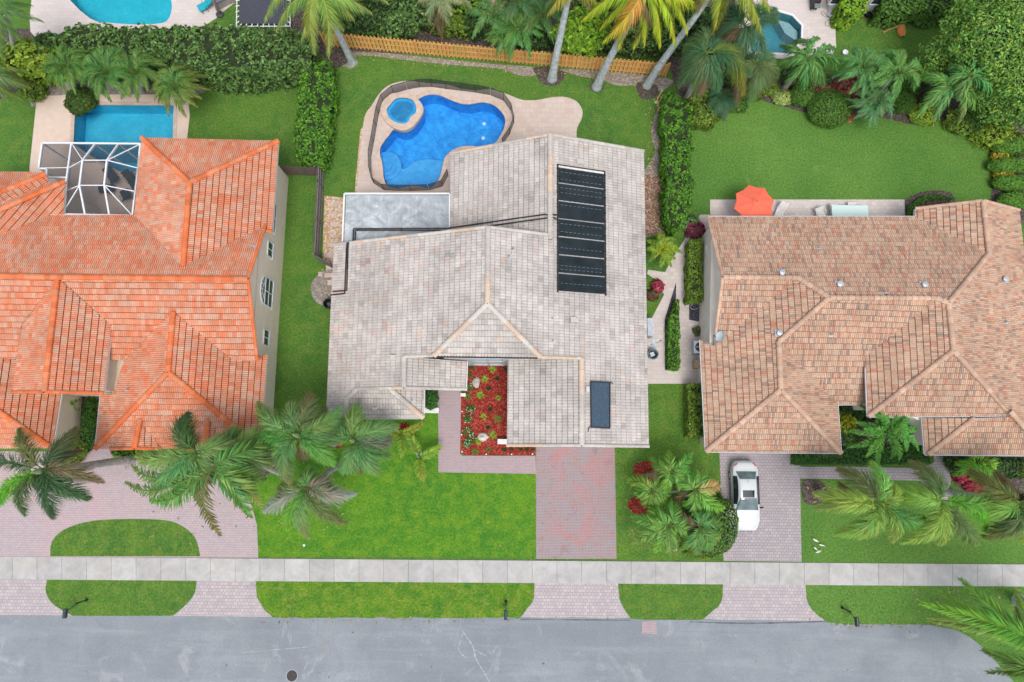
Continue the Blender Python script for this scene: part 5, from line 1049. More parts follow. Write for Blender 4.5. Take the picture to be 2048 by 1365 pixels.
# fallen palm boot
c = P(1801, 60, 0); t = thing('dry_palm_sheath', 'dry orange-brown palm leaf sheath lying on the top right lawn', 'palm sheath', c); mb = MB(); n = 8; prev = None
for i in range(n + 1):
    f = i / n; w = .42 * math.sin(math.pi * min(1, f * .85 + .12)) * (1 - f * .3); y = c.y - .75 + 1.7 * f; row = [Vector((c.x + w * math.cos(a) * 1.0, y, .08 + .28 * math.sin(a) * (1 - f * .5))) for a in [math.pi * k / 6 for k in range(7)]]
    if prev:
        for k in range(6): mb.face([prev[k], prev[k + 1], row[k + 1], row[k]], (.50 * ru(.85, 1.1), .22, .07))
    prev = row
mb.build('sheath', BARK, t); mb = MB(); mb.tube([(c.x - .3, c.y + .2, .15), (c.x - 1.0, c.y - .05, .08), (c.x - 1.5, c.y - .3, .05)], [.07, .05, .09], 6, (.45, .25, .12)); mb.build('stalk', BARK, t)
c = P(1914, 262, 0); mb = MB(); mb.mesh([c + Vector(v) for v in ((0, .28, .03), (.1, .05, .08), (.03, -.25, .02), (-.06, 0, .1))], [(0, 1, 3), (1, 2, 3), (0, 3, 2), (0, 2, 1)], (.5, .28, .15)); tag(mb.build('dry_leaf', BARK), 'small dry brown leaf lying on the big right back lawn', 'leaf')
# pink awning far away
c = P(1005, 2, 0); mb = MB(); t = thing('play_tent', 'pink and blue play thing showing between the trees at the top middle', 'play tent', c); mb.prism(world2([(980, -30), (1015, 8), (1002, 28), (990, 35), (975, 5)]), 0, .5); mb.build('pink_mat', plain('pink_cloth', (.62, .34, .30), .8), t); mb = MB(); mb.box((*tuple(P(1012, 0))[:2], .7), (.9, .5, .3), .3); mb.build('blue_top', plain('blue_cloth', (.05, .15, .4), .7), t)
# ================================================================ car
def car():
    L, t = 4.85, thing('parked_car', 'white four-door saloon car with a dark sunroof parked in the right-hand driveway', 'car', P(1484, 991, 0)); c0 = P(1484, 991, 0)
    PAINT = plain('white_car_paint', (0.60, 0.635, 0.65), 0.3, var=0.01, bump=0, spec=0.6); CG = plain('car_glass', (0.10, 0.15, 0.16), 0.06, var=0.35, scale=3, bump=0, spec=0.9); DG = plain('dark_car_glass', (0.012, 0.02, 0.022), 0.06, bump=0, spec=0.9)
    # station: y (front = -), zt centre, wr roof half width, zs shoulder of roof, wb belt half width, zb belt, wl lower half width
    S = [(-2.44, .50, .22, .49, .45, .46, .45), (-2.36, .66, .36, .64, .66, .58, .66), (-2.15, .77, .50, .75, .82, .68, .82), (-1.7, .85, .62, .84, .90, .78, .90), (-1.2, .92, .66, .91, .91, .86, .91), (-1.0, .96, .70, .95, .915, .89, .915),
         (-.55, 1.18, .64, 1.14, .915, .93, .92), (-.2, 1.36, .57, 1.33, .915, .95, .92), (.1, 1.43, .55, 1.40, .915, .955, .92), (.55, 1.45, .55, 1.41, .915, .96, .92), (.95, 1.42, .55, 1.38, .915, .965, .92), (1.2, 1.35, .55, 1.31, .91, .975, .915), (1.5, 1.21, .58, 1.17, .90, .985, .91), (1.75, 1.06, .64, 1.05, .88, .985, .90),
         (2.0, 1.05, .62, 1.04, .86, .96, .88), (2.25, 1.02, .52, 1.01, .76, .90, .78), (2.38, .92, .38, .90, .60, .80, .62), (2.45, .62, .28, .60, .48, .55, .48)]
    mb = MB(); rows = []
    for (y, zt, wr, zs, wb, zb, wl) in S:
        half = [(0, zt), (wr * .5, zt - .004), (wr * .88, zs + .012), (wr, zs), (wr + (wb - wr) * .5, zs + (zb - zs) * .5), (wb * .985, zb + .01), (wb, zb - .03), (wl, (zb + .3) / 2 + .05), (wl * .99, .36), (wl * .93, .22)]
        row = [(-x, z) for x, z in reversed(half)] + half[1:]; rows.append([c0 + Vector((x, y, z)) for x, z in row])
    m = len(rows[0]); vs = [p for r in rows for p in r]; fs = [(i * m + k, i * m + k + 1, (i + 1) * m + k + 1, (i + 1) * m + k) for i in range(len(rows) - 1) for k in range(m - 1)]
    fs.append(tuple(range(m))); fs.append(tuple((len(rows) - 1) * m + k for k in reversed(range(m)))); mb.mesh(vs, fs); b = mb.build('body', PAINT, t, True)
    md = b.modifiers.new('s', 'SUBSURF'); md.levels = 1; md.render_levels = 2
    def rp(i, k): # surface point with fractional indices
        i0, k0 = int(min(i, len(rows) - 2)), int(min(k, m - 2)); fi, fk = i - i0, k - k0
        return rows[i0][k0].lerp(rows[i0][k0 + 1], fk).lerp(rows[i0 + 1][k0].lerp(rows[i0 + 1][k0 + 1], fk), fi)
    def patch(name, i0, i1, k0, k1, mat, off, parent=t, n=6, taper=(0, 0)):
        g = MB(); G = []
        for a in range(n + 1):
            r = []
            for bb in range(n + 1):
                i = i0 + (i1 - i0) * a / n; f = bb / n; kk0 = k0 + taper[0] * (1 - a / n) + taper[1] * a / n; kk1 = k1 - taper[0] * (1 - a / n) - taper[1] * a / n
                r.append(rp(i, kk0 + (kk1 - kk0) * f) + off)
            G.append(r)
        for a in range(n):
            for bb in range(n): g.face([G[a][bb], G[a][bb + 1], G[a + 1][bb + 1], G[a + 1][bb]])
        return g.build(name, mat, parent, True)
    up = Vector((0, 0, .022))
    patch('windscreen', 5.15, 7.35, 5.9, 12.1, CG, up + Vector((0, -.012, 0)), taper=(-.8, .1)); patch('rear_window', 10.9, 12.8, 5.9, 12.1, CG, up + Vector((0, .012, 0)), taper=(.1, -.7))
    w = MB(); N_ = 6
    for a_ in range(N_):
        x0_, x1_ = -.40 + .8 * a_ / N_, -.40 + .8 * (a_ + 1) / N_; zf = lambda x: 1.462 - .06 * x * x
        w.face([c0 + Vector((x0_, -.06, zf(x0_) - .015)), c0 + Vector((x1_, -.06, zf(x1_) - .015)), c0 + Vector((x1_, .42, zf(x1_))), c0 + Vector((x0_, .42, zf(x0_)))])
    w.build('sunroof', DG, t)
    patch('side_window', 6.0, 11.6, 4.05, 5.5, DG, Vector((-.025, 0, .012))); patch('side_window', 6.0, 11.6, 12.5, 13.95, DG, Vector((.025, 0, .012)))
    for sx in (-1, 1):
        for y in (-1.5, 1.38):
            w = MB(); c = c0 + Vector((sx * .82, y, .33)); w.tube([c - Vector((.11, 0, 0)), c - Vector((.09, 0, 0)), c + Vector((.09, 0, 0)), c + Vector((.11, 0, 0))], [.28, .33, .33, .28], 24)
            wo = w.build('wheel', plain('tyre_rubber', (.02, .02, .02), .8), t); w = MB(); w.tube([c + Vector((sx * .112, 0, 0)), c + Vector((sx * .125, 0, 0))], [.21, .19], 16); w.build('rim', GALV, wo)
            w = MB(); N = 14; a_ = c0 + Vector((sx * .925, y, .33)); w.tube([a_ + Vector((0, .37 * math.cos(math.pi * k / N), .37 * math.sin(math.pi * k / N))) for k in range(N + 1)], .03, 6); w.build('wheel_arch', PAINT, t)
        w = MB(); c = c0 + Vector((sx * .99, -.78, .98)); w.tube([c + Vector((-sx * .1, .0, -.03)), c, c + Vector((sx * .14, .02, 0))], [.03, .07, .05], 8); w.build('side_mirror', BLACK if sx > 0 else PAINT, t)
        w = MB(); c = c0 + Vector((sx * .70, 2.2, .93)); w.bar(c + Vector((sx * -.14, .08, .0)), c + Vector((sx * .06, -.12, .0)), .07, .13); w.build('tail_light', plain('red_lens', (.5, .02, .03), .2, bump=0), t)
        w = MB(); c = c0 + Vector((sx * .66, -2.2, .70)); w.bar(c + Vector((sx * -.14, -.06, 0)), c + Vector((sx * .08, .14, .03)), .09, .08); w.build('headlight', plain('clear_lens', (.6, .65, .7), .1, bump=0), t)
    w = MB(); w.tube([c0 + Vector((0, 1.02, 1.42)), c0 + Vector((0, 1.06, 1.47))], [.03, .01], 6); w.build('roof_antenna', BLACK, t)
    w = MB(); w.box(c0 + Vector((0, 2.43, .72)), (.5, .02, .13)); w.build('number_plate', GALV, t)
    w = MB(); w.box(c0 + Vector((0, -2.42, .5)), (.9, .04, .14)); w.build('grille', BLACK, t)
    w = MB(); w.box(c0 + Vector((0, 0, .24)), (1.6, 4.3, .14)); w.build('underbody', DGREY, t)
car()
# ================================================================ vegetation
def V3(*a): return Vector(a)
UP = Vector((0, 0, 1))
def leaflet(mb, p, d, L, w, droop, col, sidev=None):
    s = d.cross(UP)
    if s.length < 0.05: s = Vector((1, 0, 0))
    s = (sidev or s.normalized()) * w; m = p + d * (L * 0.5) - UP * (droop * L * 0.15); e = p + d * L * 0.97 - UP * (droop * L * 0.55)
    i = len(mb.v); mb.v += [tuple(p - s * 0.35), tuple(p + s * 0.35), tuple(m + s * 0.5), tuple(m - s * 0.5), tuple(e)]
    mb.f += [(i, i + 1, i + 2, i + 3), (i + 3, i + 2, i + 4)]; mb.c += [col, col]; mb.m += [0, 0]
def jit(c, a=0.25, warm=0.1):
    k = 1 + ru(-a, a); w = ru(-warm, warm); return (max(0.005, c[0] * k * (1 + w * 2)), c[1] * k, max(0.004, c[2] * k * (1 - w)))
FR = {  # leaf length, stations, half width, mode
    'foxtail': dict(ll=1.22, n=66, w=0.036, per=6, fwd=54, roll=150, droop=1.15), 'coconut': dict(ll=1.0, n=62, w=0.05, per=2, fwd=52, roll=14, droop=1.3),
    'feather': dict(ll=0.5, n=44, w=0.034, per=3, fwd=42, roll=40, droop=0.6), 'areca': dict(ll=0.72, n=34, w=0.065, per=2, fwd=50, roll=30, droop=0.7),
    'date': dict(ll=0.95, n=90, w=0.035, per=3, fwd=48, roll=45, droop=0.15), 'broad': dict(ll=0.4, n=34, w=0.06, per=3, fwd=58, roll=50, droop=0.5), 'bottle': dict(ll=0.5, n=80, w=0.06, per=3, fwd=66, roll=45, droop=0.2),
    'fishtail': dict(ll=0.85, n=26, w=0.10, per=4, fwd=45, roll=80, droop=1.2)}
def frond(mb, C, T, arch, style, col, scale=1.0, rach=(0.16, 0.22, 0.05), curl=0.0, tipcol=None):
    S = FR[style]; d0 = T - C; L = d0.length; N = max(8, int(S['n'] * min(1.6, L / 3.2 + 0.3))); side0 = d0.cross(UP)
    side0 = side0.normalized() if side0.length > .01 else Vector((1, 0, 0))
    pts = []
    for i in range(N + 1):
        s = i / N; pts.append(C + d0 * s + UP * (arch * 4 * s * (1 - s) * (1 - 0.25 * s)) + side0 * (curl * L * math.sin(math.pi * s) * 0.5))
    rt = [0.045 * (1 - 0.8 * i / N) * max(.5, scale) for i in range(0, N + 1, max(1, N // 8))]
    mb.tube([pts[i] for i in range(0, N + 1, max(1, N // 8))], rt, 4, rach, cap=False)
    for i in range(int(N * 0.1), N):
        s = i / N; t = (pts[i + 1] - pts[i]).normalized(); sd = t.cross(UP)
        sd = sd.normalized() if sd.length > .05 else side0
        u2 = sd.cross(t); prof = (0.45 + 0.55 * math.sin(math.pi * min(1, s * 0.85 + 0.12))) * (1 - 0.55 * s ** 3); base = col
        if tipcol: base = tuple(a + (b - a) * max(0, s - .25) / .75 for a, b in zip(col, tipcol))
        for k in range(S['per']):
            sg = 1 if k % 2 else -1; f = R(S['fwd'] + ru(-9, 9)) * (1 - 0.35 * s)
            if S['roll'] > 100: ro = R(ru(-60, 215)); dr = t * math.cos(f) + (sd * math.cos(ro) + u2 * math.sin(ro)) * math.sin(f)
            else: ro = R(ru(-S['roll'], S['roll']) + 6); dr = t * math.cos(f) + (sd * (sg * math.cos(ro)) + u2 * math.sin(ro)) * math.sin(f)
            leaflet(mb, pts[i] + t * ru(0, L / N), dr, S['ll'] * scale * prof * ru(.8, 1.1), S['w'] * scale, S['droop'] * ru(.6, 1.3), jit(base, .38, .14))
def trunk_mesh(mb, a, b, r0, r1, bulge=1.0, col=(0.42, 0.43, 0.42), sag=0.0, ring=0.22):
    n = max(6, int((b - a).length / ring)); side = (b - a).cross(UP); side = side.normalized() if side.length > .01 else Vector((1, 0, 0)); path = []; rr = []
    for i in range(n + 1):
        s = i / n; e = s * s * (3 - 2 * s) * 0.5 + s * 0.5; p = a.lerp(b, s); p.x = a.x + (b.x - a.x) * e; p.y = a.y + (b.y - a.y) * e
        path.append(p); rr.append((r0 + (r1 - r0) * s) * (1 + .05 * (i % 2)) * (1 + 0.35 * math.exp(-s * 14)) * (1 + (bulge - 1) * math.sin(math.pi * min(1, s * 1.15))))
    i0 = len(mb.f); mb.tube(path, rr, 12, col)
    for k in range(i0, len(mb.f)): f = ru(.82, 1.1); mb.c[k] = tuple(v * f for v in col)
def palm(name, label, base, crown, zc, style, tips=(), auto=0, length=3.0, col=(0.07, 0.16, 0.04), group=None, tr=(0.2, 0.14), tcol=(0.40, 0.41, 0.40), zd=1.2, arch=0.9, scale=1.0, cat='palm tree', tipcols=None, rach=(0.16, 0.24, 0.06), seed=None, shaft=None, elev=(0.1, 0.9), tipcol=None, curl=0.3, ang0=None):
    K_ = 1.45; length *= 1.22; col = tuple(v * K_ for v in col); tipcol = tipcol and tuple(v * K_ * .85 for v in tipcol); tipcols = {k: tuple(min(.5, v * 1.35) for v in c) for k, c in (tipcols or {}).items()}
    random.seed(seed if seed is not None else int(base[0] * 13 + base[1] * 7))
    B = P(base[0], base[1], 0); C = P(crown[0], crown[1], zc); t = thing(name, label, cat, B, group=group)
    mb = MB(); trunk_mesh(mb, B, C, tr[0], tr[1], col=tcol); mb.build('trunk', BARK, t)
    if shaft:
        mb = MB(); d = (C - B).normalized(); mb.tube([C - d * 0.2, C + d * 0.5, C + d * 1.0], [tr[1] * 1.15, tr[1], 0.05], 10, shaft); mb.build('crown_shaft', BARK, t)
    mb = MB()
    for k, tp in enumerate(tips):
        x, y = tp[0], tp[1]; T0 = P(x, y, zc); hl = (T0 - C).length; dz = zd * (tp[2] if len(tp) > 2 else 1) * (0.5 + hl / 5); T = P(x, y, max(0.6, zc - dz))
        c = (tipcols or {}).get(k, col); frond(mb, C, T, arch * (0.4 + hl / 4), style, jit(c, .16, .12), scale * ru(.85, 1.12), rach, curl=ru(-curl, curl), tipcol=tipcol or tuple(v * ru(.8, 1.3) for v in (c[0] * 1.2, c[1], c[2])))
    for k in range(auto):
        a = (ang0 or 0) + 2 * math.pi * (k + ru(-.3, .3)) / auto * (1 if auto < 10 else 2.618); e = elev[0] + (elev[1] - elev[0]) * (k / max(1, auto - 1)); l = length * ru(.85, 1.1)
        T = C + Vector((math.cos(a) * l * math.cos(e), math.sin(a) * l * math.cos(e), l * math.sin(e) * 0.5 - zd * (1 - e) * .8)); T.z = max(T.z, 0.25)
        frond(mb, C, T, arch * ru(.7, 1.2), style, jit(col, .12, .08), scale, rach, curl=ru(-curl, curl), tipcol=tipcol)
    if style in ('foxtail', 'coconut', 'areca', 'date') and zc > 3:      # old brown fronds hanging under the crown
        for k in range(random.choice((1, 2, 3))):
            a = ru(0, 6.28); l = ru(1.2, 2.2); T = C + Vector((math.cos(a) * l, math.sin(a) * l, -ru(1.6, 2.4))); frond(mb, C - Vector((0, 0, .15)), T, .5, style, (.20, .15, .08), scale * .7, (.25, .18, .1), curl=ru(-.4, .4))
    mb.build('crown', LEAF, t); return t
Z8 = lambda pts: zr(480, 780, 4.266, pts)
FOX, FOX2, FOX3 = (0.125, 0.235, 0.075), (0.185, 0.31, 0.065), (0.085, 0.18, 0.045)
GF = 'feathery palms in the front yards'
palm('palm_tree', 'bushy dark green palm nearest the left front corner of the grey house', (668, 888), (597, 872), 8, 'foxtail', Z8([(150, 110), (40, 500), (590, 30), (860, 150), (420, 800), (790, 640), (820, 400), (300, 560), (430, 120)]), col=FOX, group=GF, shaft=(0.2, 0.3, 0.14), tipcols={1: (0.09, 0.24, 0.04), 5: (0.10, 0.26, 0.05), 2: (.13, .17, .06)})
palm('palm_tree', 'bushy dark palm right in front of the small bay roof of the grey house', (748, 885), (708, 882), 6.3, 'foxtail', Z8([(1000, 130), (790, 230), (1340, 310), (1290, 430), (1270, 570), (1170, 720), (870, 700), (640, 330)]), col=FOX, group=GF, shaft=(0.2, 0.3, 0.14), tipcols={3: (.16, .17, .11), 4: (0.09, 0.22, 0.05)})
palm('palm_tree', 'palm with grey dying fronds in the left part of the front lawn', (678, 932), (616, 974), 5.8, 'foxtail', Z8([(980, 890), (900, 1140), (580, 1270), (400, 1200), (200, 1040), (340, 830), (620, 690), (740, 790), (850, 1000)]), col=FOX, group=GF, tipcols={0: (.30, .29, .27), 1: (.13, .18, .06), 4: (.25, .27, .24), 3: (.12, .26, .03), 7: (.2, .19, .16)})
palm('palm_tree', 'dark palm over the pink driveway at the far left, nearest the photo edge', (263, 920), (88, 942), 9, 'foxtail', [(38, 858), (152, 856), (203, 965), (176, 998), (104, 1036), (0, 1010), (-55, 935), (48, 1030), (128, 985)], col=(0.05, 0.11, 0.04), group=GF, shaft=(0.2, 0.3, 0.14), tipcols={0: (.10, .14, .05), 1: (.09, .13, .06), 2: (.13, .14, .08), 5: (0.10, 0.30, 0.02)}, tcol=(.36, .34, .33), tr=(.28, .18))
palm('palm_tree', 'dark palm with a frond standing over the orange roof edge, left of its twin', (520, 908), (393, 904), 10, 'foxtail', [(375, 828), (272, 912), (480, 895), (300, 990), (355, 985), (420, 960)], col=FOX, group=GF, tipcols={0: (.05, .12, .04)}, tcol=(.38, .37, .37), tr=(.26, .17))
palm('palm_tree', 'loose green palm with long hanging fronds over the pink driveway by the cream wall', (545, 925), (425, 935), 10, 'areca', [(250, 965), (262, 930), (300, 1000), (350, 1000), (400, 1012), (440, 1072), (500, 1035), (525, 1015), (530, 960), (480, 880), (548, 880)], col=(0.085, 0.19, 0.04), group=GF, scale=1.5, tipcols={7: (.22, .30, .06), 5: (.11, .13, .05)}, tcol=(.38, .37, .37), tr=(.26, .17), zd=1.8)
palm('palm_tree', 'dark palm overlapping the orange roof corner beside the cream wall', (560, 945), (470, 905), 8, 'foxtail', [(540, 862), (470, 860), (540, 930), (510, 985), (430, 880), (480, 965)], col=FOX, group=GF, tcol=(.38, .37, .37))
palm('palm_tree', 'feathery palm on the right lawn nearest the white car', (1637, 987), (1752, 1006), 8, 'foxtail', [(1677, 938), (1744, 924), (1633, 988), (1636, 1020), (1849, 1036), (1674, 1070), (1788, 1084), (1790, 975), (1722, 1075)], col=FOX2, group=GF, tr=(.22, .13), tipcols={0: (.11, .14, .05), 4: (.10, .24, .05)})
palm('palm_tree', 'feathery palm standing in the middle of the right lawn between two others', (1770, 985), (1880, 1001), 7.6, 'foxtail', [(1825, 925), (1790, 984), (2008, 1001), (1972, 1062), (1806, 1086), (1882, 1088), (1957, 1090), (1845, 980)], col=FOX2, group=GF, tr=(.22, .13), tipcols={3: (.10, .32, .03), 0: (.12, .16, .05), 6: (.16, .19, .06), 2: (.09, .22, .04)})
palm('palm_tree', 'feathery palm cut by the right edge of the photo, in the right lawn', (1900, 985), (2035, 1006), 8, 'foxtail', [(1942, 942), (1972, 1075), (2010, 1075), (2048, 1085), (2110, 1050), (2100, 960), (2060, 930), (1960, 1010)], col=FOX2, group=GF, tr=(.22, .13), tipcols={1: (.11, .15, .05), 0: (.13, .18, .05)})
palm('palm_tree', 'large palm with long yellow-ribbed fronds at the lower right corner', (2036, 1200), (2085, 1292), 8, 'date', [(1843, 1207), (1858, 1240), (1922, 1158), (1880, 1185), (1950, 1220), (2030, 1180), (2100, 1150), (2200, 1250), (2180, 1350)], col=(0.125, 0.27, 0.04), group=GF, tr=(.36, .26), tcol=(.52, .54, .54), rach=(.36, .50, .04), scale=1.15, zd=.8)
palm('palm_tree', 'palm whose fronds reach over the road at the bottom right corner', (2060, 1290), (2110, 1330), 6.5, 'date', [(1885, 1368), (1900, 1395), (1965, 1300), (1990, 1420), (2050, 1440), (1975, 1345), (2150, 1300)], col=(0.11, 0.25, 0.05), group=GF, tr=(.3, .2), rach=(.3, .42, .06), scale=1.1, zd=.8)
# spindle palms with twisted fronds in the front lawn
palm('spindle_palm', 'small spindly palm with three curling yellow-green fronds in the front lawn', (838, 911), (838, 915), 1.3, 'bottle', [(800, 862), (884, 892), (846, 962)], col=(0.17, 0.26, 0.03), group='small spindly palms in the front lawn', rach=(.16, .24, .02), curl=.5, zd=.2, arch=.35, tcol=(.55, .56, .58), tr=(.12, .08), seed=5, scale=1.1)
palm('spindle_palm', 'small spindly palm with two fronds at the mulch patch below the bay roof', (804, 866), (800, 868), 1.4, 'bottle', [(851, 840), (803, 915), (788, 862)], col=(0.16, 0.24, 0.03), group='small spindly palms in the front lawn', rach=(.16, .24, .02), curl=.35, zd=.2, arch=.35, tcol=(.5, .5, .5), tr=(.1, .07), seed=8, scale=.95)
# clumping palms by the driveway
GA = 'clumping palms between the two driveways'
AR = (0.10, 0.24, 0.04)
palm('clump_palm', 'upper yellowish green palm of the clump right of the red driveway', (1296, 950), (1342, 944), 3.6, 'areca', [(1303, 915), (1338, 900), (1385, 905), (1390, 950), (1312, 945), (1365, 985), (1330, 985)], col=(.11, .24, .04), group=GA, scale=1.1, tr=(.1, .07))
palm('clump_palm', 'leftmost palm of the clump, its fronds over the red mulch and driveway edge', (1284, 968), (1303, 982), 2.8, 'areca', [(1253, 963), (1270, 990), (1330, 960), (1340, 1000), (1292, 1015), (1325, 1020), (1345, 975)], col=(.12, .25, .04), group=GA, scale=1.1, tr=(.1, .07))
palm('clump_palm', 'palm of the clump between the tall thin frond and the round clipped tree', (1330, 985), (1388, 980), 3.8, 'areca', [(1391, 925), (1440, 972), (1450, 1015), (1425, 1035), (1400, 1040), (1370, 1015), (1350, 950), (1375, 935)], col=(.12, .27, .04), group=GA, scale=1.25, tr=(.1, .07), tipcols={1: (.28, .26, .10)})
palm('clump_palm', 'lower left palm of the clump nearest the sidewalk and ground box', (1300, 1015), (1340, 1050), 3.6, 'areca', [(1262, 1032), (1285, 1075), (1262, 1085), (1310, 1105), (1345, 1110), (1385, 1090), (1390, 1045), (1300, 1015), (1345, 1000)], col=(.10, .24, .045), group=GA, scale=1.25, tr=(.1, .07))
palm('clump_palm', 'lower right palm of the clump spreading over the round clipped tree', (1345, 1020), (1398, 1052), 4.0, 'areca', [(1442, 1072), (1425, 1100), (1395, 1110), (1360, 1100), (1430, 1030), (1380, 1010), (1445, 1048)], col=(.085, .21, .05), group=GA, scale=1.2, tr=(.1, .07))
# tall coconut palms across the back
CO = (0.30, 0.38, 0.03); GC = 'tall coconut palms along the back fence'
palm('coconut_palm', 'coconut palm left end of the back fence, its crown over the long hedge', (704, 126), (642, -8), 8.0, 'coconut', [(528, 42), (552, 60), (602, 82), (628, 108), (655, 112), (688, 60), (708, 38), (742, 24), (775, 5), (700, -80), (600, -90), (500, -40)], col=(.17, .27, .05), tipcol=(.24, .28, .08), group=GC, tr=(.26, .16), tcol=(.44, .49, .50), rach=(.42, .46, .1), zd=1.6, scale=1.0)
palm('coconut_palm', 'coconut palm with a nearly straight pale trunk at the back fence', (1104, 158), (1146, -55), 10.0, 'coconut', [(1096, 28), (1112, 15), (1168, 5), (1195, 10), (1080, -40), (1220, -60), (1150, -150)], col=(.26, .30, .04), tipcol=(.32, .26, .05), group=GC, tr=(.3, .17), tcol=(.44, .49, .50), rach=(.45, .46, .05), zd=1.8)
palm('coconut_palm', 'leaning coconut palm with bright yellow-green fronds and some brown ones', (1193, 175), (1284, -12), 10.5, 'coconut', [(1163, 42), (1206, 84), (1240, 100, 1.8), (1266, 96, 2.0), (1290, 92, 1.7), (1322, 92, 1.6), (1352, 92, 1.5), (1376, 66, 1.3), (1408, 22), (1180, -10), (1280, -110), (1380, -60), (1200, 58, 1.6)], col=CO, tipcol=(.36, .40, .03), group=GC, tr=(.3, .17), tcol=(.44, .49, .50), rach=(.55, .55, .04), zd=2.0, scale=1.05, tipcols={1: (.40, .22, .05), 2: (.34, .24, .10), 3: (.34, .30, .28), 9: (.35, .33, .3)})
palm('coconut_palm', 'coconut palm at the right end of the back fence with drooping olive fronds', (1294, 172), (1446, -50), 11.5, 'coconut', [(1425, 70, 1.6), (1432, 55, 1.4), (1510, 70, 1.5), (1528, 82, 1.5), (1392, 10), (1540, 20), (1370, -40), (1560, -40), (1450, -150)], col=(.22, .30, .04), tipcol=(.30, .30, .05), group=GC, tr=(.28, .16), tcol=(.44, .49, .50), rach=(.4, .42, .06), zd=2.0, scale=1.0)
# dense foxtail group behind the right end of the fence
DK = (0.075, 0.15, 0.06); GD = 'dark feathery palms crowded behind the fence'
palm('palm_tree', 'dark drooping palm right of the back fence end, its crown centre over the hedge', (1372, 200), (1412, 106), 8, 'foxtail', [(1392, 188), (1440, 178), (1488, 190), (1502, 150), (1495, 95), (1370, 140), (1372, 95), (1415, 60), (1358, 170), (1462, 120)], col=DK, group=GD, zd=2.2, scale=1.05, tipcols={2: (.15, .23, .04), 0: (.12, .17, .06)})
palm('palm_tree', 'dark palm leaning over the teal pool edge beside the pale deck', (1440, 150), (1488, 52), 8, 'foxtail', [(1556, 42), (1530, 105), (1480, 115), (1452, 130), (1548, 15), (1480, -20), (1420, 30), (1428, 90)], col=(.065, .14, .07), group=GD, zd=2.0, scale=.95, tipcols={0: (.08, .19, .05)})
palm('palm_tree', 'grey-green palm just below the teal pool, drooping over the round shrubs', (1500, 190), (1512, 130), 5, 'foxtail', [(1555, 152), (1535, 172), (1505, 178), (1475, 165), (1545, 118), (1480, 120), (1500, 205)], col=(.10, .17, .07), group=GD, zd=1.6, scale=.9)
palm('palm_tree', 'small bluish drooping palm at the top left corner of the big back lawn', (1440, 205), (1440, 196), 1.6, 'foxtail', [(1412, 215), (1425, 232), (1448, 240), (1468, 215), (1460, 190), (1420, 190)], col=(.07, .15, .07), group=GD, zd=.5, scale=.6, tr=(.1, .08))
# palms along the back of the right garden
GB = 'palms in the back border of the right garden'
palm('palm_tree', 'broad drooping palm with split leaves between the teal pool and its deck', (1568, 178), (1616, 118), 4.5, 'fishtail', [(1560, 90), (1590, 80), (1640, 78), (1672, 100), (1680, 140), (1650, 170), (1610, 178), (1570, 165), (1548, 130), (1600, 110), (1655, 120)], col=(.08, .20, .05), group=GB, zd=1.4, tcol=(.35, .31, .28))
palm('palm_tree', 'green feather palm above the red-leaved plants, left of its close twin', (1738, 200), (1718, 142), 3.2, 'feather', auto=20, length=1.9, col=(.09, .23, .07), group=GB, scale=1.3, zd=.8)
palm('palm_tree', 'green feather palm with one upright yellowish frond, right of its close twin', (1752, 190), (1788, 150), 3.6, 'feather', [(1748, 105), (1798, 100)], auto=18, length=1.9, col=(.10, .24, .06), group=GB, scale=1.3, zd=.8, tipcols={0: (.22, .33, .04), 1: (.2, .3, .04)})
palm('palm_tree', 'round pale green palm beside the clipped dome shrub on the big back lawn', (1745, 222), (1742, 215), 1.4, 'feather', auto=30, length=1.55, col=(.11, .24, .10), group=GB, scale=1.1, zd=.35, tr=(.12, .1), elev=(.0, 1.1))
palm('palm_tree', 'wide wispy palm left of the great tree at the top right', (1855, 205), (1900, 175), 5, 'fishtail', [(1840, 150), (1860, 185), (1835, 235), (1870, 240), (1920, 245), (1950, 220), (1965, 180), (1940, 140), (1890, 130), (1930, 200)], col=(.11, .26, .07), group=GB, zd=1.2, tcol=(.38, .35, .33))
palm('palm_tree', 'wispy palm whose pale leaning trunk shows below it near the top right hedge', (1980, 225), (1935, 155), 6, 'fishtail', [(1900, 130), (1950, 110), (1990, 140), (1985, 190), (1920, 200), (1890, 170)], col=(.10, .24, .07), group=GB, zd=1.2, tcol=(.5, .48, .46), tr=(.13, .1))
palm('palm_tree', 'broad bright green palm in the pocket between the front wings of the terracotta house', (1775, 868), (1764, 864), 3.0, 'broad', auto=22, length=2.1, col=(.08, .24, .04), zd=.5, scale=1.15, tr=(.16, .12), elev=(.0, .9), group='palms hugging the terracotta house')
palm('palm_tree', 'low bright palm under the front gutter at the right of the terracotta house', (1960, 925), (1945, 922), 1.2, 'areca', auto=12, length=1.5, col=(.13, .30, .03), zd=.3, group='palms hugging the terracotta house', tr=(.08, .06))
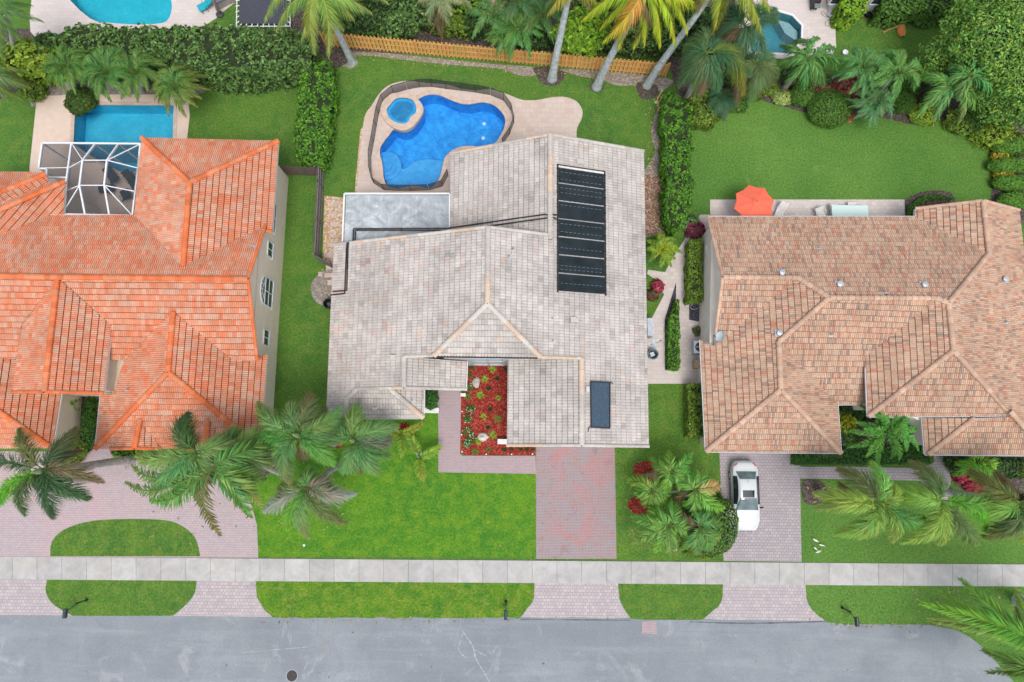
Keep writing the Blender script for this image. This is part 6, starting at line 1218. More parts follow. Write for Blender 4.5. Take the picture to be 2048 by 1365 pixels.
# left garden palms
GL = 'palms around the rectangular pool'
PG = (.085, .19, .045)
palm('palm_tree', 'round green palm at the upper left corner of the rectangular pool', (152, 175), (140, 140), 3.4, 'feather', auto=26, length=1.7, col=PG, tipcol=(.13, .24, .04), group=GL, scale=1.25, zd=.8)
palm('palm_tree', 'widest green palm in the middle above the rectangular pool', (245, 185), (222, 150), 3.6, 'feather', auto=24, length=2.0, col=(.08, .20, .05), tipcol=(.13, .24, .05), group=GL, scale=1.4, zd=.9)
palm('palm_tree', 'green palm crowded against the middle one above the rectangular pool', (285, 185), (278, 150), 3.4, 'feather', [(315, 118), (300, 115)], auto=20, length=1.9, col=PG, tipcol=(.14, .22, .05), group=GL, scale=1.35, zd=.9, tipcols={0: (.3, .2, .04)})
palm('palm_tree', 'round palm with brownish tips over the upper right corner of the rectangular pool', (365, 205), (356, 180), 3.2, 'feather', auto=30, length=1.75, col=(.09, .21, .05), tipcol=(.20, .21, .04), group=GL, scale=1.2, zd=.8)
palm('palm_tree', 'large palm cut by the left edge of the photo above the yellowish shrub', (40, 110), (5, 30), 7, 'coconut', [(62, 10), (85, 42, .8), (70, -25), (50, 85), (10, 100), (-50, 40), (30, -50), (0, 110)], col=(.08, .16, .05), tipcol=(.13, .22, .05), group=GL, zd=1.2, scale=.8, tr=(.2, .15))
palm('palm_tree', 'large palm cut by the left edge of the photo beside the upper left lawn', (10, 190), (-25, 150), 5.5, 'coconut', [(60, 175), (45, 200), (15, 205), (50, 140), (20, 110), (-20, 215), (-80, 150)], col=(.09, .18, .06), tipcol=(.16, .22, .04), group=GL, zd=1.2, scale=.75, tr=(.2, .15))
# ---------------------------------------------------------------- shrubs and hedges
def add_leaf(mb, p, n, s, col, el=1.6):
    a = Vector((ru(-1, 1), ru(-1, 1), ru(-1, 1))); u = n.cross(a)
    if u.length < .05: u = Vector((1, 0, 0))
    u.normalize(); v = n.cross(u); i = len(mb.v); h = n * s * .18
    mb.v += [tuple(p - u * s * el * .5), tuple(p - v * s * .42 + h), tuple(p + u * s * el * .5), tuple(p + v * s * .42 + h)]
    mb.f.append((i, i + 1, i + 2, i + 3)); mb.c.append(col); mb.m.append(0)
def pick(cols): return jit(tuple(v * 1.3 for v in random.choices([c for c, w in cols], [w for c, w in cols])[0]), .28, .08)
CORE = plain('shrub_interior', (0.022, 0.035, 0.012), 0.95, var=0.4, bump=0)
def hedge(name, label, pts, h, leaf, dens, cols, cat='hedge', group=None, bump_=0.12, rough_=0.35, z0=0.0, sm=0, loc=None, seed=1):
    random.seed(seed + int(pts[0][0])); top = [P(x, y, h) for x, y in (smooth(pts, sm) if sm else pts)]; poly = [(p.x, p.y) for p in top]; n = len(poly)
    cx, cy = sum(p[0] for p in poly) / n, sum(p[1] for p in poly) / n; t = thing(name, label, cat, (cx, cy, 0), group=group)
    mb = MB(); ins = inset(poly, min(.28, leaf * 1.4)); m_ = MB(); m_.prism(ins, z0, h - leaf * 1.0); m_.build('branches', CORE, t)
    A = sum(poly[i][0] * poly[(i + 1) % n][1] - poly[(i + 1) % n][0] * poly[i][1] for i in range(n)); sg = 1 if A > 0 else -1; A = abs(A) / 2
    x0, x1 = min(p[0] for p in poly), max(p[0] for p in poly); y0, y1 = min(p[1] for p in poly), max(p[1] for p in poly)
    def inside(x, y):
        c = False; j = n - 1
        for i in range(n):
            xi, yi = poly[i]; xj, yj = poly[j]
            if (yi > y) != (yj > y) and x < (xj - xi) * (y - yi) / (yj - yi) + xi: c = not c
            j = i
        return c
    N = int(A * dens); k = 0
    while k < N:
        x, y = ru(x0, x1), ru(y0, y1)
        if not inside(x, y): continue
        k += 1; nz = noise.noise(Vector((x * 1.6, y * 1.6, h))) * bump_ * 2 + noise.noise(Vector((x * 5, y * 5, h))) * bump_; gp = noise.noise(Vector((x * 2.3, y * 2.3, 7))); p = Vector((x, y, h + nz - rnd() ** 2 * leaf * 2.2 - max(0, gp - .15) * bump_ * 2.6)); 
        if gp > .45 and rnd() < .4: continue
        nn = (Vector((ru(-rough_, rough_), ru(-rough_, rough_), 1)) * 1.0 + Vector((ru(-1, 1), ru(-1, 1), ru(-.4, 1))) * .55).normalized(); add_leaf(mb, p, nn, leaf * ru(.7, 1.2), pick(cols))
    for i in range(n):
        a, b = Vector((*poly[i], 0)), Vector((*poly[(i + 1) % n], 0)); L = (b - a).length; nr = Vector(((b - a).y, -(b - a).x, 0)).normalized() * sg
        for _ in range(int(L * (h - z0) * dens * .7)):
            f = rnd(); z = z0 + (h - z0) * rnd(); p = a.lerp(b, f) + nr * (noise.noise(Vector((a.x + f * L, a.y, z)) * 2) * bump_ * 1.5 - leaf * .3); p.z = z
            add_leaf(mb, p, (nr + Vector((ru(-.6, .6), ru(-.6, .6), ru(0, .9)))).normalized(), leaf * ru(.7, 1.2), pick(cols))
    mb.build('foliage', LEAFD, t); return t
def shrub(name, label, px, py, r, h, leaf, nleaf, cols, cat='shrub', group=None, sq=(1, 1), lump=.22, z0=.0, seed=None, trunk=None, core=True, rz=0, pz=None, base=None):
    random.seed(seed if seed is not None else int(px * 3 + py * 11)); c = P(px, py, h * .6 if pz is None else pz); c.z = 0
    b = P(*base, 0) if base else c; t = thing(name, label, cat, b, group=group); sd_ = Vector((px * .13, py * .17, 0)); zc = z0 + (h - z0) * .42; rz_ = (h - z0) * .58
    def rad(d): return 1 + lump * (noise.noise(d * 1.8 + sd_) * 1.4 + noise.noise(d * 4.5 + sd_) * .7)
    mb = MB()
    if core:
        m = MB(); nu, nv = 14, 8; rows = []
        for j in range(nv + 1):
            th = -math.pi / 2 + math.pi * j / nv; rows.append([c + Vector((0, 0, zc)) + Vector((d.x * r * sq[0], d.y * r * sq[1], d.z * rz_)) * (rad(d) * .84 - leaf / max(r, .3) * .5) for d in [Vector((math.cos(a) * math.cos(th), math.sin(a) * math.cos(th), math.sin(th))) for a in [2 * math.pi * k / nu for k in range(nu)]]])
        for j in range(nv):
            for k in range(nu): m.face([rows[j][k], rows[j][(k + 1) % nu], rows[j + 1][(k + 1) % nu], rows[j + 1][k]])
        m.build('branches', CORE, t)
    for _ in range(nleaf):
        z = ru(-.45, 1); a = ru(0, 2 * math.pi); q = math.sqrt(1 - z * z); d = Vector((q * math.cos(a), q * math.sin(a), z)); k = rad(d) * (1 - .22 * rnd() ** 2)
        p = c + Vector((0, 0, zc)) + Vector((d.x * r * sq[0] * k, d.y * r * sq[1] * k, d.z * rz_ * k))
        if p.z < .03: continue
        add_leaf(mb, p, (d + Vector((ru(-1, 1), ru(-1, 1), ru(-.3, 1))) * .6).normalized(), leaf * ru(.65, 1.25), pick(cols))
    mb.build('foliage', LEAFD, t)
    if trunk or True:
        m = MB(); tr = trunk or (.05 + r * .04); m.tube([b, b.lerp(c, .6) + Vector((0, 0, zc * .6)), c + Vector((0, 0, zc))], [tr, tr * .8, tr * .5], 8, (.25, .2, .16)); m.build('trunk', BARK, t)
    return t
g = lambda *c: list(c)
HD = [((.06, .125, .03), 3), ((.11, .20, .05), 3), ((.18, .29, .09), 1.3), ((.03, .06, .02), 1.3)]
HB = [((.06, .17, .02), 3), ((.10, .25, .022), 3), ((.17, .34, .03), 1.3), ((.03, .08, .02), 1.8)]
HY = [((.12, .20, .025), 3), ((.17, .26, .03), 2), ((.07, .13, .02), 2), ((.26, .30, .06), .6)]
YG = [((.24, .34, .03), 3), ((.16, .26, .03), 2), ((.34, .42, .06), 1), ((.08, .14, .02), 1)]
hedge('hedge', 'long tall dark hedge between the orange house\'s garden and the pools behind', [(104, 72), (160, 48), (240, 52), (330, 55), (430, 50), (520, 55), (590, 60), (622, 75), (618, 130), (560, 138), (500, 148), (430, 150), (380, 135), (300, 132), (220, 125), (150, 118), (112, 98)], 2.8, .2, 135, HD, bump_=.32)
hedge('hedge', 'bright green hedge between the two left gardens, beside the middle back lawn', [(604, 128), (660, 122), (666, 170), (660, 230), (652, 290), (645, 325), (595, 322), (588, 280), (592, 220), (600, 160)], 2.0, .15, 200, HB, bump_=.24)
hedge('hedge', 'tall bright hedge right of the grey house\'s back lawn', [(1329, 185), (1360, 192), (1384, 218), (1379, 250), (1387, 290), (1380, 330), (1388, 370), (1381, 410), (1374, 436), (1349, 468), (1336, 440), (1331, 400), (1336, 360), (1328, 320), (1333, 280), (1324, 245), (1328, 210)], 2.0, .15, 200, HB, bump_=.24)
hedge('hedge', 'clipped yellow-green hedge along the terracotta house\'s left wall by the back window', [(1378, 482), (1404, 478), (1406, 600), (1376, 604)], 1.3, .13, 230, HY)
hedge('hedge', 'clipped hedge along the terracotta garage\'s left gutter', [(1377, 768), (1406, 768), (1411, 872), (1378, 875)], 1.3, .13, 230, HY)
hedge('hedge', 'narrow bright clipped hedge in the black gravel beside the pale side path', [(1352, 600), (1358, 600), (1360, 738), (1338, 738), (1337, 650)], .9, .13, 230, HB)
hedge('hedge', 'low dark clipped hedge in front of the terracotta house by the grey walkway', [(1590, 905), (1680, 905), (1700, 890), (1790, 895), (1850, 880), (1862, 895), (1862, 928), (1700, 930), (1590, 930)], .8, .10, 320, [((.03, .10, .02), 3), ((.05, .15, .025), 3), ((.08, .20, .03), 1)], bump_=.06)
hedge('hedge', 'low green hedge under the front gutter of the orange house', [(224, 900), (305, 900), (305, 914), (224, 914)], .7, .13, 200, HB)
hedge('hedge', 'curved low hedge ringing the small bed beside the terracotta back roof', [(1815, 440), (1822, 410), (1845, 392), (1875, 388), (1910, 396), (1872, 396), (1848, 403), (1835, 420), (1832, 440)], .5, .1, 300, [((.06, .15, .03), 3), ((.09, .2, .03), 2)], bump_=.05, sm=0)
shrub('clipped_tree', 'round clipped green tree with white blossom specks beside the white car', 1420, 1048, 1.95, 3.0, .13, 7500, [((.07, .16, .03), 3), ((.11, .22, .03), 2), ((.04, .09, .02), 2), ((.18, .17, .05), .5)], cat='tree', lump=.08, sq=(1.05, 1.1), trunk=.14)
random.seed(3); mb = MB(); cc = P(1462, 1038, 2.6)
for _ in range(70): p = cc + Vector((random.gauss(0, .35), random.gauss(0, .6), ru(-.15, .15))); add_leaf(mb, p, Vector((.3, 0, 1)).normalized(), .06, (.55, .6, .6))
bl = mb.build('blossom', LEAFD, [o for o in scene.objects if o.name == 'clipped_tree'][0])
shrub('shrub', 'low hanging shrub edge under the clipped tree at the sidewalk', 1405, 1100, 1.1, .8, .11, 1500, HY, sq=(1.3, .5))
# right garden border
CG_ = [((.06, .15, .025), 3), ((.10, .21, .03), 3), ((.13, .25, .04), 1), ((.03, .08, .02), 1)]
shrub('clipped_shrub', 'big round clipped dome shrub at the edge of the right back lawn', 1662, 214, 1.6, 1.5, .08, 7500, CG_, lump=.05, sq=(1.1, 1))
shrub('clipped_shrub', 'dark round clipped shrub left of the big dome shrub', 1607, 188, .95, 1.1, .09, 3000, CG_, lump=.08)
shrub('clipped_shrub', 'round clipped shrub between the pale green palm and the wispy palm', 1808, 200, 1.0, 1.1, .09, 3000, CG_, lump=.1)
for k, (x, y, r, h, c, lab) in enumerate([(1512, 165, .75, 1.3, CG_, 'bright rounded shrub below the grey-green palm by the teal pool'), (1505, 185, .7, .9, HY, 'small yellow-green shrub at the lawn corner below the drooping palm'), (1540, 175, .65, .9, HY, 'small olive shrub between the drooping palm and the variegated shrub'),
        (1566, 193, .7, .6, [((.35, .42, .15), 3), ((.22, .3, .08), 2)], 'low pale variegated shrub at the edge of the right back lawn'), (1405, 228, 1.2, 1.6, HY, 'yellow-green shrub at the top of the right-hand tall hedge by the lawn'), (1432, 215, .9, 1.2, HY, 'smaller yellow-green shrub beside the bluish small palm'),
        (1850, 228, 1.0, .7, YG, 'bright lime groundcover shrub around the leaning trunk, top right'), (1990, 265, 1.4, 1.2, YG, 'yellowish bush beside the great tree\'s lower edge'), (2020, 285, 1.2, 1.0, HY, 'olive bush above the uppermost edge hedge mound'),
        (1930, 240, 1.2, 1.2, HY, 'olive bush under the great tree by the lawn'), (1960, 232, 1.3, 1.6, CG_, 'green bush under the great tree by the pale trunk'), (1965, 255, 1.0, .9, YG, 'small yellow bush at the lawn edge below the great tree'),
        (1475, 205, .8, .8, CG_, 'small green mound at the lawn edge under the drooping palms'), (1590, 150, .9, 1.0, HD, 'dark green bush beneath the split-leaf palm'), (1640, 160, .8, .9, HD, 'dark green bush right of the split-leaf palm stem'), (1760, 165, .9, .9, HD, 'dark green bush between the twin feather palms'), (1820, 170, .8, .8, CG_, 'green bush above the round clipped shrub by the wispy palm'),
        (1875, 195, 1.0, 1.0, HD, 'dark green bush beneath the wispy palm'), (1400, 195, .9, 1.2, HY, 'olive bush at the top end of the tall right-hand hedge')]):
    shrub('shrub', lab, x, y, r, h, .14, int(1300 * r), c, sq=(1.15, .9))
for k, (x, y, rx, ry, lab) in enumerate([(2028, 292, 1.6, .62, 'uppermost rounded hedge mound at the right edge of the back lawn'), (2025, 330, 1.7, .62, 'second hedge mound from the top at the right edge'), (2032, 365, 1.6, .62, 'third hedge mound from the top at the right edge'), (2035, 400, 1.4, .62, 'lowest hedge mound at the right edge by the tiled roof')]):
    shrub('hedge_mound', lab, x, y, 1.0, 1.25, .11, 4200, [((.09, .22, .03), 3), ((.13, .28, .04), 3), ((.03, .08, .02), 1)], group='rounded hedge mounds along the right edge', sq=(rx, ry), lump=.15)
for x, y, lab in ((2003, 312, 'orange-tipped plants between the two upper hedge mounds'), (2008, 350, 'orange-tipped plants between the second and third hedge mounds')): shrub('croton', lab, x, y, .6, .7, .16, 350, [((.45, .25, .04), 2), ((.30, .30, .03), 2), ((.10, .18, .02), 1)], cat='shrub', sq=(1.3, .7))
# great tree and back greenery
GTc = [((.12, .25, .05), 3), ((.18, .34, .07), 3), ((.05, .11, .03), 1.6), ((.27, .40, .06), 1)]
def big_tree(name, label, base, blobs, leaf, cols, extra=None):
    random.seed(int(base[0])); B = P(*base, 0); t = thing(name, label, 'tree', B); mb = MB(); core = MB(); tm = MB(); z_t = max(b[3] for b in blobs)
    top = P(blobs[0][0], blobs[0][1], blobs[0][3] * .5); trunk_mesh(tm, B, top, .32, .2, col=(.33, .29, .25))
    for (x, y, r, z, n) in blobs:
        c = P(x, y, z); tm.tube([top, top.lerp(c, .6) + Vector((0, 0, .3)), c], [.16, .1, .04], 6, (.3, .26, .22)); sd_ = Vector((x * .1, y * .1, z))
        for _ in range(int(n * (2.6 if leaf < .15 else 1))):
            d = Vector((random.gauss(0, 1), random.gauss(0, 1), random.gauss(.25, .8))).normalized(); k = (1 + .35 * noise.noise(d * 2 + sd_) + .2 * noise.noise(d * 5 + sd_)) * (1 - .35 * rnd() ** 1.6)
            p = c + Vector((d.x * r, d.y * r, d.z * r * .7)) * k; add_leaf(mb, p, (d + Vector((ru(-1, 1), ru(-1, 1), ru(-.2, 1)))).normalized(), leaf * ru(.7, 1.3), pick(cols), 2.0)
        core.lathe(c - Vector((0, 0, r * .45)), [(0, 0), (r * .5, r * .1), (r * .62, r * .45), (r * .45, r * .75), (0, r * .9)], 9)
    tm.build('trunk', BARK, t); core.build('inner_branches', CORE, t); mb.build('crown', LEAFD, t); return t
big_tree('tree', 'great leafy light green tree with yellow flecks filling the top right corner', (2010, 130), [(1990, 70, 2.8, 6.5, 2600), (1940, 95, 2.0, 5, 1500), (2030, 20, 2.6, 7, 2200), (1965, 20, 2.0, 6.0, 1300), (2040, 130, 2.6, 5.5, 2200), (1975, 150, 2.0, 4.5, 1500), (1890, 110, 1.5, 4.0, 900), (2050, 200, 2.2, 4.2, 1500), (2000, 205, 1.7, 3.5, 1100), (1925, 55, 1.4, 5.5, 700), (1870, 140, 1.1, 3.4, 500)], .13, GTc + [((.42, .42, .04), .25)])
BK = [((.04, .09, .025), 3), ((.07, .15, .035), 2), ((.11, .19, .05), 1), ((.02, .045, .015), 2)]
LM = [((.20, .36, .02), 3), ((.13, .26, .03), 2), ((.28, .42, .04), 1.4), ((.06, .13, .02), 1)]
big_tree('tree', 'lime green leafy tree behind the back fence between two coconut trunks', (1170, 95), [(1150, 60, 1.5, 3.2, 1300), (1175, 75, 1.3, 2.8, 900), (1135, 75, 1.0, 2.6, 600), (1185, 45, 1.3, 2.8, 700)], .24, LM)
for k, (x, y, r, z, n, c, lab) in enumerate([(690, 72, 1.5, 2.2, 1100, BK, 'dark shrub behind the left end of the golden fence'), (740, 62, 1.6, 2.6, 1200, BK, 'dark bush behind the golden fence, right of the leftmost coconut palm'), (790, 70, 1.5, 2.5, 1100, HD, 'mid green bush behind the golden fence over the pool\'s left end'), (770, 25, 1.7, 2.6, 1100, BK, 'dark tree mass touching the top edge near the leftmost coconut palm'),
        (840, 50, 1.6, 2.8, 1000, HD, 'sparse green tree behind the fence over the blue pool'), (860, 10, 1.6, 3.0, 1100, CG_, 'green tree at the top edge over the blue pool'), (900, 70, 1.3, 2.0, 900, HY, 'olive shrub behind the fence left of the banana plant'), (925, 30, 1.3, 2.6, 800, LM, 'bright fern-leaved bush at the top, left of the pink play tent'),
        (960, 75, 1.2, 1.8, 700, BK, 'dark shrub behind the fence below the pink play tent'), (1075, 100, 1.2, 1.6, 800, BK, 'dark shrub at the fence left of the straight coconut trunk'), (1225, 95, 1.6, 1.9, 1000, BK, 'dark shrub behind the fence right of the lime tree'), (1280, 110, 1.4, 1.8, 900, HD, 'green shrub at the fence below the yellow coconut fronds'),
        (1340, 110, 1.3, 2.4, 900, BK, 'dark shrub at the right end of the golden fence'), (1330, 60, 1.5, 2.2, 900, BK, 'dark bush between the two right coconut palms'), (1200, 20, 1.6, 2.0, 900, CG_, 'green bush at the top edge between coconut palms'), (1395, 60, 1.4, 2.0, 800, BK, 'dark bush behind the crowded dark palms'), (1440, 100, 1.5, 2.0, 900, BK, 'dark understory bush beneath the crowded dark palms'), (1460, 170, 1.5, 1.5, 900, BK, 'dark understory bush under the drooping palms by the lawn')]):
    shrub('shrub', lab, x, y - 30, r, z, .2, int(n * 1.3), c, sq=(1.25, .85), group='greenery behind the golden fence', lump=.35)
for k, (x, y, z, c, sty, ln, lab) in enumerate([(1035, 85, 2.5, (.09, .22, .05), 'feather', 2.0, 'green feathery palm behind the fence right of the pink play tent'), (1040, 30, 3.2, (.07, .16, .06), 'feather', 2.1, 'dark feathery palm at the top edge right of the pink play tent'), (1085, 60, 2.8, (.08, .18, .05), 'feather', 2.0, 'feathery palm behind the fence left of the straight coconut trunk'),
        (985, 60, 2.4, (.10, .20, .06), 'fishtail', 1.9, 'ragged banana-like plant below the pink play tent'), (885, 25, 3.4, (.20, .24, .12), 'coconut', 1.8, 'small greyish palm at the top edge over the blue pool'), (1010, 100, 2.0, (.10, .20, .05), 'feather', 1.5, 'low feathery plant peeping over the golden fence')]):
    palm('feather_palm', lab, (x, y - 8), (x, y - 22), z, sty, auto=16, length=ln, col=c, group='small palms behind the golden fence', zd=.8, scale=1.3 if sty == 'feather' else .7, tr=(.1, .08))
hedge('climbing_plant', 'dense green climbing plant on the white house between its first two windows', [(1690, -10), (1740, -10), (1735, 20), (1715, 30), (1690, 26), (1685, 12)], 2.2, .2, 90, LM, cat='climber', sm=0)
hedge('climbing_plant', 'dark green climbing plants covering the right part of the white house wall', [(1770, -10), (1940, -12), (1945, 20), (1870, 28), (1845, 18), (1800, 30), (1762, 22)], 2.0, .2, 80, CG_, cat='climber')
shrub('shrub', 'bright yellow-green bush at the left edge below the large palm', 60, 118, 1.9, 2.4, .3, 1500, YG, sq=(1.2, .9), lump=.3)
shrub('shrub', 'mid green bush joining the long hedge at its left end', 98, 95, 1.3, 2.4, .26, 1000, HD, sq=(1, 1))
shrub('shrub', 'olive bush by the soil bed at the left edge', 66, 178, .9, 1.2, .16, 700, HY)
shrub('shrub', 'dark round shrub overhanging the upper left corner of the rectangular pool', 158, 200, 1.15, 1.1, .15, 2200, [((.04, .09, .02), 3), ((.07, .13, .02), 2), ((.14, .16, .03), .7)], lump=.15)
shrub('shrub', 'round yellow-green shrub with tiny white flowers between the orange front wings', 136, 902, 1.1, 1.4, .14, 2200, HY + [((.6, .6, .5), .03)], lump=.1)
shrub('shrub', 'bright leafy plant on the tan wall between the orange front wings', 130, 808, .7, 1.4, .26, 260, [((.09, .30, .02), 3), ((.14, .36, .03), 2)], lump=.5, core=False)
shrub('groundcover_shrub', 'dark leafy groundcover in the narrow bed between the orange front wings', 176, 845, .75, .8, .12, 1500, [((.04, .12, .02), 3), ((.07, .18, .025), 2)], sq=(.7, 2.9))
shrub('shrub', 'dark green shrub in the white gravel pocket beside the porch', 862, 797, .62, 1.2, .16, 700, [((.03, .10, .02), 3), ((.06, .17, .03), 2)], sq=(.8, 1.3))
shrub('shrub', 'yellow-leaved bush under the inner gutter of the terracotta garage', 1692, 847, .75, 1.3, .17, 700, [((.45, .42, .03), 3), ((.22, .28, .03), 2), ((.08, .14, .02), 1.5)])
shrub('shrub', 'dark green bush below the yellow-leaved bush by the terracotta garage', 1697, 875, .8, .9, .15, 900, HD)
shrub('shrub', 'dark bush deep in the shaded pocket of the terracotta house', 1715, 825, 1.1, .9, .18, 800, BK, sq=(1.4, .7))
shrub('shrub', 'dark bush beside the entry wall of the terracotta house', 1815, 850, 1.0, 1.0, .16, 800, BK)
for x, y, r, lab in ((1925, 950, .55, 'upper red-leaved plant beside the walkway of the right front lawn'), (1950, 972, .7, 'lower red-leaved plant beside the fan of feathery fronds')): shrub('red_plant', lab, x, y, r, .6, .2, 260, [((.42, .04, .10), 3), ((.25, .02, .05), 2), ((.1, .12, .03), .6)], cat='shrub', core=False)
shrub('shrub', 'dark border bush under the right front gutter of the terracotta house', 2000, 935, 1.3, .8, .16, 1200, BK, sq=(1.8, .7))
shrub('shrub', 'dark bush under the gutter near the grey walkway end', 1915, 925, .8, .8, .16, 700, BK)
RED = [((.28, .06, .06), 2), ((.40, .12, .10), 1.5), ((.12, .10, .05), 1.5)]
for x, y, lab in ((1655, 182, 'reddish-leaved plants under the split-leaf palm'), (1690, 180, 'reddish-leaved plants left of the feather palms'), (1735, 182, 'reddish-leaved plants right below the twin feather palms'), (1835, 150, 'brownish-red shrub between the feather palm and the wispy palm'), (1700, 165, 'brownish plants behind the left feather palm')): shrub('red_plant', lab, x, y, .8, .8, .22, 320, RED, cat='shrub', core=False, sq=(1.5, .7), group='reddish plants in the right back border')
shrub('red_plant', 'tiny bright red flowers in the pocket by the pale green round palm', 1696, 232, .42, .35, .14, 120, [((.7, .05, .06), 3), ((.2, .05, .04), 1)], cat='flowers', core=False)
shrub('red_plant', 'dark red-leaved plant at the terracotta house\'s upper left corner', 1392, 460, .7, .8, .26, 300, [((.15, .03, .06), 3), ((.25, .05, .09), 1.5), ((.06, .08, .03), 1)], cat='shrub', core=False)
shrub('shrub', 'pale green bush at the path beside the terracotta patio corner', 1382, 447, .7, .7, .14, 500, [((.2, .32, .14), 2), ((.12, .24, .08), 2)], core=False)
shrub('red_plant', 'red star-leaved plant on the side grass beside the pale path', 1316, 572, .45, .7, .26, 140, [((.28, .04, .07), 3), ((.35, .10, .10), 1)], cat='shrub', core=False)
shrub('red_plant', 'reddish green plant just below the star-leaved one on the side grass', 1306, 590, .45, .5, .2, 160, [((.16, .07, .05), 3), ((.08, .10, .03), 1)], cat='shrub', core=False)
shrub('shrub', 'small potted bush beside the terracotta house wall above the air conditioner', 1398, 662, .42, .5, .12, 200, [((.14, .14, .05), 2), ((.09, .12, .04), 2)])
palm('fan_plant', 'large yellow-and-green variegated leafy plant right of the grey roof', (1322, 508), (1324, 500), 1.5, 'broad', auto=26, length=1.15, col=(.26, .34, .03), tipcol=(.10, .22, .03), cat='shrub', scale=1.05, zd=.5, tr=(.1, .08), elev=(0, 1.2), rach=(.4, .42, .05), arch=.3)
# ---------------------------------------------------------------- mulch bed plants
ZM = lambda pts: zr(915, 700, 5.935, pts)
random.seed(11)
def tuft(label, px, py, r, col, n=26, w=.05, name='tuft_plant', tipc=None, group='small plants in the red mulch bed'):
    c = P(px, py, 0.035); t = thing(name, label, 'plant', c, group=group); mb = MB()
    for k in range(n): a = 2.4 * k; e = ru(.15, 1.0); leaflet(mb, c, Vector((math.cos(a) * math.cos(e), math.sin(a) * math.cos(e), math.sin(e))), r * 1.2 * ru(.75, 1.15), w, ru(.4, 1.2), jit(col, .2, .1))
    mb.build('leaves', LEAF, t); mb = MB(); mb.tube([c, c + Vector((0, 0, .12))], [.04, .02], 6, (.1, .12, .04)); mb.build('stem', BARK, t)
LG, DG_ = (.30, .46, .05), (.035, .055, .02)
for (x, y, r, c, lab) in [(418, 235, .42, LG, 'green grassy tuft right below the blue-framed window'), (325, 350, .42, LG, 'green tuft right of the upper boulder'), (270, 535, .46, LG, 'green tuft in the middle left of the mulch bed, below the upper boulder'), (487, 570, .28, LG, 'small bright tuft in the middle right of the mulch bed'),
        (310, 795, .34, LG, 'bright compact tuft at the centre of the mulch bed'), (480, 815, .46, (.22, .28, .05), 'spiky pale tuft nearest the garage side, lower half'), (425, 1015, .44, LG, 'bright tuft right of the lower boulder'), (250, 1085, .36, LG, 'green tuft left below the lower boulder'),
        (205, 1210, .34, (.13, .26, .03), 'green tuft at the lower left edge of the mulch bed'), (370, 1185, .30, (.12, .20, .03), 'green tuft at the bottom centre of the mulch bed'), (170, 205, .28, (.08, .13, .03), 'dull tuft in the upper left corner of the mulch bed'), (150, 300, .30, (.10, .18, .03), 'tuft at the left edge beside the upper boulder'),
        (120, 560, .34, (.12, .26, .03), 'leafy tuft at the porch corner'), (575, 230, .25, (.06, .08, .02), 'dark tuft in the upper right corner of the mulch bed')]:
    q = ZM([(x, y)])[0]; tuft(lab, q[0], q[1], r, c)
for (x, y, lab) in [(470, 340, 'dark tuft in the upper right of the mulch bed'), (370, 460, 'dark tuft between the upper boulder and the middle'), (383, 705, 'dark tuft at the centre of the mulch bed'), (365, 920, 'dark tuft just above the lower boulder\'s right side'), (555, 1185, 'leftmost dark tuft in the row under the garage eave'), (645, 1180, 'second dark tuft in the row under the garage eave'),
                    (750, 1180, 'third dark tuft in the row under the garage eave'), (820, 1180, 'fourth dark tuft in the row under the garage eave'), (890, 1180, 'last dark tuft in the row by the driveway corner')]:
    q = ZM([(x, y)])[0]; tuft(lab, q[0], q[1], .26, DG_ if x < 600 else (.07, .07, .02), 18, .06, 'dark_tuft')
def flowers(label, px, py, r, n=70):
    c = P(px, py, 0.035); t = thing('flower_clump', label, 'flowers', c, group='white flowers at the left side of the mulch bed'); mb = MB(); m2 = MB()
    for k in range(n):
        a, q = ru(0, 6.28), r * math.sqrt(rnd()); p = c + Vector((q * math.cos(a), q * math.sin(a), ru(.03, .25))); add_leaf(mb, p, Vector((ru(-.5, .5), ru(-.5, .5), 1)).normalized(), .11, jit((.09, .20, .03)))
        if k % 5 == 0: add_leaf(m2, p + Vector((ru(-.1, .1), ru(-.1, .1), .08)), UP, .075, (.85, .82, .85), 1.1)
    mb.build('leaves', LEAF, t); m2.build('petals', LEAFD, t)
for (x, y, r, lab) in [(140, 450, .3, 'white-flowered plant beside the porch pillar'), (155, 700, .36, 'white-flowered plant in the middle of the left side'), (125, 820, .32, 'white-flowered plant below the middle one, left side of the mulch'), (125, 980, .38, 'white-flowered plant in the lower left, upper of the pair'), (165, 1070, .38, 'white-flowered plant in the lower left, next to the lower boulder'), (110, 1120, .26, 'smallest white-flowered plant near the walkway bend')]:
    q = ZM([(x, y)])[0]; flowers(lab, q[0], q[1], r)
# small garden lights in the mulch
for k, (x, y, lab) in enumerate([(57, 735, 'small round white garden light by the walkway edge, middle'), (50, 1008, 'small round white garden light by the walkway edge, lower'), (57, 1210, 'small round white garden light at the rounded mulch corner'), (340, 1240, 'small round white garden light at the bottom edge, left'), (642, 1240, 'small round white garden light at the bottom edge, middle'), (890, 1237, 'small round white garden light at the bottom right corner of the mulch')]):
    q = ZM([(x, y)])[0]; c = P(q[0], q[1], .035); mb = MB(); mb.lathe(c, [(.015, 0), (.015, .2), (.055, .2), (.05, .25), (0, .27)], 10); tag(mb.build('garden_light', WHITE), lab, 'garden light', 'garden lights around the red mulch')

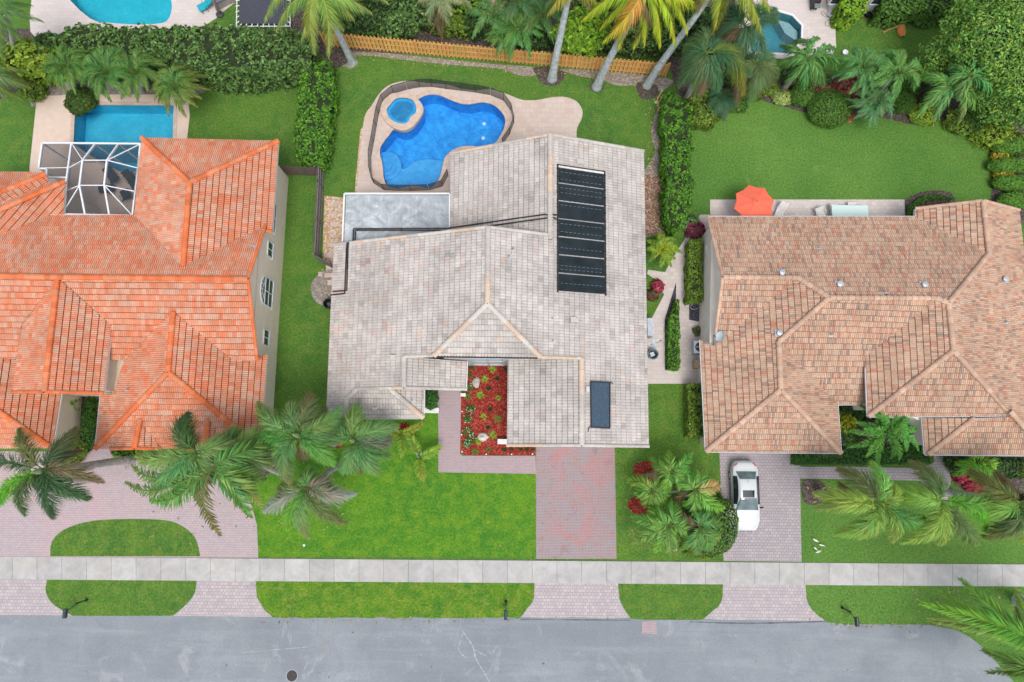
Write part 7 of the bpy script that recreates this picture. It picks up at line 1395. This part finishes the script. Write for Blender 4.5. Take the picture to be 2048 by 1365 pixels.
# ---------------------------------------------------------------- fallen leaves
random.seed(99); mb = MB(); lc = [((.30, .20, .10), 3), ((.42, .34, .18), 2), ((.20, .15, .10), 2), ((.22, .26, .06), 1)]
for (x0, y0, x1, y1, n) in ((690, 108, 1320, 165, 260), (1288, 200, 1325, 470, 160), (640, 540, 672, 606, 50), (520, 1234, 1040, 1246, 50), (1660, 1246, 1960, 1256, 60), (560, 900, 700, 1060, 60), (220, 905, 560, 960, 90), (1610, 965, 1700, 1010, 60), (1250, 930, 1330, 1100, 60), (300, 970, 510, 1090, 25), (1820, 1175, 2040, 1240, 70), (0, 1235, 1900, 1360, 22), (900, 905, 1225, 1110, 14)):
    for _ in range(n):
        f = rnd(); p = P(x0 + (x1 - x0) * f, (y0 + (y1 - y0) * (f if n == 260 else rnd())) + ru(-9, 9) * (n == 260), 0); p.z = .045; add_leaf(mb, p, Vector((ru(-.3, .3), ru(-.3, .3), 1)).normalized(), ru(.05, .13), pick(lc), 1.8)
tag(mb.build('leaf_litter', LEAFD), 'dry fallen leaves scattered over soil, lawns and kerb', 'fallen leaves', kind='stuff')
# ---------------------------------------------------------------- doors that face the street
def garage_door(house, px0, px1, py, zt, w_h=2.3):
    a, b = P(px0, py, zt), P(px1, py, zt); y = a.y - .04; f = MB(); g = MB(); x0, x1 = a.x, b.x
    for k in range(4): g.box(((x0 + x1) / 2, y + .01, w_h * (k + .5) / 4), (x1 - x0, .05, w_h / 4 - .02))
    for x_ in (x0 - .06, x1 + .06): f.box((x_, y, w_h / 2), (.12, .12, w_h))
    f.box(((x0 + x1) / 2, y, w_h + .06), (x1 - x0 + .24, .12, .12)); d = g.build('garage_door', STUCW, house); f.build('frame', FASC, d)
garage_door(main_house, 1085, 1225, 880, 3.0)
garage_door(right_house, 1455, 1600, 890, 3.0)
dc = P(905, 765, 0); yd = P(900, 712, 3).y; mb = MB(); mb.box((dc.x, yd - 1.45, 1.1), (1.0, .08, 2.1)); dd = mb.build('front_door', plain('door_brown', (.16, .09, .05), .5), main_house)
